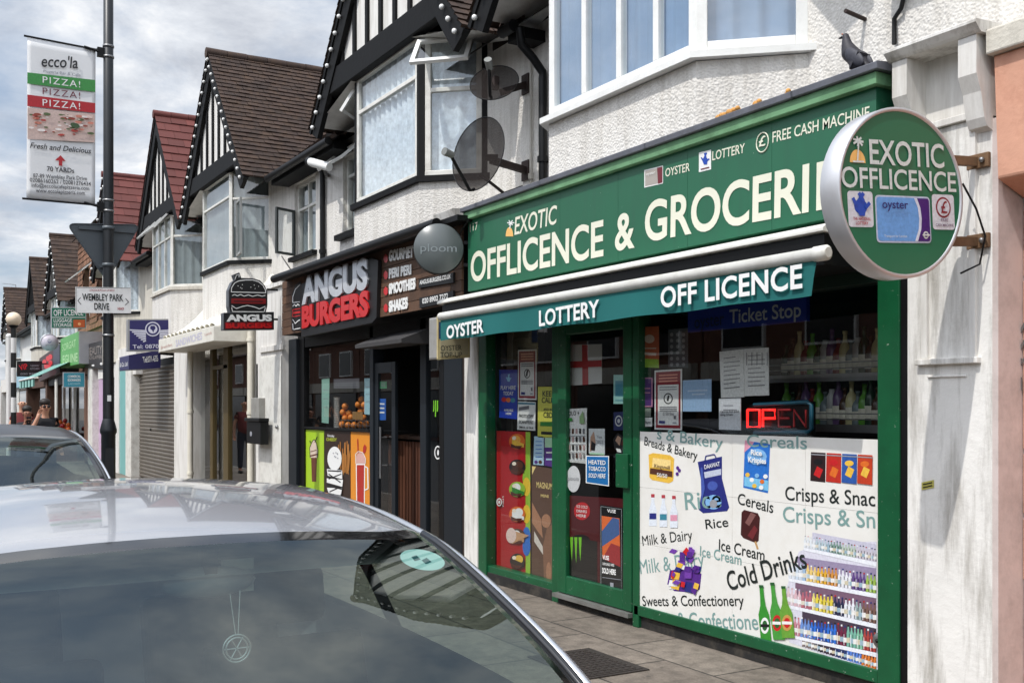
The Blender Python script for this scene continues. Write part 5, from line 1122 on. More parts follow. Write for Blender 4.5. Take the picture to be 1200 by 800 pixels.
# three posters under the window
PB2 = SY + .02
r_ = poster('poster', 'lime green milkshake poster under the burger shop window', 'poster', [(357, 570), (357, 503), (379.5, 504), (379.5, 578)], P('postlime', (166, 202, 44)), PB2)
f = fl_on(PB2); f.poly([(365.5, 564), (364.5, 533), (371.5, 533), (370.5, 564)], P('shakebrown', (104, 58, 40))); f.poly([(363.5, 536), (363, 524), (366, 517), (368, 515), (370, 518), (372, 527), (371.5, 536)], P('shakecream', (216, 196, 176))); f.line([(369, 518), (371.8, 511.5)], 1.1, BLK); f.line([(364, 519), (363, 516)], 1.0, BLK); f.line([(364, 529), (371, 527)], .8, P('shakebrown', (104, 58, 40))); f.line([(363.8, 534), (371.5, 532)], 1.6, P('shakebrown', (104, 58, 40)));
f.line([(363.4, 536), (362.9, 524), (366, 516.6), (368.2, 514.6), (370.4, 518), (372.4, 527), (371.8, 536)], .6, BLK); f.build('print', r_)
r_ = poster('poster', 'dark brown poster with a white burger drawing and chips', 'poster', [(380, 579), (380, 504), (410.5, 505.5), (410.5, 588)], P('postdark', (52, 36, 28)), PB2)
f = fl_on(PB2); rnd = random.Random(2)
for i in range(16): cx = 396 + rnd.random() * 13; f.line([(cx, 550 + rnd.random() * 6), (cx + rnd.uniform(-2, 3), 515 + rnd.random() * 18)], 1.0, P('chip', (176, 116, 54)))
f.poly([(383.5, 582), (383, 546), (399, 549), (402, 560), (400, 586)], BLK); f.disc((392, 537), 8.3, 14, WHITE, 24); f.poly([(384, 557), (383, 549), (401, 551), (401, 561)], WHITE); f.poly([(383, 565), (383, 560), (402, 562), (401, 570)], WHITE); f.poly([(385, 577), (383, 571), (401, 572), (399, 580)], WHITE)
for p, q in (((385, 561), (400, 555)), ((385, 555), (399, 565)), ((384, 569), (401, 573)), ((386, 576), (397, 571)), ((384, 551), (400, 552))): f.line([p, q], 1.3, BLK)
for i in range(7): f.disc((388 + rnd.random() * 8, 528 + rnd.random() * 12), .7, .6, GREY)
f.build('print', r_); pv(r_, 'Smoky', (384, 511.5), (392, 511.9), 2.8, WHITE, PB2); pv(r_, 'CHEESY', (382.5, 516.3), (395, 516.8), 3.6, P('chiplime', (176, 186, 60)), PB2, off=.03)
r_ = poster('poster', 'orange poster with a red smoothie jar drawing', 'poster', [(411, 588), (411, 505.5), (433.5, 506), (433.5, 596)], P('postorange', (222, 140, 40)), PB2)
f = fl_on(PB2); f.poly([(417.6, 590), (417, 543), (427.8, 543), (427.4, 592)], WHITE); f.poly([(418.5, 590), (418, 544.5), (426.8, 544.5), (426.4, 592)], P('smoothie', (176, 44, 36))); f.poly([(417, 543), (417.5, 534), (420, 530), (425, 531), (427.5, 537), (427.6, 543)], P('foam', (216, 170, 160))); f.line([(419.3, 531), (418.6, 514.5), (419.6, 514.5), (420, 531)], .6, P('smoothie', (176, 44, 36))); f.poly([(425.4, 532), (425.4, 524), (427.5, 520), (429.6, 524), (428, 530)], P('smoothie', (176, 44, 36))); f.line([(427, 546), (430.8, 548), (431.4, 572), (427.4, 574)], 1.3, WHITE); f.line([(417, 543), (416.6, 532), (420, 528.6), (425, 530), (428.2, 537), (428, 543)], .7, WHITE); f.build('print', r_)
# goods in the window
YI = SY + .16
st_ = thing('cup_stack', 'tall stack of white paper cups in the burger shop window', 'cups', at(393, 503, YI)); b = MB(); cb = at(394.5, 503, YI)
for i in range(14): b.lathe(cb + Vector((0, 0, .03 * i)), [(.035, 0), (.045, .03), (.047, .03)], WHITE, 12)
b.build('cup_column', st_)
sl = MB(); zsh = Zy(400, 503, YI); sl.box(X(357, SY + .06), X(433, SY + .06), SY + .06, SY + .6, zsh - .04, zsh, DARKIN); sl.build('window_shelf', h2)
rnd = random.Random(4); ORM = mat('orange_skin', (226, 130, 36), .45, bump=.2, bscale=200, var=.08)
orr = None; pos = [(401, 497), (408, 498), (415, 498), (422, 497.5), (429, 497), (404.5, 490), (411.5, 489), (419, 489), (426, 489.5), (402, 483), (423, 482), (404.5, 476), (420, 474), (427, 474.5), (430, 481), (424, 468), (431, 470), (409, 484)]
for px, py in pos:
    c0 = at(px, py, YI + rnd.uniform(-.02, .08))
    if orr is None:
        b = MB(); b.sphere(c0, .043, ORM, 14, 10); orr = b.build('orange', None)
        for v in orr.data.vertices: v.co -= c0
        orr.location = c0; o = orr
    else: o = orr.copy(); COL.objects.link(o); o.location = c0
    tag(o, 'round orange fruit heaped behind the burger shop window', 'orange', 'oranges heaped in the burger shop window')
bx = thing('fruit_basket', 'wire stand with a brown card holding the oranges', 'basket', at(417, 484, YI - .08)); b = MB()
for k in range(9): a0 = at(400 + k * 4.2, 503, YI - .09); b.tube([a0, a0 + Vector((0, 0, .12))], .003, STEEL, 5)
for k in (0.01, .06, .12): a0, a1 = at(399, 503, YI - .09), at(434, 503, YI - .09); a1.z = a0.z; b.tube([a0 + Vector((0, 0, k)), a1 + Vector((0, 0, k))], .003, STEEL, 5)
b.build('wire_frame', bx); b = MB(); b.prism([at(413, 491, YI - .1), at(413, 482, YI - .1), at(425, 482.5, YI - .1), at(425, 492, YI - .1)], (0, .004, 0), P('cardbrown', (150, 112, 64))); b.build('price_card', bx)
for lab, pts, m in (('pale green menu sheet at the left of the burger window', [(377, 495), (377, 444), (386, 443), (385, 496)], P('menugreen', (150, 196, 180))), ('pale blue menu sheet at the right of the burger window', [(427, 485), (427, 443), (435, 443), (435, 486)], P('menublue', (166, 206, 216))),
                    ('wide grey notice across the middle of the burger window', [(391, 455), (391, 444), (421, 443), (421, 455)], P('menugrey', (116, 116, 122))),
                    ('blue hygiene rating sticker on the burger shop door', [(443, 492), (443, 467), (452, 467), (452, 492)], P('stickblue', (40, 100, 190))), ('small green sticker high on the burger shop door', [(445, 455), (445, 447), (453, 447), (453, 455)], P('stickgreen', (60, 150, 100)))):
    r_ = poster('notice' if 'sticker' not in lab else 'sticker', lab, 'notice' if 'sticker' not in lab else 'sticker', pts, m, SY + .045)
    f = fl_on(SY + .045)
    if 'hygiene' in lab:
        for v in range(3): f.line([(444.5, 473 + v * 5), (450.5, 473.2 + v * 5)], 1.8, WHITE)
    else:
        for v in range(3): f.line([(pts[1][0] + 1.5, pts[1][1] + (pts[0][1] - pts[1][1]) * (.25 + .2 * v)), (pts[2][0] - 1.5, pts[1][1] + (pts[0][1] - pts[1][1]) * (.25 + .2 * v))], .7, GREY)
    f.build('print', r_)
f = Flat(y=SY + .02)
for i in range(3): f.line([(508.2 + i * 2.2, 469), (508.4 + i * 2.2, 478), (508 + i * 2.2, 482 + i % 2 * 6)], 1.2, LIME)
o = f.build('sticker', None); tag(o, 'lime green claw marks on dark glass right of the burger shop door', 'sticker'); c0 = at(510, 476, SY); [setattr(v, 'co', v.co - c0) for v in o.data.vertices]; o.location = c0
f = Flat(y=SY + .02); f.disc((513, 530), 4, 8, WHITE); f.disc((513, 530), 3, 6.4, BLK); f.disc((513.3, 530), 1, 3.4, WHITE); o = f.build('sticker', None); tag(o, 'white ring sticker low on the dark glass by the burger shop door', 'sticker'); c0 = at(513, 530, SY); [setattr(v, 'co', v.co - c0) for v in o.data.vertices]; o.location = c0
# upper window details of h2 and h3
def winpx(h, hl, name='upper_window', mull=(), trans=(), m=WHITEWOOD, cur=TEALCURT, fw=.05): return lights(h, (hl[0], W + .05), (hl[1], W + .05), hl[2], hl[3], mull, trans, fw, m, name=name, cur=cur)
winpx(h2, w2, mull=(.62,), trans=(4.62,)); open_light(h2, (w2[0] - .06, W - .02), (w2[1] + .1, W - .02), 4.55, 4.92, 48, .03, UPVC)
b = MB(); b.box(w2[0] - .1, w2[1] + .1, W - .09, W + .05, w2[2] - .07, w2[2], BLACKWOOD); b.build('window_sill', h2)
winpx(h3, w3, mull=(.5,), trans=(4.5,)); side_light(h3, (w3[0], W - .01), .36, w3[2] + .03, 4.5, 66, .035, mat('dark_sash', (60, 64, 62), .4))
b = MB(); b.box(w3[0] - .06, w3[1] + .06, W - .08, W + .05, w3[2] - .06, w3[2], BLACKWOOD); b.build('window_sill', h3)
open_light(h2, (-9.52, 4.46), (-9.10, 4.88), 4.86, 5.24, 38, .045, UPVC)
open_light(h2, (-11.72, 4.93), (-11.36, 4.57), 4.97, 5.33, 35, .035, UPVC)
side_light(h3, (-16.52, 4.56), .46, SILL + .06, 4.84, 8, .035, mat('grey_sash', (150, 152, 150), .4))
for i in range(3): k = -22.4 + i * .56; open_light(h4, (k, BY - .02), (k + .53, BY - .02), 4.92, 5.33, 42, .03, UPVC)
winpx(h0, (X(1062, W), X(1062, W) + 1.0, 4.12, 5.2), cur=LACE2, m=UPVC)
b = MB(); b.box(X(1062, W) - .08, X(1062, W) + 1.08, W - .1, W + .05, 4.05, 4.12, UPVC); b.build('window_sill', h0)
downpipe(h1, 636, W - .05, 3.4, 4.55, out=True); downpipe(h1, 652, W - .02, 3.3, 5.4, m=mat('pale_conduit', (190, 186, 176), .6), r=.012, name='conduit')
downpipe(h1, 622, W - .02, 3.3, 5.2, m=mat('pale_conduit', (190, 186, 176), .6), r=.012, name='conduit')
downpipe(h2, 378, W - .05, 3.3, 4.85)
b = MB(); x = X(1052, W - .02); b.tube([at(1060, -8, W - .02), at(1056, 10, W - .03), at(1048, 22, W - .02), at(1048, 52, W - .03)], .014, BLACKPL, 6); b.build('loose_cable', h0)
b = MB(); b.tube([at(1014, 23, W), at(1014, 23, W) + Vector((0, -.17, .02))], .013, RUSTD, 8); b.build('pipe_stub', h0)
# satellite dishes: perforated dark sheet, partly see-through
def mesh_mat():
    m = mat('dark_mesh_dish', (36, 31, 29), .8, var=.2, vscale=12, spec=.1); n, l = m.node_tree.nodes, m.node_tree.links
    o = [k for k in n if k.type == 'OUTPUT_MATERIAL'][0]; b = n['Principled BSDF']; tr = n.new('ShaderNodeBsdfTransparent'); mx = n.new('ShaderNodeMixShader'); mx.inputs[0].default_value = .15
    l.new(b.outputs[0], mx.inputs[1]); l.new(tr.outputs[0], mx.inputs[2]); l.new(mx.outputs[0], o.inputs[0]); return m
DISH = mesh_mat()
def dish(label, cpx, cx_y, rad, aim, wall_px, arm):
    c = at(*cpx, cx_y); n = Vector(aim).normalized(); t = thing('satellite_dish', label, 'satellite dish', c)
    u = n.cross(Vector((0, 0, 1))).normalized(); v = u.cross(n); b = MB(); vs, fs = [], []; N = 40; Mr = 6
    for j in range(Mr + 1):
        r = rad * j / Mr
        for i in range(N):
            a = 6.28318 * i / N; vs.append(c + u * r * .92 * math.cos(a) + v * r * math.sin(a) + n * (.16 * rad * (j / Mr) ** 2))
    for j in range(Mr):
        for i in range(N): fs.append((j * N + i, j * N + (i + 1) % N, (j + 1) * N + (i + 1) % N, (j + 1) * N + i))
    b.add(vs, fs, DISH, True); b.build('reflector', t, fix=False); b = MB(); b.tube([vs[Mr * N + i] for i in range(N)] + [vs[Mr * N]], .0045, BLACKPL, 6, cap=False); b.build('reflector_rim', t)
    b = MB(); low = c - v * rad * .95 + n * .1; foc = c + n * rad * 1.15 - v * rad * .35
    b.tube([low - n * .05, low + v * -.03, foc], .014, BLACKPL, 8); b.build('feed_arm', t)
    b = MB(); b.tube([foc - n * .03, foc + n * .07], [.03, .035], mat('grey_lnb', (120, 122, 118), .5), 10); b.build('feed_horn', t)
    b = MB(); w = at(*wall_px, W); bk = c - n * .04; b.bar(bk, Vector((bk.x, bk.y, w.z)) if not arm else bk + Vector((.05, .1, 0)), .05, .05, RUSTD); b.bar((w.x, W, w.z), (bk.x + .02, bk.y + .05, bk.z - .02), .045, .06, RUSTD); b.box(w.x - .06, w.x + .06, W - .02, W, w.z - .09, w.z + .09, RUSTD)
    if arm: b.bar(c - v * rad * .5, at(600, 234, W - .1), .02, .02, RUSTD)
    b.build('wall_bracket', t)
RUSTD = mat('dark_rusty_bracket', (52, 40, 36), .8, var=.3, vscale=12)
dish('larger lower dark satellite dish beside the black framed bay window', (565, 183), 4.42, .335, (.30, -.92, .16), (617, 200), True)
dish('smaller upper dark satellite dish tipped back beside the bay window', (580, 101), 4.62, .24, (.62, -.52, .58), (617, 99), False)
# CCTV camera and pole bracket
cc = thing('security_camera', 'white bullet camera under the eaves above the burger shop', 'camera', at(372, 194, 4.6)); c0 = at(372, 194, 4.55)
b = MB(); b.tube([at(363, 189.5, 4.5), at(366, 190.5, 4.5), at(386, 196, 4.62)], [.05, .055, .055], UPVC, 14); b.build('camera_body', cc); b = MB(); b.tube([at(361.5, 189.2, 4.49), at(364, 190, 4.5)], .057, BLACKPL, 14); b.build('lens_hood', cc)
b = MB(); b.tube([at(380, 195, 4.6), at(382, 205, 4.8), at(384, 205, W)], .022, BLACKPL, 8); b.build('mount', cc)

# ================================================================== hanging burger sign
BX = -14.2
hb = thing('projecting_sign', 'black burger-shaped hanging sign over ANGUS BURGERS lettering', 'shop sign', atx(290, 356, BX))
RIMM = mat('sign_edge_grey', (92, 94, 98), .4, metal=.3)
def bz(pts): return [atx(*p, BX) for p in pts]
box = [(262.5, 386), (262.5, 367), (320.5, 366), (320.5, 385.5)]
b = MB(); b.prism([p + Vector((-.004, 0, 0)) for p in bz([(x + (-.5 if x < 300 else .7), y + (.7 if y > 380 else -.7)) for x, y in box])], (-.14, 0, 0), RIMM); b.build('lower_box', hb, bevel=.006)
fx = Flat(x=BX); fx.poly(box, BP); fx.poly([(263.5, 385.3), (263.5, 377.5), (319.5, 376.8), (319.5, 384.8)], P('deepred', (120, 20, 26))); fx.build('lower_panel', hb)
wx(hb, 'ANGUS', (265.5, 376.8), (318.5, 376.3), 8, BX + .002, WHITE, off=.055, ext=.01); wx(hb, 'BURGERS', (265, 384.6), (318.5, 384.2), 6.2, BX + .002, LRED, off=.045, ext=.004)
bun = [(268, 343), (268.5, 337), (272, 331), (277, 328), (286, 326.5), (296, 326.5), (304, 329), (309.5, 334), (312.5, 340), (312.5, 344.5)]
outl = [(269.5, 366), (268.5, 361), (268.5, 346)] + bun[1:5] + [(276, 324), (274.5, 321), (280, 319.5), (282, 323.5), (281.5, 326.5)][::1] + bun[5:] + [(312.5, 349), (312, 360), (311, 366)]
outl = [(269.5, 366), (268, 359), (268, 340), (272, 330.5), (276, 327.5), (274, 321.5), (280.5, 319), (282.5, 325.5), (296, 325.8), (305, 328.5), (310.5, 334.5), (313.5, 342), (313.5, 358), (311.5, 366)]
b = MB(); b.prism([p + Vector((-.004, 0, 0)) for p in bz(outl)], (-.13, 0, 0), RIMM); b.build('burger_body', hb)
fx = Flat(x=BX); cxx, cyy = 291, 346
fx.poly([(cxx + (x - cxx) * .965, cyy + (y - cyy) * .965) for x, y in outl], BP)
fx.line([(271, 342), (271.5, 337), (275, 331.5), (280, 329), (288, 328), (296, 328), (303, 330), (308, 334), (311, 339.5), (311.5, 343), (271, 342)], .9, WHITE)
fx.line([(272, 346.3), (275, 345), (278, 346.6), (282, 345), (286, 347), (291, 345.4), (296, 347.2), (302, 345.6), (307, 347), (311, 346)], .9, WHITE)
fx.poly([(271, 355.5), (271, 349.5), (311.5, 349.8), (311.5, 356)], P('pattyred', (130, 26, 28))); fx.line([(274, 353), (308, 353.3)], 1.2, BLK); fx.line([(271.5, 358), (277, 361.5), (284, 359), (290, 357.8), (298, 359.5), (304, 361.8), (311, 359)], .9, WHITE); fx.line([(271.5, 360), (272.5, 365), (309.5, 365.3), (311, 360.5)], .9, WHITE)
for p in ((279, 335), (282, 337), (284, 333.5), (283.5, 338), (294, 336.5), (298, 334), (299, 338), (303, 335.5)): fx.disc(p, .55, .55, WHITE, 8)
fx.line([(275.5, 327), (277, 322.5), (280.5, 321.5), (280, 325)], .7, WHITE)
fx.build('burger_emblem', hb)
for py in (339, 374): b = MB(); e = atx(313 if py < 350 else 320, py, BX - .06); b.tube([e, Vector((e.x, PIER, e.z))], .014, BLACKPL, 8); b.build('bracket', hb)

# ================================================================== white canopied shop (h3)
CB = mat('cream_canopy', (226, 222, 210), .55, var=.05, grime=.3, grime_rgb=(160, 150, 132))
xr3 = -15.75; yf3 = atx(250, 370, xr3).y; xl3 = X(186, yf3); z0_, z1_ = atx(251, 399.5, xr3).z, atx(251, 381.5, xr3).z
cn = thing('shop_canopy', 'white ribbed curved canopy with a blank sign box over the bronze shopfront', 'canopy', ((xl3 + xr3) / 2, yf3, z0_))
b = MB(); b.box(xl3, xr3, yf3, PIER + .1, z0_, z1_, CB); b.build('sign_box', cn, bevel=.01)
b = MB(); N, K = 120, 8; vs = []
for i in range(N + 1):
    for j in range(K + 1):
        t = j / K; a = t * math.pi / 2; rr = .05 * abs(math.sin(i * math.pi / 10)) ** .6; vs.append((xl3 + .12 + (xr3 - xl3 - .24) * i / N, yf3 + .06 + (W - yf3 - .06) * t - rr * .5, z1_ + .01 + .80 * t ** 1.7 + rr))
b.add(vs, [(i * (K + 1) + j, (i + 1) * (K + 1) + j, (i + 1) * (K + 1) + j + 1, i * (K + 1) + j + 1) for i in range(N) for j in range(K)], CB, True)
e = [Vector(v) for v in vs[-(K + 1):]]; b.add(e + [Vector((e[0].x, W, z1_))], [tuple(range(K + 2))], CB); e = [Vector(v) for v in vs[:K + 1]]; b.add(e + [Vector((e[0].x, W, z1_))], [tuple(range(K + 2))], CB)
b.build('ribbed_hood', cn, fix=False)
wy(cn, 'SANDWICHES', (206, 406.5), (237, 397.5), 8, yf3, P('palelav', (196, 192, 210)), off=.02); wy(cn, 'Breakfast', (189, 409), (202, 405), 3.2, yf3, P('palered', (190, 140, 130)), off=.0); wy(cn, 'Lunch', (240, 393.5), (248, 391.3), 3.2, yf3, P('palered', (190, 140, 130)), off=.0)
BRZ = mat('bronze_aluminium', (108, 92, 58), .4, metal=.5, var=.08)
def p3(pl, pr, y=PIER, z0=0, z1=2.9, m=RENDER, name='pier', dep=.3): return post(pl, pr, y, z0, z1, m, name, dep, h3)
p3(204, 221); p3(291, 297, y=SHOP); p3(300, 330, y=PIER + .05, z1=3.3)
b = MB(); b.box(X(302, PIER), X(327, PIER), PIER + .02, PIER + .06, Zy(310, 412, PIER), Zy(310, 406, PIER), RENDER); b.build('pier_moulding', h3); b = MB(); b.box(X(300, PIER), X(330, PIER), PIER + .01, PIER + .06, 3.3, 3.36, RENDER_DIRTY); b.build('pier_moulding', h3)
b = MB(); b.box(X(302, PIER), X(326, PIER), PIER + .035, PIER + .05, .15, Zy(310, 418, PIER), WHITEWOOD); o = b.build('side_door', h3, bevel=.005)
b = MB(); b.sphere((X(323, PIER), PIER + .02, Zy(323, 500, PIER)), .03, STEEL, 8, 6); b.build('door_knob', o)
p3(221, 226, y=SHOP + .02, m=BRZ, name='shop_frame', dep=.1); p3(246, 249, y=SHOP + .03, m=BRZ, name='shop_frame', dep=.08); p3(261.5, 267, y=SHOP + .03, m=BRZ, name='shop_frame', dep=.08); p3(289, 291.5, y=SHOP + .02, m=BRZ, name='shop_frame', dep=.1)
b = MB(); zt3 = Zy(250, 430, SHOP); b.box(X(247, SHOP), X(264, SHOP), SHOP + .03, SHOP + .1, zt3 - .04, zt3 + .02, BRZ); b.build('door_head', h3)
b = MB(); b.quad((X(225, SHOP), SHOP + .07, .05), (X(290, SHOP), SHOP + .07, .05), (X(290, SHOP), SHOP + .07, 2.7), (X(225, SHOP), SHOP + .07, 2.7), SHOPGLASS); b.build('shop_window', h3)
b = MB(); b.quad((X(204, SHOP), 6.3, .02), (X(300, SHOP), 6.3, .02), (X(300, SHOP), 6.3, 2.9), (X(204, SHOP), 6.3, 2.9), WALLIN); b.build('inner_wall', h3, fix=False)
downpipe(h3, 294, SHOP - .12, 0, 2.75, m=mat('cream_pipe', (222, 216, 200), .5), r=.055); downpipe(h3, 223, PIER - .06, 0, 2.75, m=mat('cream_pipe', (222, 216, 200), .5), r=.05)
mb_ = thing('mailbox', 'black wall letterbox on the white pier by the bronze shopfront', 'mailbox', at(298, 505, PIER - .1)); b = MB(); p0, p1 = at(290.5, 519, PIER - .12), at(307, 494, PIER - .12); b.box(p0.x, p1.x, PIER - .14, PIER - .02, p0.z, p1.z, BLACKPL); b.build('box', mb_, bevel=.01); b = MB(); b.box(p0.x - .02, p1.x + .02, PIER - .17, PIER - .02, p1.z, p1.z + .05, BLACKPL); b.build('lid', mb_, bevel=.01)
f = Flat(y=PIER - .142); f.disc((294, 508), 1.3, 3, GREY, 10); f.build('emblem', mb_)
eb = thing('meter_box', 'grey electrical box on the white pier above the letterbox', 'meter box', at(298, 480, PIER)); b = MB(); p0, p1 = at(295, 492, PIER - .05), at(304, 466, PIER - .05); b.box(p0.x, p1.x, PIER - .06, PIER + .05, p0.z, p1.z, mat('meter_grey', (150, 148, 142), .5, grime=.4)); b.build('box', eb, bevel=.008)
b = MB(); b.tube([(p0.x + .1, PIER, p1.z), (p0.x + .1, PIER - .0, p1.z + .5)], .012, BLACKPL, 6); b.build('cable', eb)
chr_ = thing('chair', 'chair under a white patterned cloth inside the bronze shop window', 'chair', at(256, 555, 5.3)); ZC = mat('patterned_white_cloth', (176, 172, 170), .9, var=.35, vscale=30); yc = 5.3; x0, x1 = X(251.5, yc), X(261, yc)
b = MB(); z = Zy(256, 505, yc); b.box(x0, x1, yc, yc + .05, .42, z, ZC); b.build('backrest', chr_, bevel=.02); b = MB(); b.box(x0, x1, yc - .4, yc + .05, .40, .45, ZC); b.build('seat', chr_, bevel=.015)
for xx in (x0 + .03, x1 - .03):
    for yy in (yc - .36, yc + .02): b = MB(); b.tube([(xx, yy, .01), (xx, yy, .41)], .012, STEEL, 6); b.build('leg', chr_)
# ================================================================== roller shutter shop (h4)
def p4(pl, pr, y=PIER, z0=0, z1=2.6, m=RENDER, name='pier', dep=.3, h=h4): return post(pl, pr, y, z0, z1, m, name, dep, h)
p4(147, 153.5, m=WHITEWOOD); p4(138.5, 147.5, y=PIER + .03, m=mat('turquoise_paint', (120, 176, 172), .5, var=.06), name='side_door')
b = MB(); x0, x1 = X(153.5, SHOP), X(204, SHOP); z1 = Zy(180, 432, SHOP); n = 30; vs = []
SHUT = mat('shutter_steel', (128, 120, 110), .5, metal=.5, var=.12, vscale=1.5, grime=.35, grime_rgb=(80, 70, 60), streak=True)
zz = .02; prof = []
while zz < z1: prof += [(SHOP + .055, zz), (SHOP + .035, zz + .012), (SHOP + .03, zz + .045), (SHOP + .038, zz + .07)]; zz += .082
b.add([(x, y, z) for x in (x0, x1) for y, z in prof], [(i, i + 1, len(prof) + i + 1, len(prof) + i) for i in range(len(prof) - 1)], SHUT)
b.build('roller_shutter', h4, fix=False)
b = MB(); b.sphere(at(177, 503, SHOP + .03), .03, BLACKPL, 8, 6); b.build('shutter_lock', h4)
NVY = mat('navy_sign', (44, 42, 92), .4, var=.05)
bn = thing('fascia_sign', 'navy boxed fascia with white telephone lettering over the roller shutter', 'shop sign', at(165, 423, 4.3)); xb4 = -21.9; a0, a1 = atx(151, 433, xb4), atx(188, 431, xb4)
b = MB(); xL4 = X(140, a0.y); b.prism([(xL4, a0.y, a0.z), (xL4, a0.y, atx(151, 416, xb4).z), (xL4, PIER, atx(188, 410, xb4).z), (xL4, PIER, a1.z)], (xb4 - xL4, 0, 0), NVY); b.build('sign_box', bn, bevel=.01)
wx(bn, 'Tel:071-635', (168, 425), (185.5, 423), 7, xb4, WHITE, off=.02); wy(bn, '& Co. Ltd', (141, 430), (149.5, 428.5), 5, a0.y, WHITE, off=.01)
wg = thing('projecting_sign', 'navy projecting sign with a white winged globe crest', 'shop sign', atx(179, 393, -21.0)); wx_ = -21.0
q4 = [(150, 411.5), (150, 374), (209, 373.5), (209, 411)]
b = MB(); b.prism([atx(*p, wx_) for p in q4], (-.18, 0, 0), mat('sign_casing_grey', (150, 150, 152), .4, metal=.3)); b.build('casing', wg, bevel=.01)
fx = Flat(x=wx_ + .003); fx.poly([(152, 410), (152, 375.5), (207.5, 375), (207.5, 409.5)], P('wingnavy', (34, 30, 92)))
for sgn in (-1, 1):
    for k in range(7): fx.line([(179 + sgn * 8, 387.5 + k * 1.9), (179 + sgn * (27 - k * 2.6), 386.5 + k * 2.3)], 1.5, P('wingw', (206, 206, 220)))
fx.disc((179, 385.5), 9, 8.6, P('wingw', (206, 206, 220))); fx.disc((179, 385.5), 7.6, 7.3, P('wingnavy', (34, 30, 92))); fx.disc((179, 385.5), 5.4, 5.2, P('wingw', (206, 206, 220))); fx.poly([(176.5, 381.8), (181, 381.5), (182.5, 384.5), (180.5, 387), (179.6, 390), (178.4, 387), (175.8, 385)], P('wingnavy', (34, 30, 92)))
fx.build('winged_crest', wg); wx(wg, 'Tel: 0870 246', (155.5, 408.5), (200, 407.5), 4.6, wx_ + .004, P('wingw', (206, 206, 220)), off=.01, lift=.014)
b = MB(); e = atx(209, 380, wx_ - .08); b.bar(e, Vector((e.x, PIER + .1, e.z)), .04, .04, BLACKPL); b.build('bracket', wg)
b = MB(); b.box(X(139, SHOP), X(203, SHOP), SHOP + .06, W, 2.0, 2.62, BLACKPL); b.build('shop_header', h4)
# ================================================================== distant shops
LILAC = mat('lilac_paint', (196, 168, 196), .5, var=.04)
h6 = thing('terraced_house', 'brown tile-hung house front between the red roof and the dotted gable', 'house', (-33, W, 0))
b = MB(); w6 = [(-34.9, -33.7, 4.2, 5.9), (-32.2, -31.0, 4.2, 5.9)]; wall_holes(b, -36, -30, 2.55, 6.9, W - .1, W + .25, w6, mat('brown_brick', (104, 74, 58), .9, var=.2, bump=.4, bscale=25)); b.add([(-36, W, 0), (-30, W, 0), (-30, 8, 0.01), (-36, 8, .01)], [(0, 1, 2, 3)], DARKIN); b.quad((-36, 8, 0), (-30, 8, 0), (-30, 8, 6.5), (-36, 8, 6.5), DARKIN); b.build('wall', h6, fix=False)
b = MB(); tiles(b, (-36, W - .12, 3.9), (1, 0, 0), (0, 0, 1), (0, -1, 0), 6, 3.0, .22, .17, TILE_HUNG, lambda p: not any(h[0] - .05 < p.x < h[1] + .05 and h[2] - .05 < p.z < h[3] + .05 for h in w6)); b.build('hung_tile_front', h6, fix=False)
b = MB(); tiles(b, (-36, W - .3, 6.85), (1, 0, 0), Vector((0, 1, .8)).normalized(), Vector((0, -.8, 1)).normalized(), 6, 2.0, .3, .2, TILE_BROWN); b.build('roof', h6, fix=False)
for hl in w6: winpx(h6, hl, mull=(.5,), m=UPVC); open_light(h6, (hl[0], W - .12), (hl[1] - .4, W - .12), 5.2, 5.85, 50, .05, UPVC)
def p5(pl, pr, y=PIER, z1=2.75, m=RENDER, name='pier', h=h5, z0=0): return post(pl, pr, y, z0, z1, m, name, .3, h)
p5(103, 108, m=WHITEWOOD, h=h5); p5(108, 122, y=SHOP + .02, m=LILAC, name='shop_door', z1=2.35, h=h5); p5(134, 139, m=RENDER, h=h5); p5(122, 134, y=SHOP + .1, m=DARKIN, name='shop_frame')  # the last one is a dark slab filling the gap beside the lilac door
p5(98.5, 103, m=mat('brown_brick', (104, 74, 58)), h=h6)
by_ = thing('shop_sign', 'black beauty shop board above the lilac door', 'shop sign', at(110, 416, FACE + .1)); b = MB(); b.prism([at(99.5, 431, FACE + .1), at(99.5, 404, FACE + .1), at(123, 398, FACE + .1), at(123, 432, FACE + .1)], (0, .1, 0), P('beautyblack', (36, 32, 32))); b.build('board', by_)
wy(by_, 'BEAUTY', (103.5, 416.5), (119.5, 414), 9, FACE + .1, P('beautygrey', (150, 140, 132)), off=.0); wy(by_, 'SCHLAFFER', (103.8, 421.2), (119.5, 420), 4, FACE + .1, P('beautygrey', (150, 140, 132)), off=.0)
f = Flat(y=FACE + .098); f.disc((109, 428), 1.8, 1.2, WHITE, 8); f.disc((118.5, 426), 1.4, 1.6, WHITE, 8); f.build('emblem', by_)
gs = thing('fascia_sign', 'lime green boxed fascia of the far off licence with white lettering', 'shop sign', at(82, 408, 4.2)); gy = 4.25
p_ = [at(71, 429, gy), at(71, 398.5, gy), at(92.5, 388, gy), at(92.5, 426, gy)]; zt5 = p_[2].z; zb5 = p_[3].z
b = MB(); b.box(p_[0].x, p_[2].x, gy, W, zb5, zt5, mat('lime_sign', (92, 168, 88), .4, var=.08)); b.build('sign_box', gs); b = MB(); b.box(p_[2].x, p_[2].x + .05, gy, W, zb5, zt5, ALU); b.build('end_cap', gs)
wy(gs, 'SORGAT', (73, 411.5), (89, 406), 8, gy, P('limetext', (176, 216, 160)), off=.01); wy(gs, 'EGLINE', (73.5, 426), (91, 423.5), 9.5, gy, P('limetext', (190, 224, 170)), off=.02)
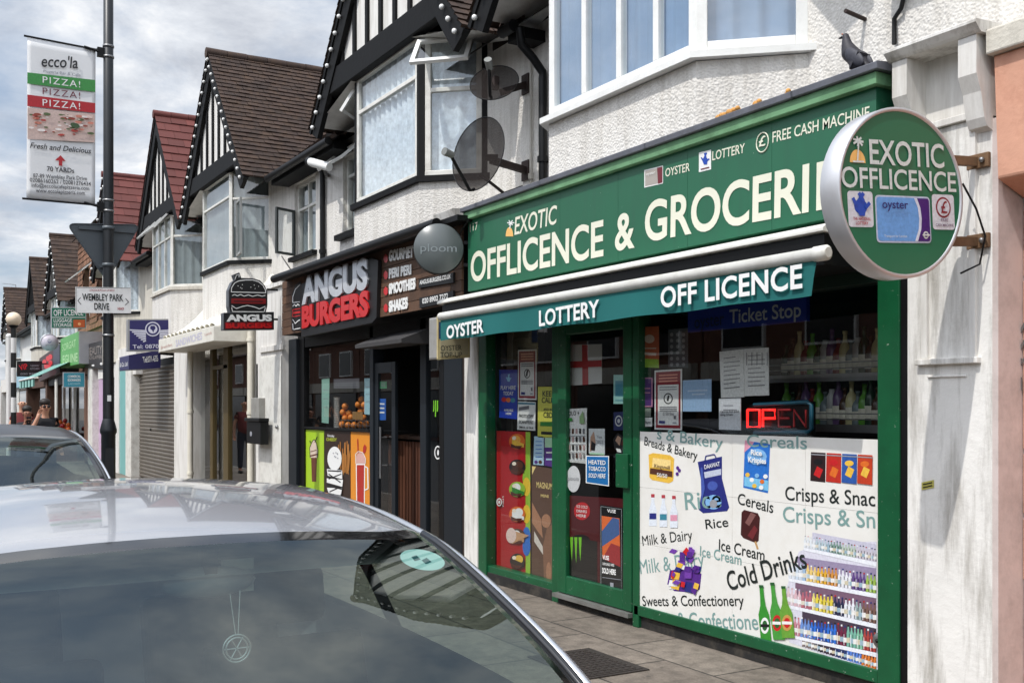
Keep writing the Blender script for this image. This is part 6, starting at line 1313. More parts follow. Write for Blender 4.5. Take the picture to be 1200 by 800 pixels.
def perp_sign(name, label, px, x, face, texts, cat='shop sign', edge=ALU, dep=.12):
    l, r, t, b0 = px; s = thing(name, label, cat, atx((l + r) / 2, (t + b0) / 2, x)); b = MB(); b.prism([atx(l, b0, x), atx(l, t, x), atx(r, t, x), atx(r, b0, x)], (-dep, 0, 0), edge); b.build('casing', s)
    fx = Flat(x=x + .004); fx.poly([(l + .8, b0 - .8), (l + .8, t + .8), (r - .8, t + .8), (r - .8, b0 - .8)], face); fx.build('sign_face', s)
    for s_, p0, p1, h_, m in texts: wx(s, s_, p0, p1, h_, x + .006, m, off=.012)
    b = MB(); e = atx(r, t + 3, x - dep / 2); b.bar(e, (e.x, max(PIER, e.y + .05), e.z), .04, .04, BLACKPL); b.build('bracket', s); return s
ol = perp_sign('projecting_sign', 'green OFF LICENCE and luggage storage sign sticking out over the far pavement', (60, 101, 360, 384.5), -31, P('olgreen', (24, 110, 84)), [('OFF LICENCE', (63, 370), (97.5, 369.5), 7, WHITE), ('LUGGAGE', (63, 377.5), (84.5, 377.2), 4, WHITE), ('STORAGE', (63, 382.8), (84, 382.5), 4, WHITE)])
fx = Flat(x=-30.99); fx.line([(61, 371.8), (100, 371.8)], .7, WHITE); fx.poly([(86, 383.4), (86, 374.5), (99.5, 374.5), (99.5, 383.4)], P('olorange', (190, 90, 40))); fx.disc((93, 379.5), 1.8, 1.8, P('oly', (240, 180, 120)), 10); fx.build('sun_emblem', ol)
perp_sign('projecting_sign', 'small teal currency sign below the lime green fascia', (74, 99.5, 436, 453.8), -31.6, P('tealsign', (50, 136, 156)), [('COMMERCIAL', (79.5, 442.5), (94.5, 442.3), 3, WHITE), ('BOOKMAKERS', (79.5, 446.8), (94.5, 446.6), 3, WHITE), ('& ACCOUNTS', (80, 450.8), (94, 450.6), 2.4, P('tealpale', (160, 200, 210)))])
c0 = atx(58, 401, -36); s_ = thing('projecting_sign', 'pale round disc sign left of the lime green fascia', 'shop sign', c0); rr = 8.6 / FOC * 36 * 1.02; b = MB(); b.lathe(c0, [(0, 0), (rr, 0), (rr, -.12), (0, -.12)], P('discpale', (206, 198, 210)), 28, 'x'); b.build('disc', s_); b = MB(); b.lathe(c0, [(rr * .98, .004), (rr * 1.05, .004), (rr * 1.05, -.13)], ALU, 28, 'x'); b.build('rim', s_)
fx = Flat(x=-35.995); fx.disc((58, 399.5), 2.4, 2.4, P('disclav', (120, 110, 150)), 12); fx.disc((58, 398.6), 2.2, 2.0, P('discpale', (206, 198, 210)), 12); fx.build('emblem', s_); wx(s_, 'ploom', (53.5, 405), (62.5, 405), 1.8, -35.995, P('discgrey', (150, 144, 156)), off=0); b = MB(); b.bar(c0 + Vector((-.06, rr, 0)), (c0.x - .06, PIER + .2, c0.z), .04, .04, BLACKPL); b.build('bracket', s_)
dk = perp_sign('projecting_sign', 'black sign with a red logo on the far shopfront', (20, 49, 423, 441), -40, P('darksign', (26, 20, 24)), [('VIP', (23.5, 434), (33, 432), 6.5, P('neonred2', (220, 40, 50))), ('TAKEAWAY', (35.5, 429.5), (46, 429.2), 2, GREY), ('KITCHEN', (35.5, 433), (46, 432.8), 2, GREY), ('020 8900', (24, 439), (45, 438.6), 2, GREY)], edge=BLACKPL)
rp = thing('fascia_sign', 'dark fascia with a big red emblem above the striped green awning', 'shop sign', at(56, 425, FACE)); b = MB(); b.prism([at(46, 447, FACE), at(46, 420, FACE), at(70, 403, FACE), at(70, 436, FACE)], (0, .3, 0), P('fasciabrown', (60, 30, 32))); b.build('board', rp)
f = Flat(y=FACE - .004); 
for q in ((52, 424), (56, 420), (59, 425), (54, 429), (59, 418), (57.5, 430)): f.disc(q, 2.4, 3.2, P('neonred2', (220, 40, 50)), 10)
f.build('red_emblem', rp); b = MB(); b.prism([at(62.5, 431, FACE - .05), at(62.5, 408, FACE - .05), at(70, 402, FACE - .05), at(70, 430, FACE - .05)], (0, .04, 0), P('listboard', (58, 62, 78))); b.build('list_board', rp)
# striped green awning
ga = thing('awning', 'open green awning with white stripes over the far shop door', 'awning', at(55, 440, 4.0)); y0, y1 = 4.4, 3.3; xa0, xa1 = -37.5, -33.0; zt, zb = 3.0, 2.45
AWG, AWW = mat('awning_green', (24, 84, 74), .8), mat('awning_pale', (150, 196, 186), .8)
b = MB(); n = 10
for i in range(n): a0, a1 = xa0 + (xa1 - xa0) * i / n, xa0 + (xa1 - xa0) * (i + 1) / n; b.add([(a0, y0, zt), (a1, y0, zt), (a1, y1, zb), (a0, y1, zb), (a0, y1, zb - .25), (a1, y1, zb - .25)], [(0, 1, 2, 3), (3, 2, 5, 4)], AWG if i % 2 else AWW)
b.build('canopy_cloth', ga, fix=False); b = MB(); b.tube([(xa0, y1, zb), (xa1, y1, zb)], .03, UPVC, 8); b.build('front_bar', ga)
# dark far shopfronts with frames and goods
for h_, spans in ((h6, [(73.5, 75), (86, 87.2)]), (h7, [(64, 66)]), (h8, [(20, 22)])):
    for pl, pr in spans: post(pl, pr, PIER, 0, 2.55, WHITEWOOD, 'shop_frame', .05, h_)
b = MB(); b.box(-36, -30, SHOP + .1, W, 2.1, 2.7, BLACKPL); b.build('shop_header', h6)
b = MB(); b.quad((-36, SHOP + .08, .1), (-30, SHOP + .08, .1), (-30, SHOP + .08, 2.2), (-36, SHOP + .08, 2.2), SHOPGLASS); b.build('shop_window', h6)
gd = thing('display_stand', 'teal and red stand of goods inside the far off licence window', 'shelf', at(82, 490, 5.0)); rnd = random.Random(8)
for j in range(6):
    b = MB(); b.box(-35, -31, 5.05, 5.3, .25 + j * .3, .28 + j * .3, SHELFM)
    for i in range(14): b.box(-34.9 + i * .28, -34.7 + i * .28, 5.06, 5.25, .28 + j * .3, .5 + j * .3, (P('tealp', (60, 130, 150)), GRN, RED_, GREY, P('palegreen', (176, 216, 180)))[rnd.randrange(5)])
    b.build('shelf', gd)
fs_ = thing('fruit_stall', 'market stall of red fruit outside the far shop behind the people', 'stall', (-34.5, 4.0, 0)); b = MB(); b.box(-37.2, -33.4, 3.7, 4.5, .0, .75, mat('stall_wood', (110, 70, 50), .8)); b.build('table', fs_)
b = MB()
for i in range(60): b.sphere((-37.1 + rnd.random() * 3.6, 3.72 + rnd.random() * .7, .78 + rnd.random() * .25 + (0 if i < 40 else .15)), .07, (RED_, P('appler', (160, 30, 34)), ORG, GRN)[rnd.randrange(4)], 8, 6)
b.build('fruit_heap', fs_)['kind'] = 'stuff'
for h_, x0, x1, m in ((h5, -30, -24.7, RENDER), (h7, -41.6, -36, mat('far_brick', (82, 58, 46), .9, var=.2)), (h8, -48.5, -41.6, mat('far_brick', (82, 58, 46), .9, var=.2)), (h9, -62, -48.5, RENDER)):
    if h_ is not h5: post_ = MB(); [post_.box(x0 + k, x0 + k + .5, PIER, W, 0, 2.7, m) for k in (0,)]; post_.build('pier', h_)
    b = MB(); b.box(x0 + .01, x1 - .01, PIER + .04, W - .01, 2.35, 3.0, m if h_ is not h7 else BLACKPL); b.build('shop_header', h_)
    b = MB(); b.quad((x0 + .1, SHOP + .1, .1), (x1 - .1, SHOP + .1, .1), (x1 - .1, SHOP + .1, 2.4), (x0 + .1, SHOP + .1, 2.4), SHOPGLASS); b.build('shop_window', h_)
# grey sheet shutter and pale sign at the picture's left edge
ps = thing('fascia_sign', 'pale blue fascia at the far left end of the terrace', 'shop sign', (-52, FACE, 2.5)); b = MB(); b.box(-55, -46.5, FACE, W, 2.45, 3.15, P('palesign', (150, 190, 206))); b.build('board', ps)

# loose wires on the fronts
for h_, pts, y in ((h3, [(262, 330), (266, 342), (272, 346), (279, 340), (283, 330)], W - .3), (h3, [(300, 300), (306, 318), (304, 336)], W - .02), (h2, [(330, 300), (345, 322), (349, 330)], W - .03), (h2, [(531, 262), (545, 250), (556, 243), (566, 235)], 4.55), (h2, [(528, 300), (534, 285), (541, 270), (549, 258)], 4.34), (h1, [(566, 236), (590, 226), (612, 218)], W - .05)):
    b = MB(); b.tube([at(*p, y) for p in pts], .007, BLACKPL, 6); b.build('loose_wire', h_)
# ================================================================== street furniture
DARKPOLE = mat('dark_grey_column_paint', (24, 28, 32), .4, var=.08, grime=.15)
PXX, PYY = -12.44, 2.02
pc = at(127, 476, PYY); PXX = pc.x
lp = thing('lamp_column', 'dark grey street column carrying the pizza banner and street name plate', 'lamp post', (PXX, PYY, 0))
b = MB(); b.lathe((PXX, PYY, 0), [(0, 0), (.085, 0), (.085, .06), (.078, .08), (.078, 1.30), (.092, 1.33), (.092, 1.36), (.066, 1.46), (.060, 1.48)], DARKPOLE, 20); b.build('base', lp)
b = MB(); b.lathe((PXX, PYY, 0), [(.060, 1.48), (.056, 4.2), (.052, 8.2), (0, 8.2)], DARKPOLE, 20); b.build('shaft', lp)
b = MB(); b.box(PXX + .077, PXX + .084, PYY - .045, PYY + .045, .5, 1.15, DARKPOLE); b.build('inspection_door', lp)
b = MB(); b.box(PXX + .055, PXX + .062, PYY - .02, PYY + .02, Zy(127, 470, PYY), Zy(127, 463, PYY), WHITE); b.build('number_tag', lp)
# banner
bn = thing('banner', 'white pizza banner with green and red bands hung from the column', 'banner', (PXX, 1.5, 3.9)); BXX = PXX
BC = mat('banner_vinyl', (232, 232, 232), .6, var=.03)
b = MB(); t0, t1 = atx(32, 42, BXX), atx(112, 57, BXX); b0, b1 = atx(31, 233, BXX), atx(111.5, 240, BXX); vs = []; N = 16
for j in range(N + 1):
    for i in range(N + 1):
        u, v = i / N, j / N; p = (b0 * (1 - u) + b1 * u) * (1 - v) + (t0 * (1 - u) + t1 * u) * v; vs.append(p + Vector((.006 * math.sin(u * 5 + v * 3) * math.sin(v * math.pi), 0, 0)))
b.add(vs, [(j * (N + 1) + i, j * (N + 1) + i + 1, (j + 1) * (N + 1) + i + 1, (j + 1) * (N + 1) + i) for j in range(N) for i in range(N)], BC, True)
bsh = b.build('sheet', bn, fix=False); so = bsh.modifiers.new('thick', 'SOLIDIFY'); so.thickness = .004; so.offset = -1
BXF = BXX + .012
def row(yl, yr, m):   # band spanning the banner between heights given at its left and right edge
    fx = Flat(x=BXF); fx.poly([(32, yl[1]), (32, yl[0]), (111.6, yr[0]), (111.6, yr[1])], m); return fx.build('colour_band', bn)
row((85, 98), (94, 108), P('bandgreen', (60, 140, 66))); row((111, 124.5), (121, 132.5), P('bandred', (176, 32, 40)))
fx = Flat(x=BXF); fx.poly([(32.3, 163), (32.3, 126), (111, 134), (111, 167)], P('pizzabase', (206, 180, 170))); rnd = random.Random(9)
for i in range(80):
    u = rnd.random(); v = rnd.random(); w_ = 1 + 4 * rnd.random(); fx.disc((36 + u * 72, 131 + 6 * u + 26 * v * (1 - abs(u - .5) * .5)), w_, w_ * .35, (P('pz1', (176, 60, 50)), P('pz2', (226, 200, 190)), P('pz3', (150, 66, 48)), P('pz4', (206, 130, 110)), P('pz5', (236, 226, 220)), P('pz6', (86, 100, 60)))[(i * 7) % 6 if i % 13 else 5], 9, .1)
fx.disc((88, 147), 6, 3, P('pz7', (60, 84, 50)), 9, .3); fx.build('pizza_picture', bn)
def bt_(s, p0, p1, h, m=PRINTBLACK, **k): return wx(bn, s, p0, p1, h, BXF, m, **{**dict(off=.01, lift=.004), **k})
bt_("ecco'la", (49, 78.5), (91.5, 80.5), 13.5, BLK, italic=.25, off=.012); bt_('Pizzeria Bar & Cafe', (51, 85), (94.5, 90), 3.2, GREY)
for s, a, c_, m in (('PIZZA!', (50, 97.2), (94, 103), WHITE), ('PIZZA!', (50, 110.5), (94, 116), P('plum', (110, 46, 56))), ('PIZZA!', (50, 124), (94, 128.6), WHITE)): bt_(s, a, c_, 7.6, m, off=.0, space=1.2)
bt_('Fresh and Delicious', (35, 173.5), (107, 180.3), 6.5, BLK, italic=.3)
fx = Flat(x=BXF); fx.poly([(64.5, 188), (71, 182), (77, 189), (73, 188.6), (73, 194.5), (69, 194), (69, 188.2)], P('bandred', (176, 32, 40))); fx.build('arrow', bn)
bt_('70 YARDs', (55, 200.5), (87, 203), 5.6, P('bg', (60, 60, 64)), off=.02); bt_('87-89 Wembley Park Drive', (39, 208), (102, 211.5), 4.6, P('bg', (60, 60, 64))); bt_('02086160262 / 02081276434', (35, 213), (106.5, 218), 4.6, P('bg', (60, 60, 64))); bt_('info@eccolacafepizzeria.com', (37, 219), (104.5, 223), 4.2, P('bg', (60, 60, 64))); bt_('www.eccolapizzeria.com', (42, 225.2), (99.5, 228.5), 4.4, P('bg', (60, 60, 64)))
for (pl, pr, z_) in (((28, 42), (124, 60.5), 0), ((26, 232.5), (118, 240.5), 0)):
    b = MB(); b.tube([atx(*pl, BXX - .004), Vector((BXX - .004, PYY, atx(*pr, BXX).z))], .012, BLACKPL, 8); b.build('banner_arm', bn)
    z = atx(*pr, BXX).z
    for dz in (-.06, .06): b = MB(); b.lathe((PXX, PYY, z + dz), [(.054, -.012), (.062, -.012), (.062, .012), (.054, .012)], STEEL, 18); b.build('clamp_band', bn)
    b = MB(); b.box(PXX - .03, PXX + .03, PYY - .12, PYY - .05, z - .07, z + .03, BLACKPL); b.tube([(PXX + .02, PYY - .1, z - .02), (PXX + .02, PYY - .26, z + .01)], .014, BLACKPL, 8); b.build('clamp_block', bn)
# triangular sign seen from behind
TXX = PXX - .12; ts = thing('road_sign', 'grey back of a triangular give way sign on the column', 'road sign', atx(122, 290, TXX)); SB = mat('sign_back_grey', (86, 92, 96), .45, metal=.2, var=.06)
def rounded(pts, r, n=5):
    out = []; pts = [Vector(p) for p in pts]
    for i, p in enumerate(pts):
        a, c = (pts[i - 1] - p), (pts[(i + 1) % len(pts)] - p); a.normalize(); c.normalize()
        for k in range(n + 1): t = k / n; out.append(p + a * r * (1 - t) ** 2 + c * r * t ** 2)
    return out
b = MB(); tri = rounded([atx(*p, TXX) for p in ((78, 262), (164, 263.5), (125, 329))], .09); b.prism(tri, (-.004, 0, 0), SB); b.build('plate', ts)
b = MB(); b.tube([p + Vector((.004, 0, 0)) for p in tri] + [tri[0] + Vector((.004, 0, 0))], .007, SB, 6, cap=False); b.build('rim', ts)
for py in (269, 312): q = atx(123, py, TXX); b = MB(); wdt = .3 if py < 300 else .08; b.box(TXX + .002, TXX + .028, PYY - wdt, PYY + wdt, q.z - .02, q.z + .02, SB); b.lathe((PXX, PYY, q.z), [(.057, -.02), (.066, -.02), (.066, .02), (.057, .02)], SB, 16); b.build('clip', ts)
# street name plate
nx = PXX + .075; sn = thing('street_sign', 'white WEMBLEY PARK DRIVE street name plate strapped to the column', 'street sign', atx(121, 352, nx)); b = MB(); b.prism([atx(88.5, 366.5, nx), atx(88.5, 336, nx), atx(153.5, 337, nx), atx(153.5, 367, nx)], (-.012, 0, 0), mat('enamel_white', (242, 241, 238), .35, var=.03, grime=.2)); b.build('plate', sn)
def s_t(s, p0, p1, h, m, **k): return wx(sn, s, p0, p1, h, nx, m, **{**dict(off=.0, lift=.003), **k})
s_t('WEMBLEY PARK', (96.5, 352), (144.5, 353), 8.2, PRINTBLACK, off=.022); s_t('DRIVE', (110.5, 362.8), (128, 363.2), 8, PRINTBLACK, off=.022); s_t('LONDON BOROUGH OF BRENT', (105, 341), (134.5, 341.4), 2.4, P('signred', (160, 40, 50))); s_t('HA9', (138, 363.3), (145, 363.5), 3.4, P('signred', (160, 40, 50)), off=.02)
fx = Flat(x=nx + .003); fx.line([(94.5, 348.5), (91.2, 352.3), (95, 356.5)], .7, PRINTBLACK); fx.line([(147, 349.5), (150.8, 353.8), (146.5, 357.5)], .7, PRINTBLACK); fx.line([(89.2, 366), (89.2, 336.8), (153, 337.6)], .5, BLK); fx.build('arrow_mark', sn)
for py in (341, 362): z = atx(127, py, nx).z; b = MB(); b.lathe((PXX, PYY, z), [(.056, -.01), (.067, -.01), (.067, .01), (.056, .01)], STEEL, 16); b.build('strap', sn)
b = MB(); z = atx(127, 393, PXX).z; b.lathe((PXX, PYY, z), [(.058, -.012), (.066, -.012), (.066, .012), (.058, .012)], STEEL, 16); b.build('strap', lp)
# crossing beacon
c0 = at(16, 374, 1.95); bc_ = thing('crossing_beacon', 'black and white striped crossing beacon with a pale globe', 'beacon', (c0.x, c0.y, 0)); b = MB(); z = 0; k = 0; WST, BST = mat('white_band', (226, 224, 220), .4), mat('black_band', (22, 22, 22), .4)
while z < c0.z - .16: z2 = min(z + .3, c0.z - .16); b.tube([(c0.x, c0.y, z), (c0.x, c0.y, z2)], .052, (BST, WST)[k % 2], 14, cap=False); z = z2; k += 1
b.build('striped_pole', bc_); b = MB(); b.lathe((c0.x, c0.y, c0.z - .18), [(.05, 0), (.09, .03), (.09, .06)], BLACKPL, 14); b.build('collar', bc_); b = MB(); b.sphere(c0, .145, mat('pale_globe', (226, 206, 180), .35), 20, 14); b.build('globe', bc_)
c1 = at(10.5, 440, 2.05); wp_ = thing('post', 'plain white post beside the striped beacon', 'post', (c1.x, c1.y, 0)); b = MB(); b.tube([(c1.x, c1.y, 0), (c1.x, c1.y, Zy(10.5, 393, 2.05))], .055, WST, 14); b.build('shaft', wp_); b = MB(); zt_ = Zy(10.5, 393, 2.05); b.lathe((c1.x, c1.y, zt_), [(.06, -.03), (.06, .01), (.03, .04), (0, .045)], WST, 14); b.build('cap', wp_)
# roof aerial
ae = thing('roof_aerial', 'thin television aerial on the farthest brown roof', 'aerial', (-52, 6.5, 7)); b = MB(); a0 = at(18.5, 352, 6.4); a1 = at(18.5, 334, 6.4); b.tube([a0 - Vector((0, 0, .6)), a1], .02, STEEL, 6); b.tube([a1, at(4, 332, 6.2)], .015, STEEL, 6)
for k in range(4): q = at(6 + k * 3, 332.4 + k * .3, 6.25); b.tube([q + Vector((0, -.2, 0)), q + Vector((0, .2, 0))], .008, STEEL, 5)
ae.location = a0; b.build('mast', ae)
# manhole cover in the pavement
mh = thing('manhole_cover', 'dark iron inspection cover set in the pavement by the car', 'manhole cover', (-4.6, 3.1, 0))
def ground(px, py, z=0.0):
    u, v = (px - CX) / FOC, (CY - py) / FOC; Z = (z - EYE) / v; return Vector((-Z * (C_ - u * S_), Z * (S_ + u * C_), z))
g0, g1 = ground(725, 788), ground(668, 765); cxm, cym = (g0 + g1).x / 2, (g0 + g1).y / 2 - .05
IRON = mat('cast_iron', (58, 52, 48), .6, metal=.3, var=.2, vscale=20, bump=.6, bscale=60)
b = MB(); b.box(cxm - .33, cxm + .33, cym - .24, cym + .24, .001, .008, IRON); b.build('frame', mh); b = MB(); b.box(cxm - .3, cxm + .3, cym - .21, cym + .21, .006, .011, IRON)
for i in range(12):
    for j in range(8): b.box(cxm - .28 + i * .048, cxm - .25 + i * .048, cym - .19 + j * .048, cym - .16 + j * .048, .011, .014, IRON)
b.build('plate', mh); mh.location = (cxm, cym, 0)
for o in mh.children: o.location = (-cxm + 4.6 - 0, -cym + 3.1, 0); o.location = Vector((-4.6, 3.1, 0)) - Vector((cxm, cym, 0))
# bread crusts left on the flashing
CR = mat('bread_crust', (206, 150, 80), .8, var=.3, vscale=30)
for px, py, kk in ((842, 141, 0), (849, 138, 0), (855, 134.5, 1), (866, 133, 0), (886, 125, 1), (923, 113.5, 2)):
    p = at(px, py + 1, FACE - .02); b = MB(); b.sphere((0, 0, .02), .022, CR, 8, 6, (1.2, .8, .9)); b.sphere((.025, 0, .03), .016, CR, 8, 6)
    if kk == 2: b.sphere((-.02, 0, .02), .014, mat('green_scrap', (150, 170, 60), .7), 6, 5)
    o = b.build('bread_crust', None); o.location = p; o.rotation_euler = (0, 0, px); tag(o, ('torn orange-brown bread crust on the lead edge of the green sign', 'pale flat crumb of bread on the lead edge of the green sign', 'yellow crust with a green scrap on the lead edge of the green sign')[kk], 'bread crust', 'bread scraps on the sign top')
# ================================================================== people (far, waist-up above the car)
SKIN = mat('skin', (196, 146, 120), .6, var=.06); SKIN2 = mat('tanned_skin', (150, 104, 82), .6, var=.06); CLB = mat('black_cotton', (26, 26, 30), .85, var=.15); HAIR = mat('dark_hair', (34, 26, 22), .6, var=.3, vscale=40); JEAN = mat('dark_jeans', (40, 46, 62), .85, var=.1); SHOE = mat('dark_shoe', (40, 36, 34), .6)
def person(label, base, ht, yaw, sk, top, arms, hair, shades=False, bald=False, item=None, build_=1.0):
    k = ht / 1.72; t = thing('person', label, 'person', base); cy_, sy_ = math.cos(yaw), math.sin(yaw)
    def w(x, y, z): return Vector(base) + Vector((x * cy_ - y * sy_, x * sy_ + y * cy_, z)) * k          # local: x forward, y to their left, z up
    J = [(w(0, 0, .95), .118 * k), (w(-.01, 0, 1.12), .105 * k), (w(-.015, 0, 1.28), .115 * k), (w(-.015, 0, 1.42), .062 * k), (w(.005, 0, 1.505), .054 * k), (w(.02, 0, 1.575), .078 * k), (w(.018, 0, 1.655), .082 * k)]
    E_ = [(0, 1), (1, 2), (2, 3), (3, 4), (4, 5), (5, 6)]
    def chain(start, pts):
        last = start
        for p, r in pts: J.append((w(*p), r * k)); E_.append((last, len(J) - 1)); last = len(J) - 1
    for s in (-1, 1):
        chain(0, [((.0, s * .095, .86), .085), ((.01, s * .1, .5), .06), ((-.01, s * .105, .12), .042), ((.0, s * .105, .05), .04), ((.12, s * .115, .03), .032)])
        a = arms[s]; chain(2, [((-.015, s * .150, 1.365), .045), (a[0], .043), (a[1], .033), (a[2], .036)])
    skin('body', J, E_, sk, t, 2)
    # clothes follow the body
    sh = [(w(0, 0, .86), .176 * k * build_), (w(-.005, 0, 1.10), .148 * k * build_), (w(-.015, 0, 1.28), .155 * k * build_), (w(-.015, 0, 1.42), .085 * k)]; e2 = [(0, 1), (1, 2), (2, 3)]
    for s in (-1, 1):
        a = arms[s]; sh.append((w(-.015, s * .156, 1.37), .066 * k)); mid = [(-.015 + (a[0][0] + .015) * .55), s * .168 + (a[0][1] - s * .168) * .55, 1.395 + (a[0][2] - 1.395) * .55]; sh.append((w(*mid), .062 * k)); e2 += [(2, len(sh) - 2), (len(sh) - 2, len(sh) - 1)]
    skin('shirt', sh, e2, top, t, 2)
    tr = [(w(0, 0, .93), .15 * k), (w(0, 0, 1.04), .142 * k)]; e3 = [(0, 1)]
    for s in (-1, 1): n0 = len(tr); tr += [(w(.0, s * .098, .84), .1 * k), (w(.01, s * .102, .5), .075 * k), (w(-.01, s * .106, .1), .06 * k)]; e3 += [(0, n0), (n0, n0 + 1), (n0 + 1, n0 + 2)]
    skin('trousers', tr, e3, JEAN, t, 2)
    for s in (-1, 1):
        b = MB(); b.sphere(w(.06, s * .11, .035), .05 * k, SHOE, 10, 6, (2.2 * abs(cy_) + .9 * abs(sy_), 2.2 * abs(sy_) + .9 * abs(cy_), .8)); b.build('shoe', t)
        b = MB(); b.sphere(w(.015, s * .082, 1.6), .02 * k, sk, 8, 6, (.8, .5, 1.2)); b.build('ear', t)
        if not shades: b = MB(); b.sphere(w(.092, s * .03, 1.62), .011 * k, BLK, 8, 6); b.build('eye', t)
        # fingers
        a = arms[s][2]; prev = arms[s][1]; d = (Vector(a) - Vector(prev)).normalized()
        for q in range(4):
            sp_ = (q - 1.5) * .017; b = MB(); p0 = Vector(a) + Vector((0, sp_, 0)) ; p1 = p0 + d * (.05 + .008 * (1.5 - abs(q - 1.5))) + Vector((.012, 0, 0)); p2 = p1 + d * .02 + Vector((.02, 0, .004)); b.tube([w(*p0), w(*p1), w(*p2)], [.0095 * k, .0085 * k, .007 * k], sk, 7); b.build('finger', t)
        b = MB(); p0 = Vector(a) + Vector((.0, -s * .028, -.01)); b.tube([w(*p0), w(*(p0 + Vector((.03, -s * .015, .02))))], [.011 * k, .009 * k], sk, 7); b.build('thumb', t)
    b = MB(); b.sphere(w(.105, 0, 1.595), .014 * k, sk, 8, 6, (1, .8, 1.5)); b.build('nose', t); b = MB(); b.sphere(w(.09, 0, 1.555), .012 * k, mat('lip', (150, 80, 76), .6), 8, 6, (.7, 1.7, .5)); b.build('mouth', t)
    if not bald:
        b = MB(); b.sphere(w(-.022, 0, 1.69), .092 * k, hair, 16, 12, (1.0, 1.0, .8)); b.sphere(w(-.055, 0, 1.61), .078 * k, hair, 12, 10, (.85, 1.08, 1.3)); b.build('hair', t)
    if shades:
        b = MB()
        for s in (-1, 1): b.sphere(w(.098, s * .034, 1.618), .028 * k, BLK, 12, 8, (.5, 1.0, .85))
        b.bar(w(.1, -.03, 1.625), w(.1, .03, 1.625), .012, .012, BLK)
        for s in (-1, 1): b.bar(w(.09, s * .06, 1.625), w(.0, s * .088, 1.62), .008, .008, BLK)
        b.build('sunglasses', t)
    if item:
        p = w(*item); o = MB(); o.box(p.x - .012, p.x + .012, p.y - .036, p.y + .036, p.z - .07, p.z + .07, BLK); r = o.build('phone', None)
        for v in r.data.vertices: v.co -= p
        r.location = p; r.rotation_euler = (0, .25, yaw); tag(r, 'dark phone held up by the person in black between the other two', 'phone')
    return t
rest = lambda s: ((-.03, s * .235, 1.13), (.04, s * .25, .90), (.07, s * .25, .83))
p1_ = at(53, 476, 2.17); person('woman in black t-shirt and sunglasses with one hand raised to her face', (p1_.x, p1_.y, 0), 1.72, .12, SKIN, CLB, {-1: ((.06, -.25, 1.17), (.12, -.15, 1.42), (.105, -.12, 1.50)), 1: rest(1)}, HAIR, shades=True)
p2_ = at(28, 476, 2.02); person('person in black holding a phone up in both hands before their chin', (p2_.x + .6, p2_.y, 0), 1.60, .0, SKIN2, CLB, {-1: ((.08, -.24, 1.16), (.24, -.08, 1.36), (.26, -.045, 1.42)), 1: ((.08, .24, 1.16), (.24, .08, 1.36), (.26, .045, 1.42))}, HAIR, item=(.285, 0, 1.46), build_=1.05)
p3_ = at(27, 476, 2.28); person('bald person standing behind the one in black with the phone', (p3_.x - .2, p3_.y, 0), 1.80, .1, SKIN, mat('maroon_top', (110, 44, 44), .85), {-1: rest(-1), 1: rest(1)}, HAIR, bald=True, build_=1.1)
# ================================================================== cars
def smooth(tbl, s):
    """Catmull-Rom through a table of (s, values...)"""
    n = len(tbl)
    if s <= tbl[0][0]: return tbl[0][1:]
    if s >= tbl[-1][0]: return tbl[-1][1:]
    i = max(k for k in range(n) if tbl[k][0] <= s); i = min(i, n - 2)
    p0, p1, p2, p3 = tbl[max(i - 1, 0)], tbl[i], tbl[i + 1], tbl[min(i + 2, n - 1)]; t = (s - p1[0]) / (p2[0] - p1[0]); out = []
    for k in range(1, len(p1)):
        m1 = (p2[k] - p0[k]) / max(1e-6, p2[0] - p0[0]) * (p2[0] - p1[0]); m2 = (p3[k] - p1[k]) / max(1e-6, p3[0] - p1[0]) * (p2[0] - p1[0])
        out.append((2 * t ** 3 - 3 * t ** 2 + 1) * p1[k] + (t ** 3 - 2 * t ** 2 + t) * m1 + (-2 * t ** 3 + 3 * t ** 2) * p2[k] + (t ** 3 - t ** 2) * m2)
    return out
CARGLASS = glass('car_glass', (0.62, 0.71, 0.67), 1.52, refl=1.35, gcol=(.92, 1, .98, 1)); FRIT = mat('black_frit', (12, 12, 13), .12, var=0, coat=.6); RUBBER = mat('tyre_rubber', (24, 24, 24), .85); TRIM = mat('satin_chrome_trim', (200, 202, 206), .22, metal=.85, var=.03); CABIN = mat('grey_cabin_trim', (62, 64, 66), .8, var=.1); SEATM = mat('dark_seat_cloth', (40, 42, 44), .9, var=.12); HEADL = mat('roof_lining', (150, 150, 146), .9, var=.04)
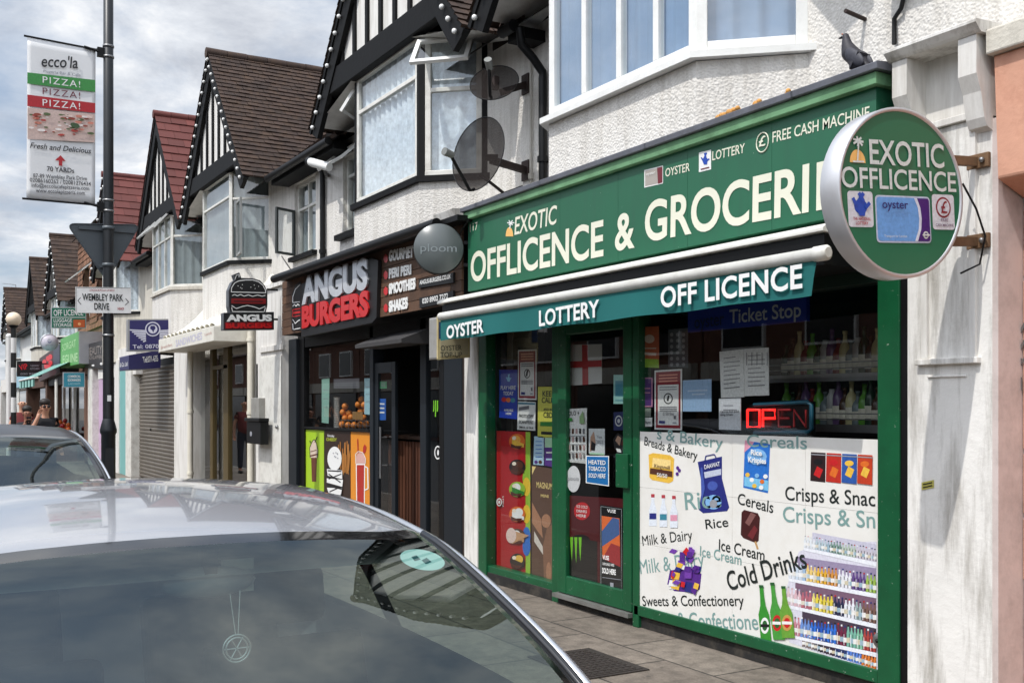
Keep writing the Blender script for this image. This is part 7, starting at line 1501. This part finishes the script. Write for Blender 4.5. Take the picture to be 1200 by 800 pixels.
def car(label, xf, yc, zr, paint, tbl, wb, wt_, mir, roof_extra=None):
    """table rows: s from the front, half width low, half width belt, belt height, half width top, edge height, crown height;
    wb = (windscreen base s, header s, rear header s, rear base s)"""
    t = thing('parked_car', label, 'car', (xf - tbl[-1][0] / 2, yc, zr)); L = tbl[-1][0]
    def P3(s, q, z): return Vector((xf - s, yc + q, zr + z))
    ss = sorted(set([round(L * i / 64, 4) for i in range(65)] + [wb[0], wb[0] + .05, wb[1], wb[1] - .06, wb[2], wb[3]]))
    def prof(s):
        wl_, wbt, zb_, wt, ze, zc = smooth(tbl, s); bow = 1 if wb[0] <= s <= wb[3] else .5
        half = [(wl_, .22), (wbt, .5), (wbt * 1.0, zb_ * .8), (wbt * .975, zb_)]
        half += [(wbt * .975 + (wt - wbt * .975) * k, zb_ + (ze - .035 - zb_) * (k ** .9 if bow == 1 else k)) for k in (.1, .4, .75, .93)]
        half += [(wt, ze - .012), (wt - .035, ze + .012), (wt - .085, ze + .02 + (zc - ze) * .16)]
        for k in (.86, .62, .36, .12): q = (wt - .085) * k; half.append((q, zc - (zc - ze) * .82 * (q / wt) ** 2.2))
        return half
    rows_ = []
    for s in ss:
        h = prof(s); rows_.append([P3(s, q, z) for q, z in h] + [P3(s, -q, z) for q, z in h[::-1]])
    # the windscreen bows forward in plan: shift points of the header and base near the centre line
    nP = len(rows_[0])
    for i, s in enumerate(ss):
        for j in range(nP):
            q = (rows_[i][j].y - yc)
            f = math.exp(-((s - wb[1]) / .45) ** 2) * .05 + math.exp(-((s - wb[0]) / .35) ** 2) * .10 + math.exp(-((s) / .4) ** 2) * .16
            rows_[i][j].x -= f * (q / .75) ** 2
    body, wsc, frit, side, rear = MB(), MB(), MB(), MB(), MB(); NB = len(prof(1.0)); mid0 = NB - 5; 
    for i in range(len(ss) - 1):
        sc_ = (ss[i] + ss[i + 1]) / 2
        for j in range(nP - 1):
            jj = j if j < NB else nP - 2 - j; tgt = body
            jm = min(j, nP - 2 - j)
            if wb[0] < sc_ < wb[1]:
                if jm >= 10: tgt = frit if (sc_ > wb[1] - .06 or sc_ < wb[0] + .05 or jm == 10 and False) else wsc
                elif 4 <= jm <= 6 and sc_ > wb[0] + .42: tgt = side
                elif jm == 9: tgt = frit
            elif wb[1] <= sc_ <= wb[2]:
                if 4 <= jm <= 6: tgt = side if not (abs(sc_ - (wb[1] + wb[2]) / 2) < .06) else frit
            elif wb[2] < sc_ < wb[3]:
                if jm >= 10 and sc_ < wb[3] - .04: tgt = rear
                elif 4 <= jm <= 6 and sc_ < wb[2] + .3: tgt = side
            m = paint if tgt is body else FRIT if tgt is frit else CARGLASS
            tgt.add([rows_[i][j], rows_[i + 1][j], rows_[i + 1][j + 1], rows_[i][j + 1]], [(0, 1, 2, 3)], m, True)
    body.add(rows_[0], [tuple(range(nP))], paint); body.add(rows_[-1], [tuple(range(nP))[::-1]], paint)
    def fin(mb, nm):
        o = mb.build(nm, t, fix=False); bm = bmesh.new(); bm.from_mesh(o.data); bmesh.ops.remove_doubles(bm, verts=bm.verts, dist=.0004); bmesh.ops.recalc_face_normals(bm, faces=bm.faces); bm.to_mesh(o.data); bm.free(); return o
    fin(body, 'body'); w_o = fin(wsc, 'windscreen'); fin(frit, 'window_border'); fin(side, 'side_window'); fin(rear, 'rear_window')
    def edge(jm, s0, s1, r, m, nm, dz=0.0):
        for sgn in (0, 1):
            pts = [rows_[i][jm if not sgn else nP - 1 - jm] + Vector((0, 0, dz)) for i, s in enumerate(ss) if s0 <= s <= s1]; b = MB(); b.tube(pts, r, m, 8); b.build(nm, t)
    edge(8, wb[0] - .02, wb[3], .013, TRIM, 'roof_rail', .004); edge(9, wb[0], wb[1] - .0, .010, FRIT, 'screen_seal', .002)
    # wheels
    for s in wt_:
        for sg in (-1, 1):
            c0 = P3(s, sg * (smooth(tbl, s)[1] - .09), .31); b = MB(); b.lathe(c0, [(.2, -.1), (.29, -.105), (.315, -.08), (.315, .08), (.29, .105), (.2, .1)], RUBBER, 28, 'y'); tw_ = b.build('wheel', t); b = MB(); b.lathe(c0, [(0, .085 * sg), (.06, .09 * sg), (.2, .075 * sg), (.205, .0)], STEEL, 24, 'y'); b.build('rim', tw_)
            b = MB(); b.lathe(P3(s, sg * (smooth(tbl, s)[1] - .06), .31), [(.335, -.08), (.335, .075), (.37, .075)], BLACKPL, 28, 'y'); b.build('wheel_arch', t)
    for sg in (-1, 1):
        b = MB(); q = P3(.12, sg * .58, .64); b.sphere(q, .15, mat('lamp_glass', (206, 212, 216), .08, coat=1), 14, 8, (.8, 1.0, .45)); b.build('headlight', t)
        q = P3(L - .1, sg * .58, .8); b = MB(); b.sphere(q, .14, mat('tail_red', (150, 20, 20), .15, coat=1), 12, 8, (.6, .8, 1.2)); b.build('tail_light', t)
        q = P3(wb[0] + .40, sg * (smooth(tbl, wb[0] + .35)[1] + .09), smooth(tbl, wb[0] + .35)[2] + mir); b = MB(); b.sphere(q, .1, paint, 16, 10, (.55, 1.0, .75)); o = b.build('door_mirror', t); b = MB(); b.bar(q, q + Vector((0, -sg * .12, -.06)), .05, .04, BLACKPL); b.build('mirror_arm', o)
    b = MB(); q = P3(-.01, 0, .42); b.box(q.x - .03, q.x + .02, yc - .45, yc + .45, zr + .28, zr + .5, BLACKPL); b.build('grille', t, bevel=.02)
    b = MB(); b.box(xf + .012, xf + .02, yc - .26, yc + .26, zr + .32, zr + .43, P('plate_white', (220, 220, 214))); b.build('number_plate', t)
    # cabin
    zb0 = smooth(tbl, wb[0])[5]
    b = MB(); sd = wb[0]; b.add([P3(sd + .03, -.66, zb0 - .06), P3(sd + .03, .66, zb0 - .06), P3(sd + .62, .68, zb0 - .12), P3(sd + .62, -.68, zb0 - .12), P3(sd + .62, .68, .5), P3(sd + .62, -.68, .5)], [(0, 1, 2, 3), (3, 2, 4, 5)], CABIN, False); b.sphere(P3(sd + .55, -.36, zb0 - .08), .2, CABIN, 14, 8, (.7, 1, .5)); b.build('dashboard', t, fix=False)
    b = MB(); b.quad(P3(sd, -.75, .32), P3(sd, .75, .32), P3(wb[3], .75, .32), P3(wb[3], -.75, .32), SEATM); b.build('cabin_floor', t)
    zt = smooth(tbl, (wb[1] + wb[2]) / 2)[5]
    b = MB(); n_ = 6
    for i in range(n_): s0, s1 = wb[1] + (wb[2] - wb[1]) * i / n_, wb[1] + (wb[2] - wb[1]) * (i + 1) / n_; e0, e1 = smooth(tbl, s0), smooth(tbl, s1); b.quad(P3(s0, -e0[3] + .05, e0[4] - .05), P3(s0, e0[3] - .05, e0[4] - .05), P3(s1, e1[3] - .05, e1[4] - .05), P3(s1, -e1[3] + .05, e1[4] - .05), HEADL)
    b.build('roof_lining', t)
    for sq in (-.36, .36):
        for srow in (wb[0] + 1.15, wb[0] + 2.0):
            b = MB(); b.bar(P3(srow - .45, sq, .52), P3(srow, sq, .5), .48, .14, SEATM); b.bar(P3(srow, sq, .5), P3(srow + .22, sq, 1.08), .46, .12, SEATM); o = b.build('seat', t, bevel=.03); b = MB(); b.bar(P3(srow + .23, sq, 1.12), P3(srow + .26, sq, 1.28), .26, .09, SEATM); b.build('headrest', o, bevel=.03)
    cs_ = P3(sd + .72, -.36, zb0 - .10); b = MB(); b.tube([cs_ + Vector((.06 * math.sin(a * .2618), .18 * math.cos(a * .2618), .17 * math.sin(a * .2618))) for a in range(25)], .015, BLACKPL, 8, cap=False); b.bar(cs_ + Vector((0, -.17, 0)), cs_ + Vector((0, .17, 0)), .04, .02, BLACKPL); b.build('steering_wheel', t)
    return t, P3, rows_, ss, nP
SILVER = mat('silver_car_paint', (166, 168, 173), .26, metal=.35, var=.0, coat=1.0)
NIGHT = mat('black_car_paint', (20, 22, 30), .3, metal=.0, var=0, coat=.1, spec=.3)
#        s    low   belt  zbelt  wtop  zedge crown
tblS = [(0.0, .62, .66, .58, .55, .60, .66), (.10, .74, .80, .70, .66, .74, .79), (.5, .80, .86, .82, .72, .85, .90), (.95, .82, .88, .90, .76, .92, .975), (1.15, .83, .885, .92, .775, .965, 1.02),
        (1.60, .84, .89, .94, .725, 1.19, 1.25), (1.95, .84, .89, .95, .665, 1.355, 1.405), (2.15, .84, .89, .955, .645, 1.405, 1.455), (2.6, .84, .89, .96, .64, 1.445, 1.505), (3.1, .84, .885, .965, .63, 1.45, 1.515), (3.5, .83, .88, .97, .605, 1.405, 1.475), (3.75, .82, .86, .98, .58, 1.30, 1.38), (4.05, .78, .82, .98, .58, 1.02, 1.08), (4.2, .74, .78, .80, .55, .84, .88)]
CXF, CYC, ROADZ = -.42, .585, -.125
tS, PS, rowsS, ssS, nPS = car('silver hatchback parked at the kerb, its windscreen and roof nearest the camera', CXF, CYC, ROADZ, SILVER, tblS, (1.15, 2.08, 3.55, 4.0), (.75, 3.4), -.03)
tblD = [(a, b_, c_, d + .07, e, f_ + .075, g_ + .075) for a, b_, c_, d, e, f_, g_ in tblS]
dcar = at(145, 565, 1.52)
tD, *_ = car('black car parked behind the silver one, only its roof and windscreen showing', dcar.x + 1.55, .66, ROADZ, NIGHT, tblD, (1.15, 2.08, 3.55, 4.0), (.75, 3.4), .0)
# rear-view mirror, pendant, permit
b = MB(); mz = PS(2.12, .05, 1.325); b.sphere(mz, .1, mat('mirror_shell', (120, 124, 124), .4), 16, 10, (.32, 1.15, .38)); b.bar(mz, mz + Vector((.02, 0, .09)), .03, .04, BLACKPL); b.build('rear_view_mirror', tS)
b = MB(); b.box(mz.x - .05, mz.x + .0, mz.y + .03, mz.y + .11, mz.z - .03, mz.z + .05, mat('toll_tag', (150, 150, 140), .5)); b.build('sensor_box', tS)
pn = thing('mirror_pendant', 'round clear pendant hanging on cords from the car mirror', 'pendant', mz + Vector((.03, .06, -.12))); pc_ = mz + Vector((.03, .06, -.16)); SILV = mat('pendant_silver', (196, 206, 206), .2, metal=.7)
b = MB()
for r_ in (.033, .026): b.tube([pc_ + Vector((0, r_ * math.cos(a * .2618), r_ * math.sin(a * .2618))) for a in range(25)], .0028, SILV, 6, cap=False)
for a in range(6): b.tube([pc_, pc_ + Vector((0, .03 * math.cos(a * 1.047), .03 * math.sin(a * 1.047)))], .0022, SILV, 5)
b.build('medallion', pn); b = MB()
for s in (-1, 1): b.tube([pc_ + Vector((0, s * .003, .033)), mz + Vector((.01, .06 + s * .014, -.01))], .0014, SILV, 5)
b.build('cord', pn)
# parking permit stuck inside the windscreen, low-lying on the glass
from mathutils.bvhtree import BVHTree
wso = [o for o in tS.children if o.name.startswith('windscreen')][0]
bvh = BVHTree.FromPolygons([tS.location + v.co for v in wso.data.vertices], [list(p.vertices) for p in wso.data.polygons])
def on_glass(px, py, inset=.004):
    d = Vector((0, 0, 0)); u, v = (px - CX) / FOC, (CY - py) / FOC
    d = (Vector((-C_, S_, 0)) + Vector((S_, C_, 0)) * u + Vector((0, 0, 1)) * v).normalized()
    hit, nr, _, _ = bvh.ray_cast(Vector((0, 0, EYE)), d)
    return (hit + d * inset) if hit else None
pts = [on_glass(495 + 27 * math.cos(a * .2618) * .97 - 11 * math.sin(a * .2618) * .2, 655.5 + 11.5 * math.sin(a * .2618) + 27 * math.cos(a * .2618) * .18) for a in range(24)]
if all(pts):
    b = MB(); b.add(pts, [tuple(range(24))], mat('permit_paper', (190, 226, 226), .6, var=.03)); o = b.build('permit_sticker', tS, fix=False)
    for q in (((482, 652), (488, 650), (493, 655), (486, 657)), ((494, 656), (500, 653), (506, 658), (499, 661)), ((490, 660), (496, 660), (500, 664), (494, 664))):
        pp = [on_glass(*p, .0028) for p in q]
        if all(pp): b = MB(); b.add(pp, [(0, 1, 2, 3)], mat('permit_ink', (40, 96, 104), .6)); b.build('permit_print', o, fix=False)
# ================================================================== the other side of the road (met in the shop glass)
BRK = mat('opposite_brick', (112, 76, 62), .9, var=.2, bump=.3, bscale=30); PANED = mat('dark_pane', (30, 34, 38), .15)  # plain brick colour for the houses across the road
rnd = random.Random(21); ho = None
for i in range(16):
    x0 = -118 + i * 7.6
    if ho is None:
        ho = thing('terraced_house', '', 'house', (x0 + 3.8, -13.5, 0)); b = MB(); b.box(x0, x0 + 7.5, -20, -13.5, -.1, 5.6, BRK); b.build('wall', ho)
        b = MB(); b.prism([(x0 - .02, -13.1, 5.5), (x0 - .02, -16.8, 8.2), (x0 - .02, -20.4, 5.5)], (7.54, 0, 0), TILE_BROWN); b.build('roof', ho)
        for k in (1.0, 4.6):
            b = MB(); b.box(x0 + k, x0 + k + 1.9, -13.5, -13.38, 3.4, 4.9, UPVC); o = b.build('window', ho); b = MB(); b.box(x0 + k + .08, x0 + k + 1.82, -13.376, -13.37, 3.48, 4.82, PANED); b.build('pane', o)
        b = MB(); b.box(x0 + .3, x0 + 7.2, -13.5, -13.4, .1, 2.4, PANED); b.build('shop_window', ho); b = MB(); b.box(x0 + .2, x0 + 7.3, -13.5, -13.2, 2.45, 3.05, CREAM); b.build('shop_fascia', ho); h_ = ho
    else:
        h_ = ho.copy(); COL.objects.link(h_); h_.location = (x0 + 3.8, -13.5, 0)
        for ch in list(ho.children):
            c_ = ch.copy(); COL.objects.link(c_); c_.parent = h_
            for g_ in ch.children: d_ = g_.copy(); COL.objects.link(d_); d_.parent = c_
    tag(h_, 'brick house over shops across the road, seen only mirrored in the shop glass', 'house', 'houses across the road')
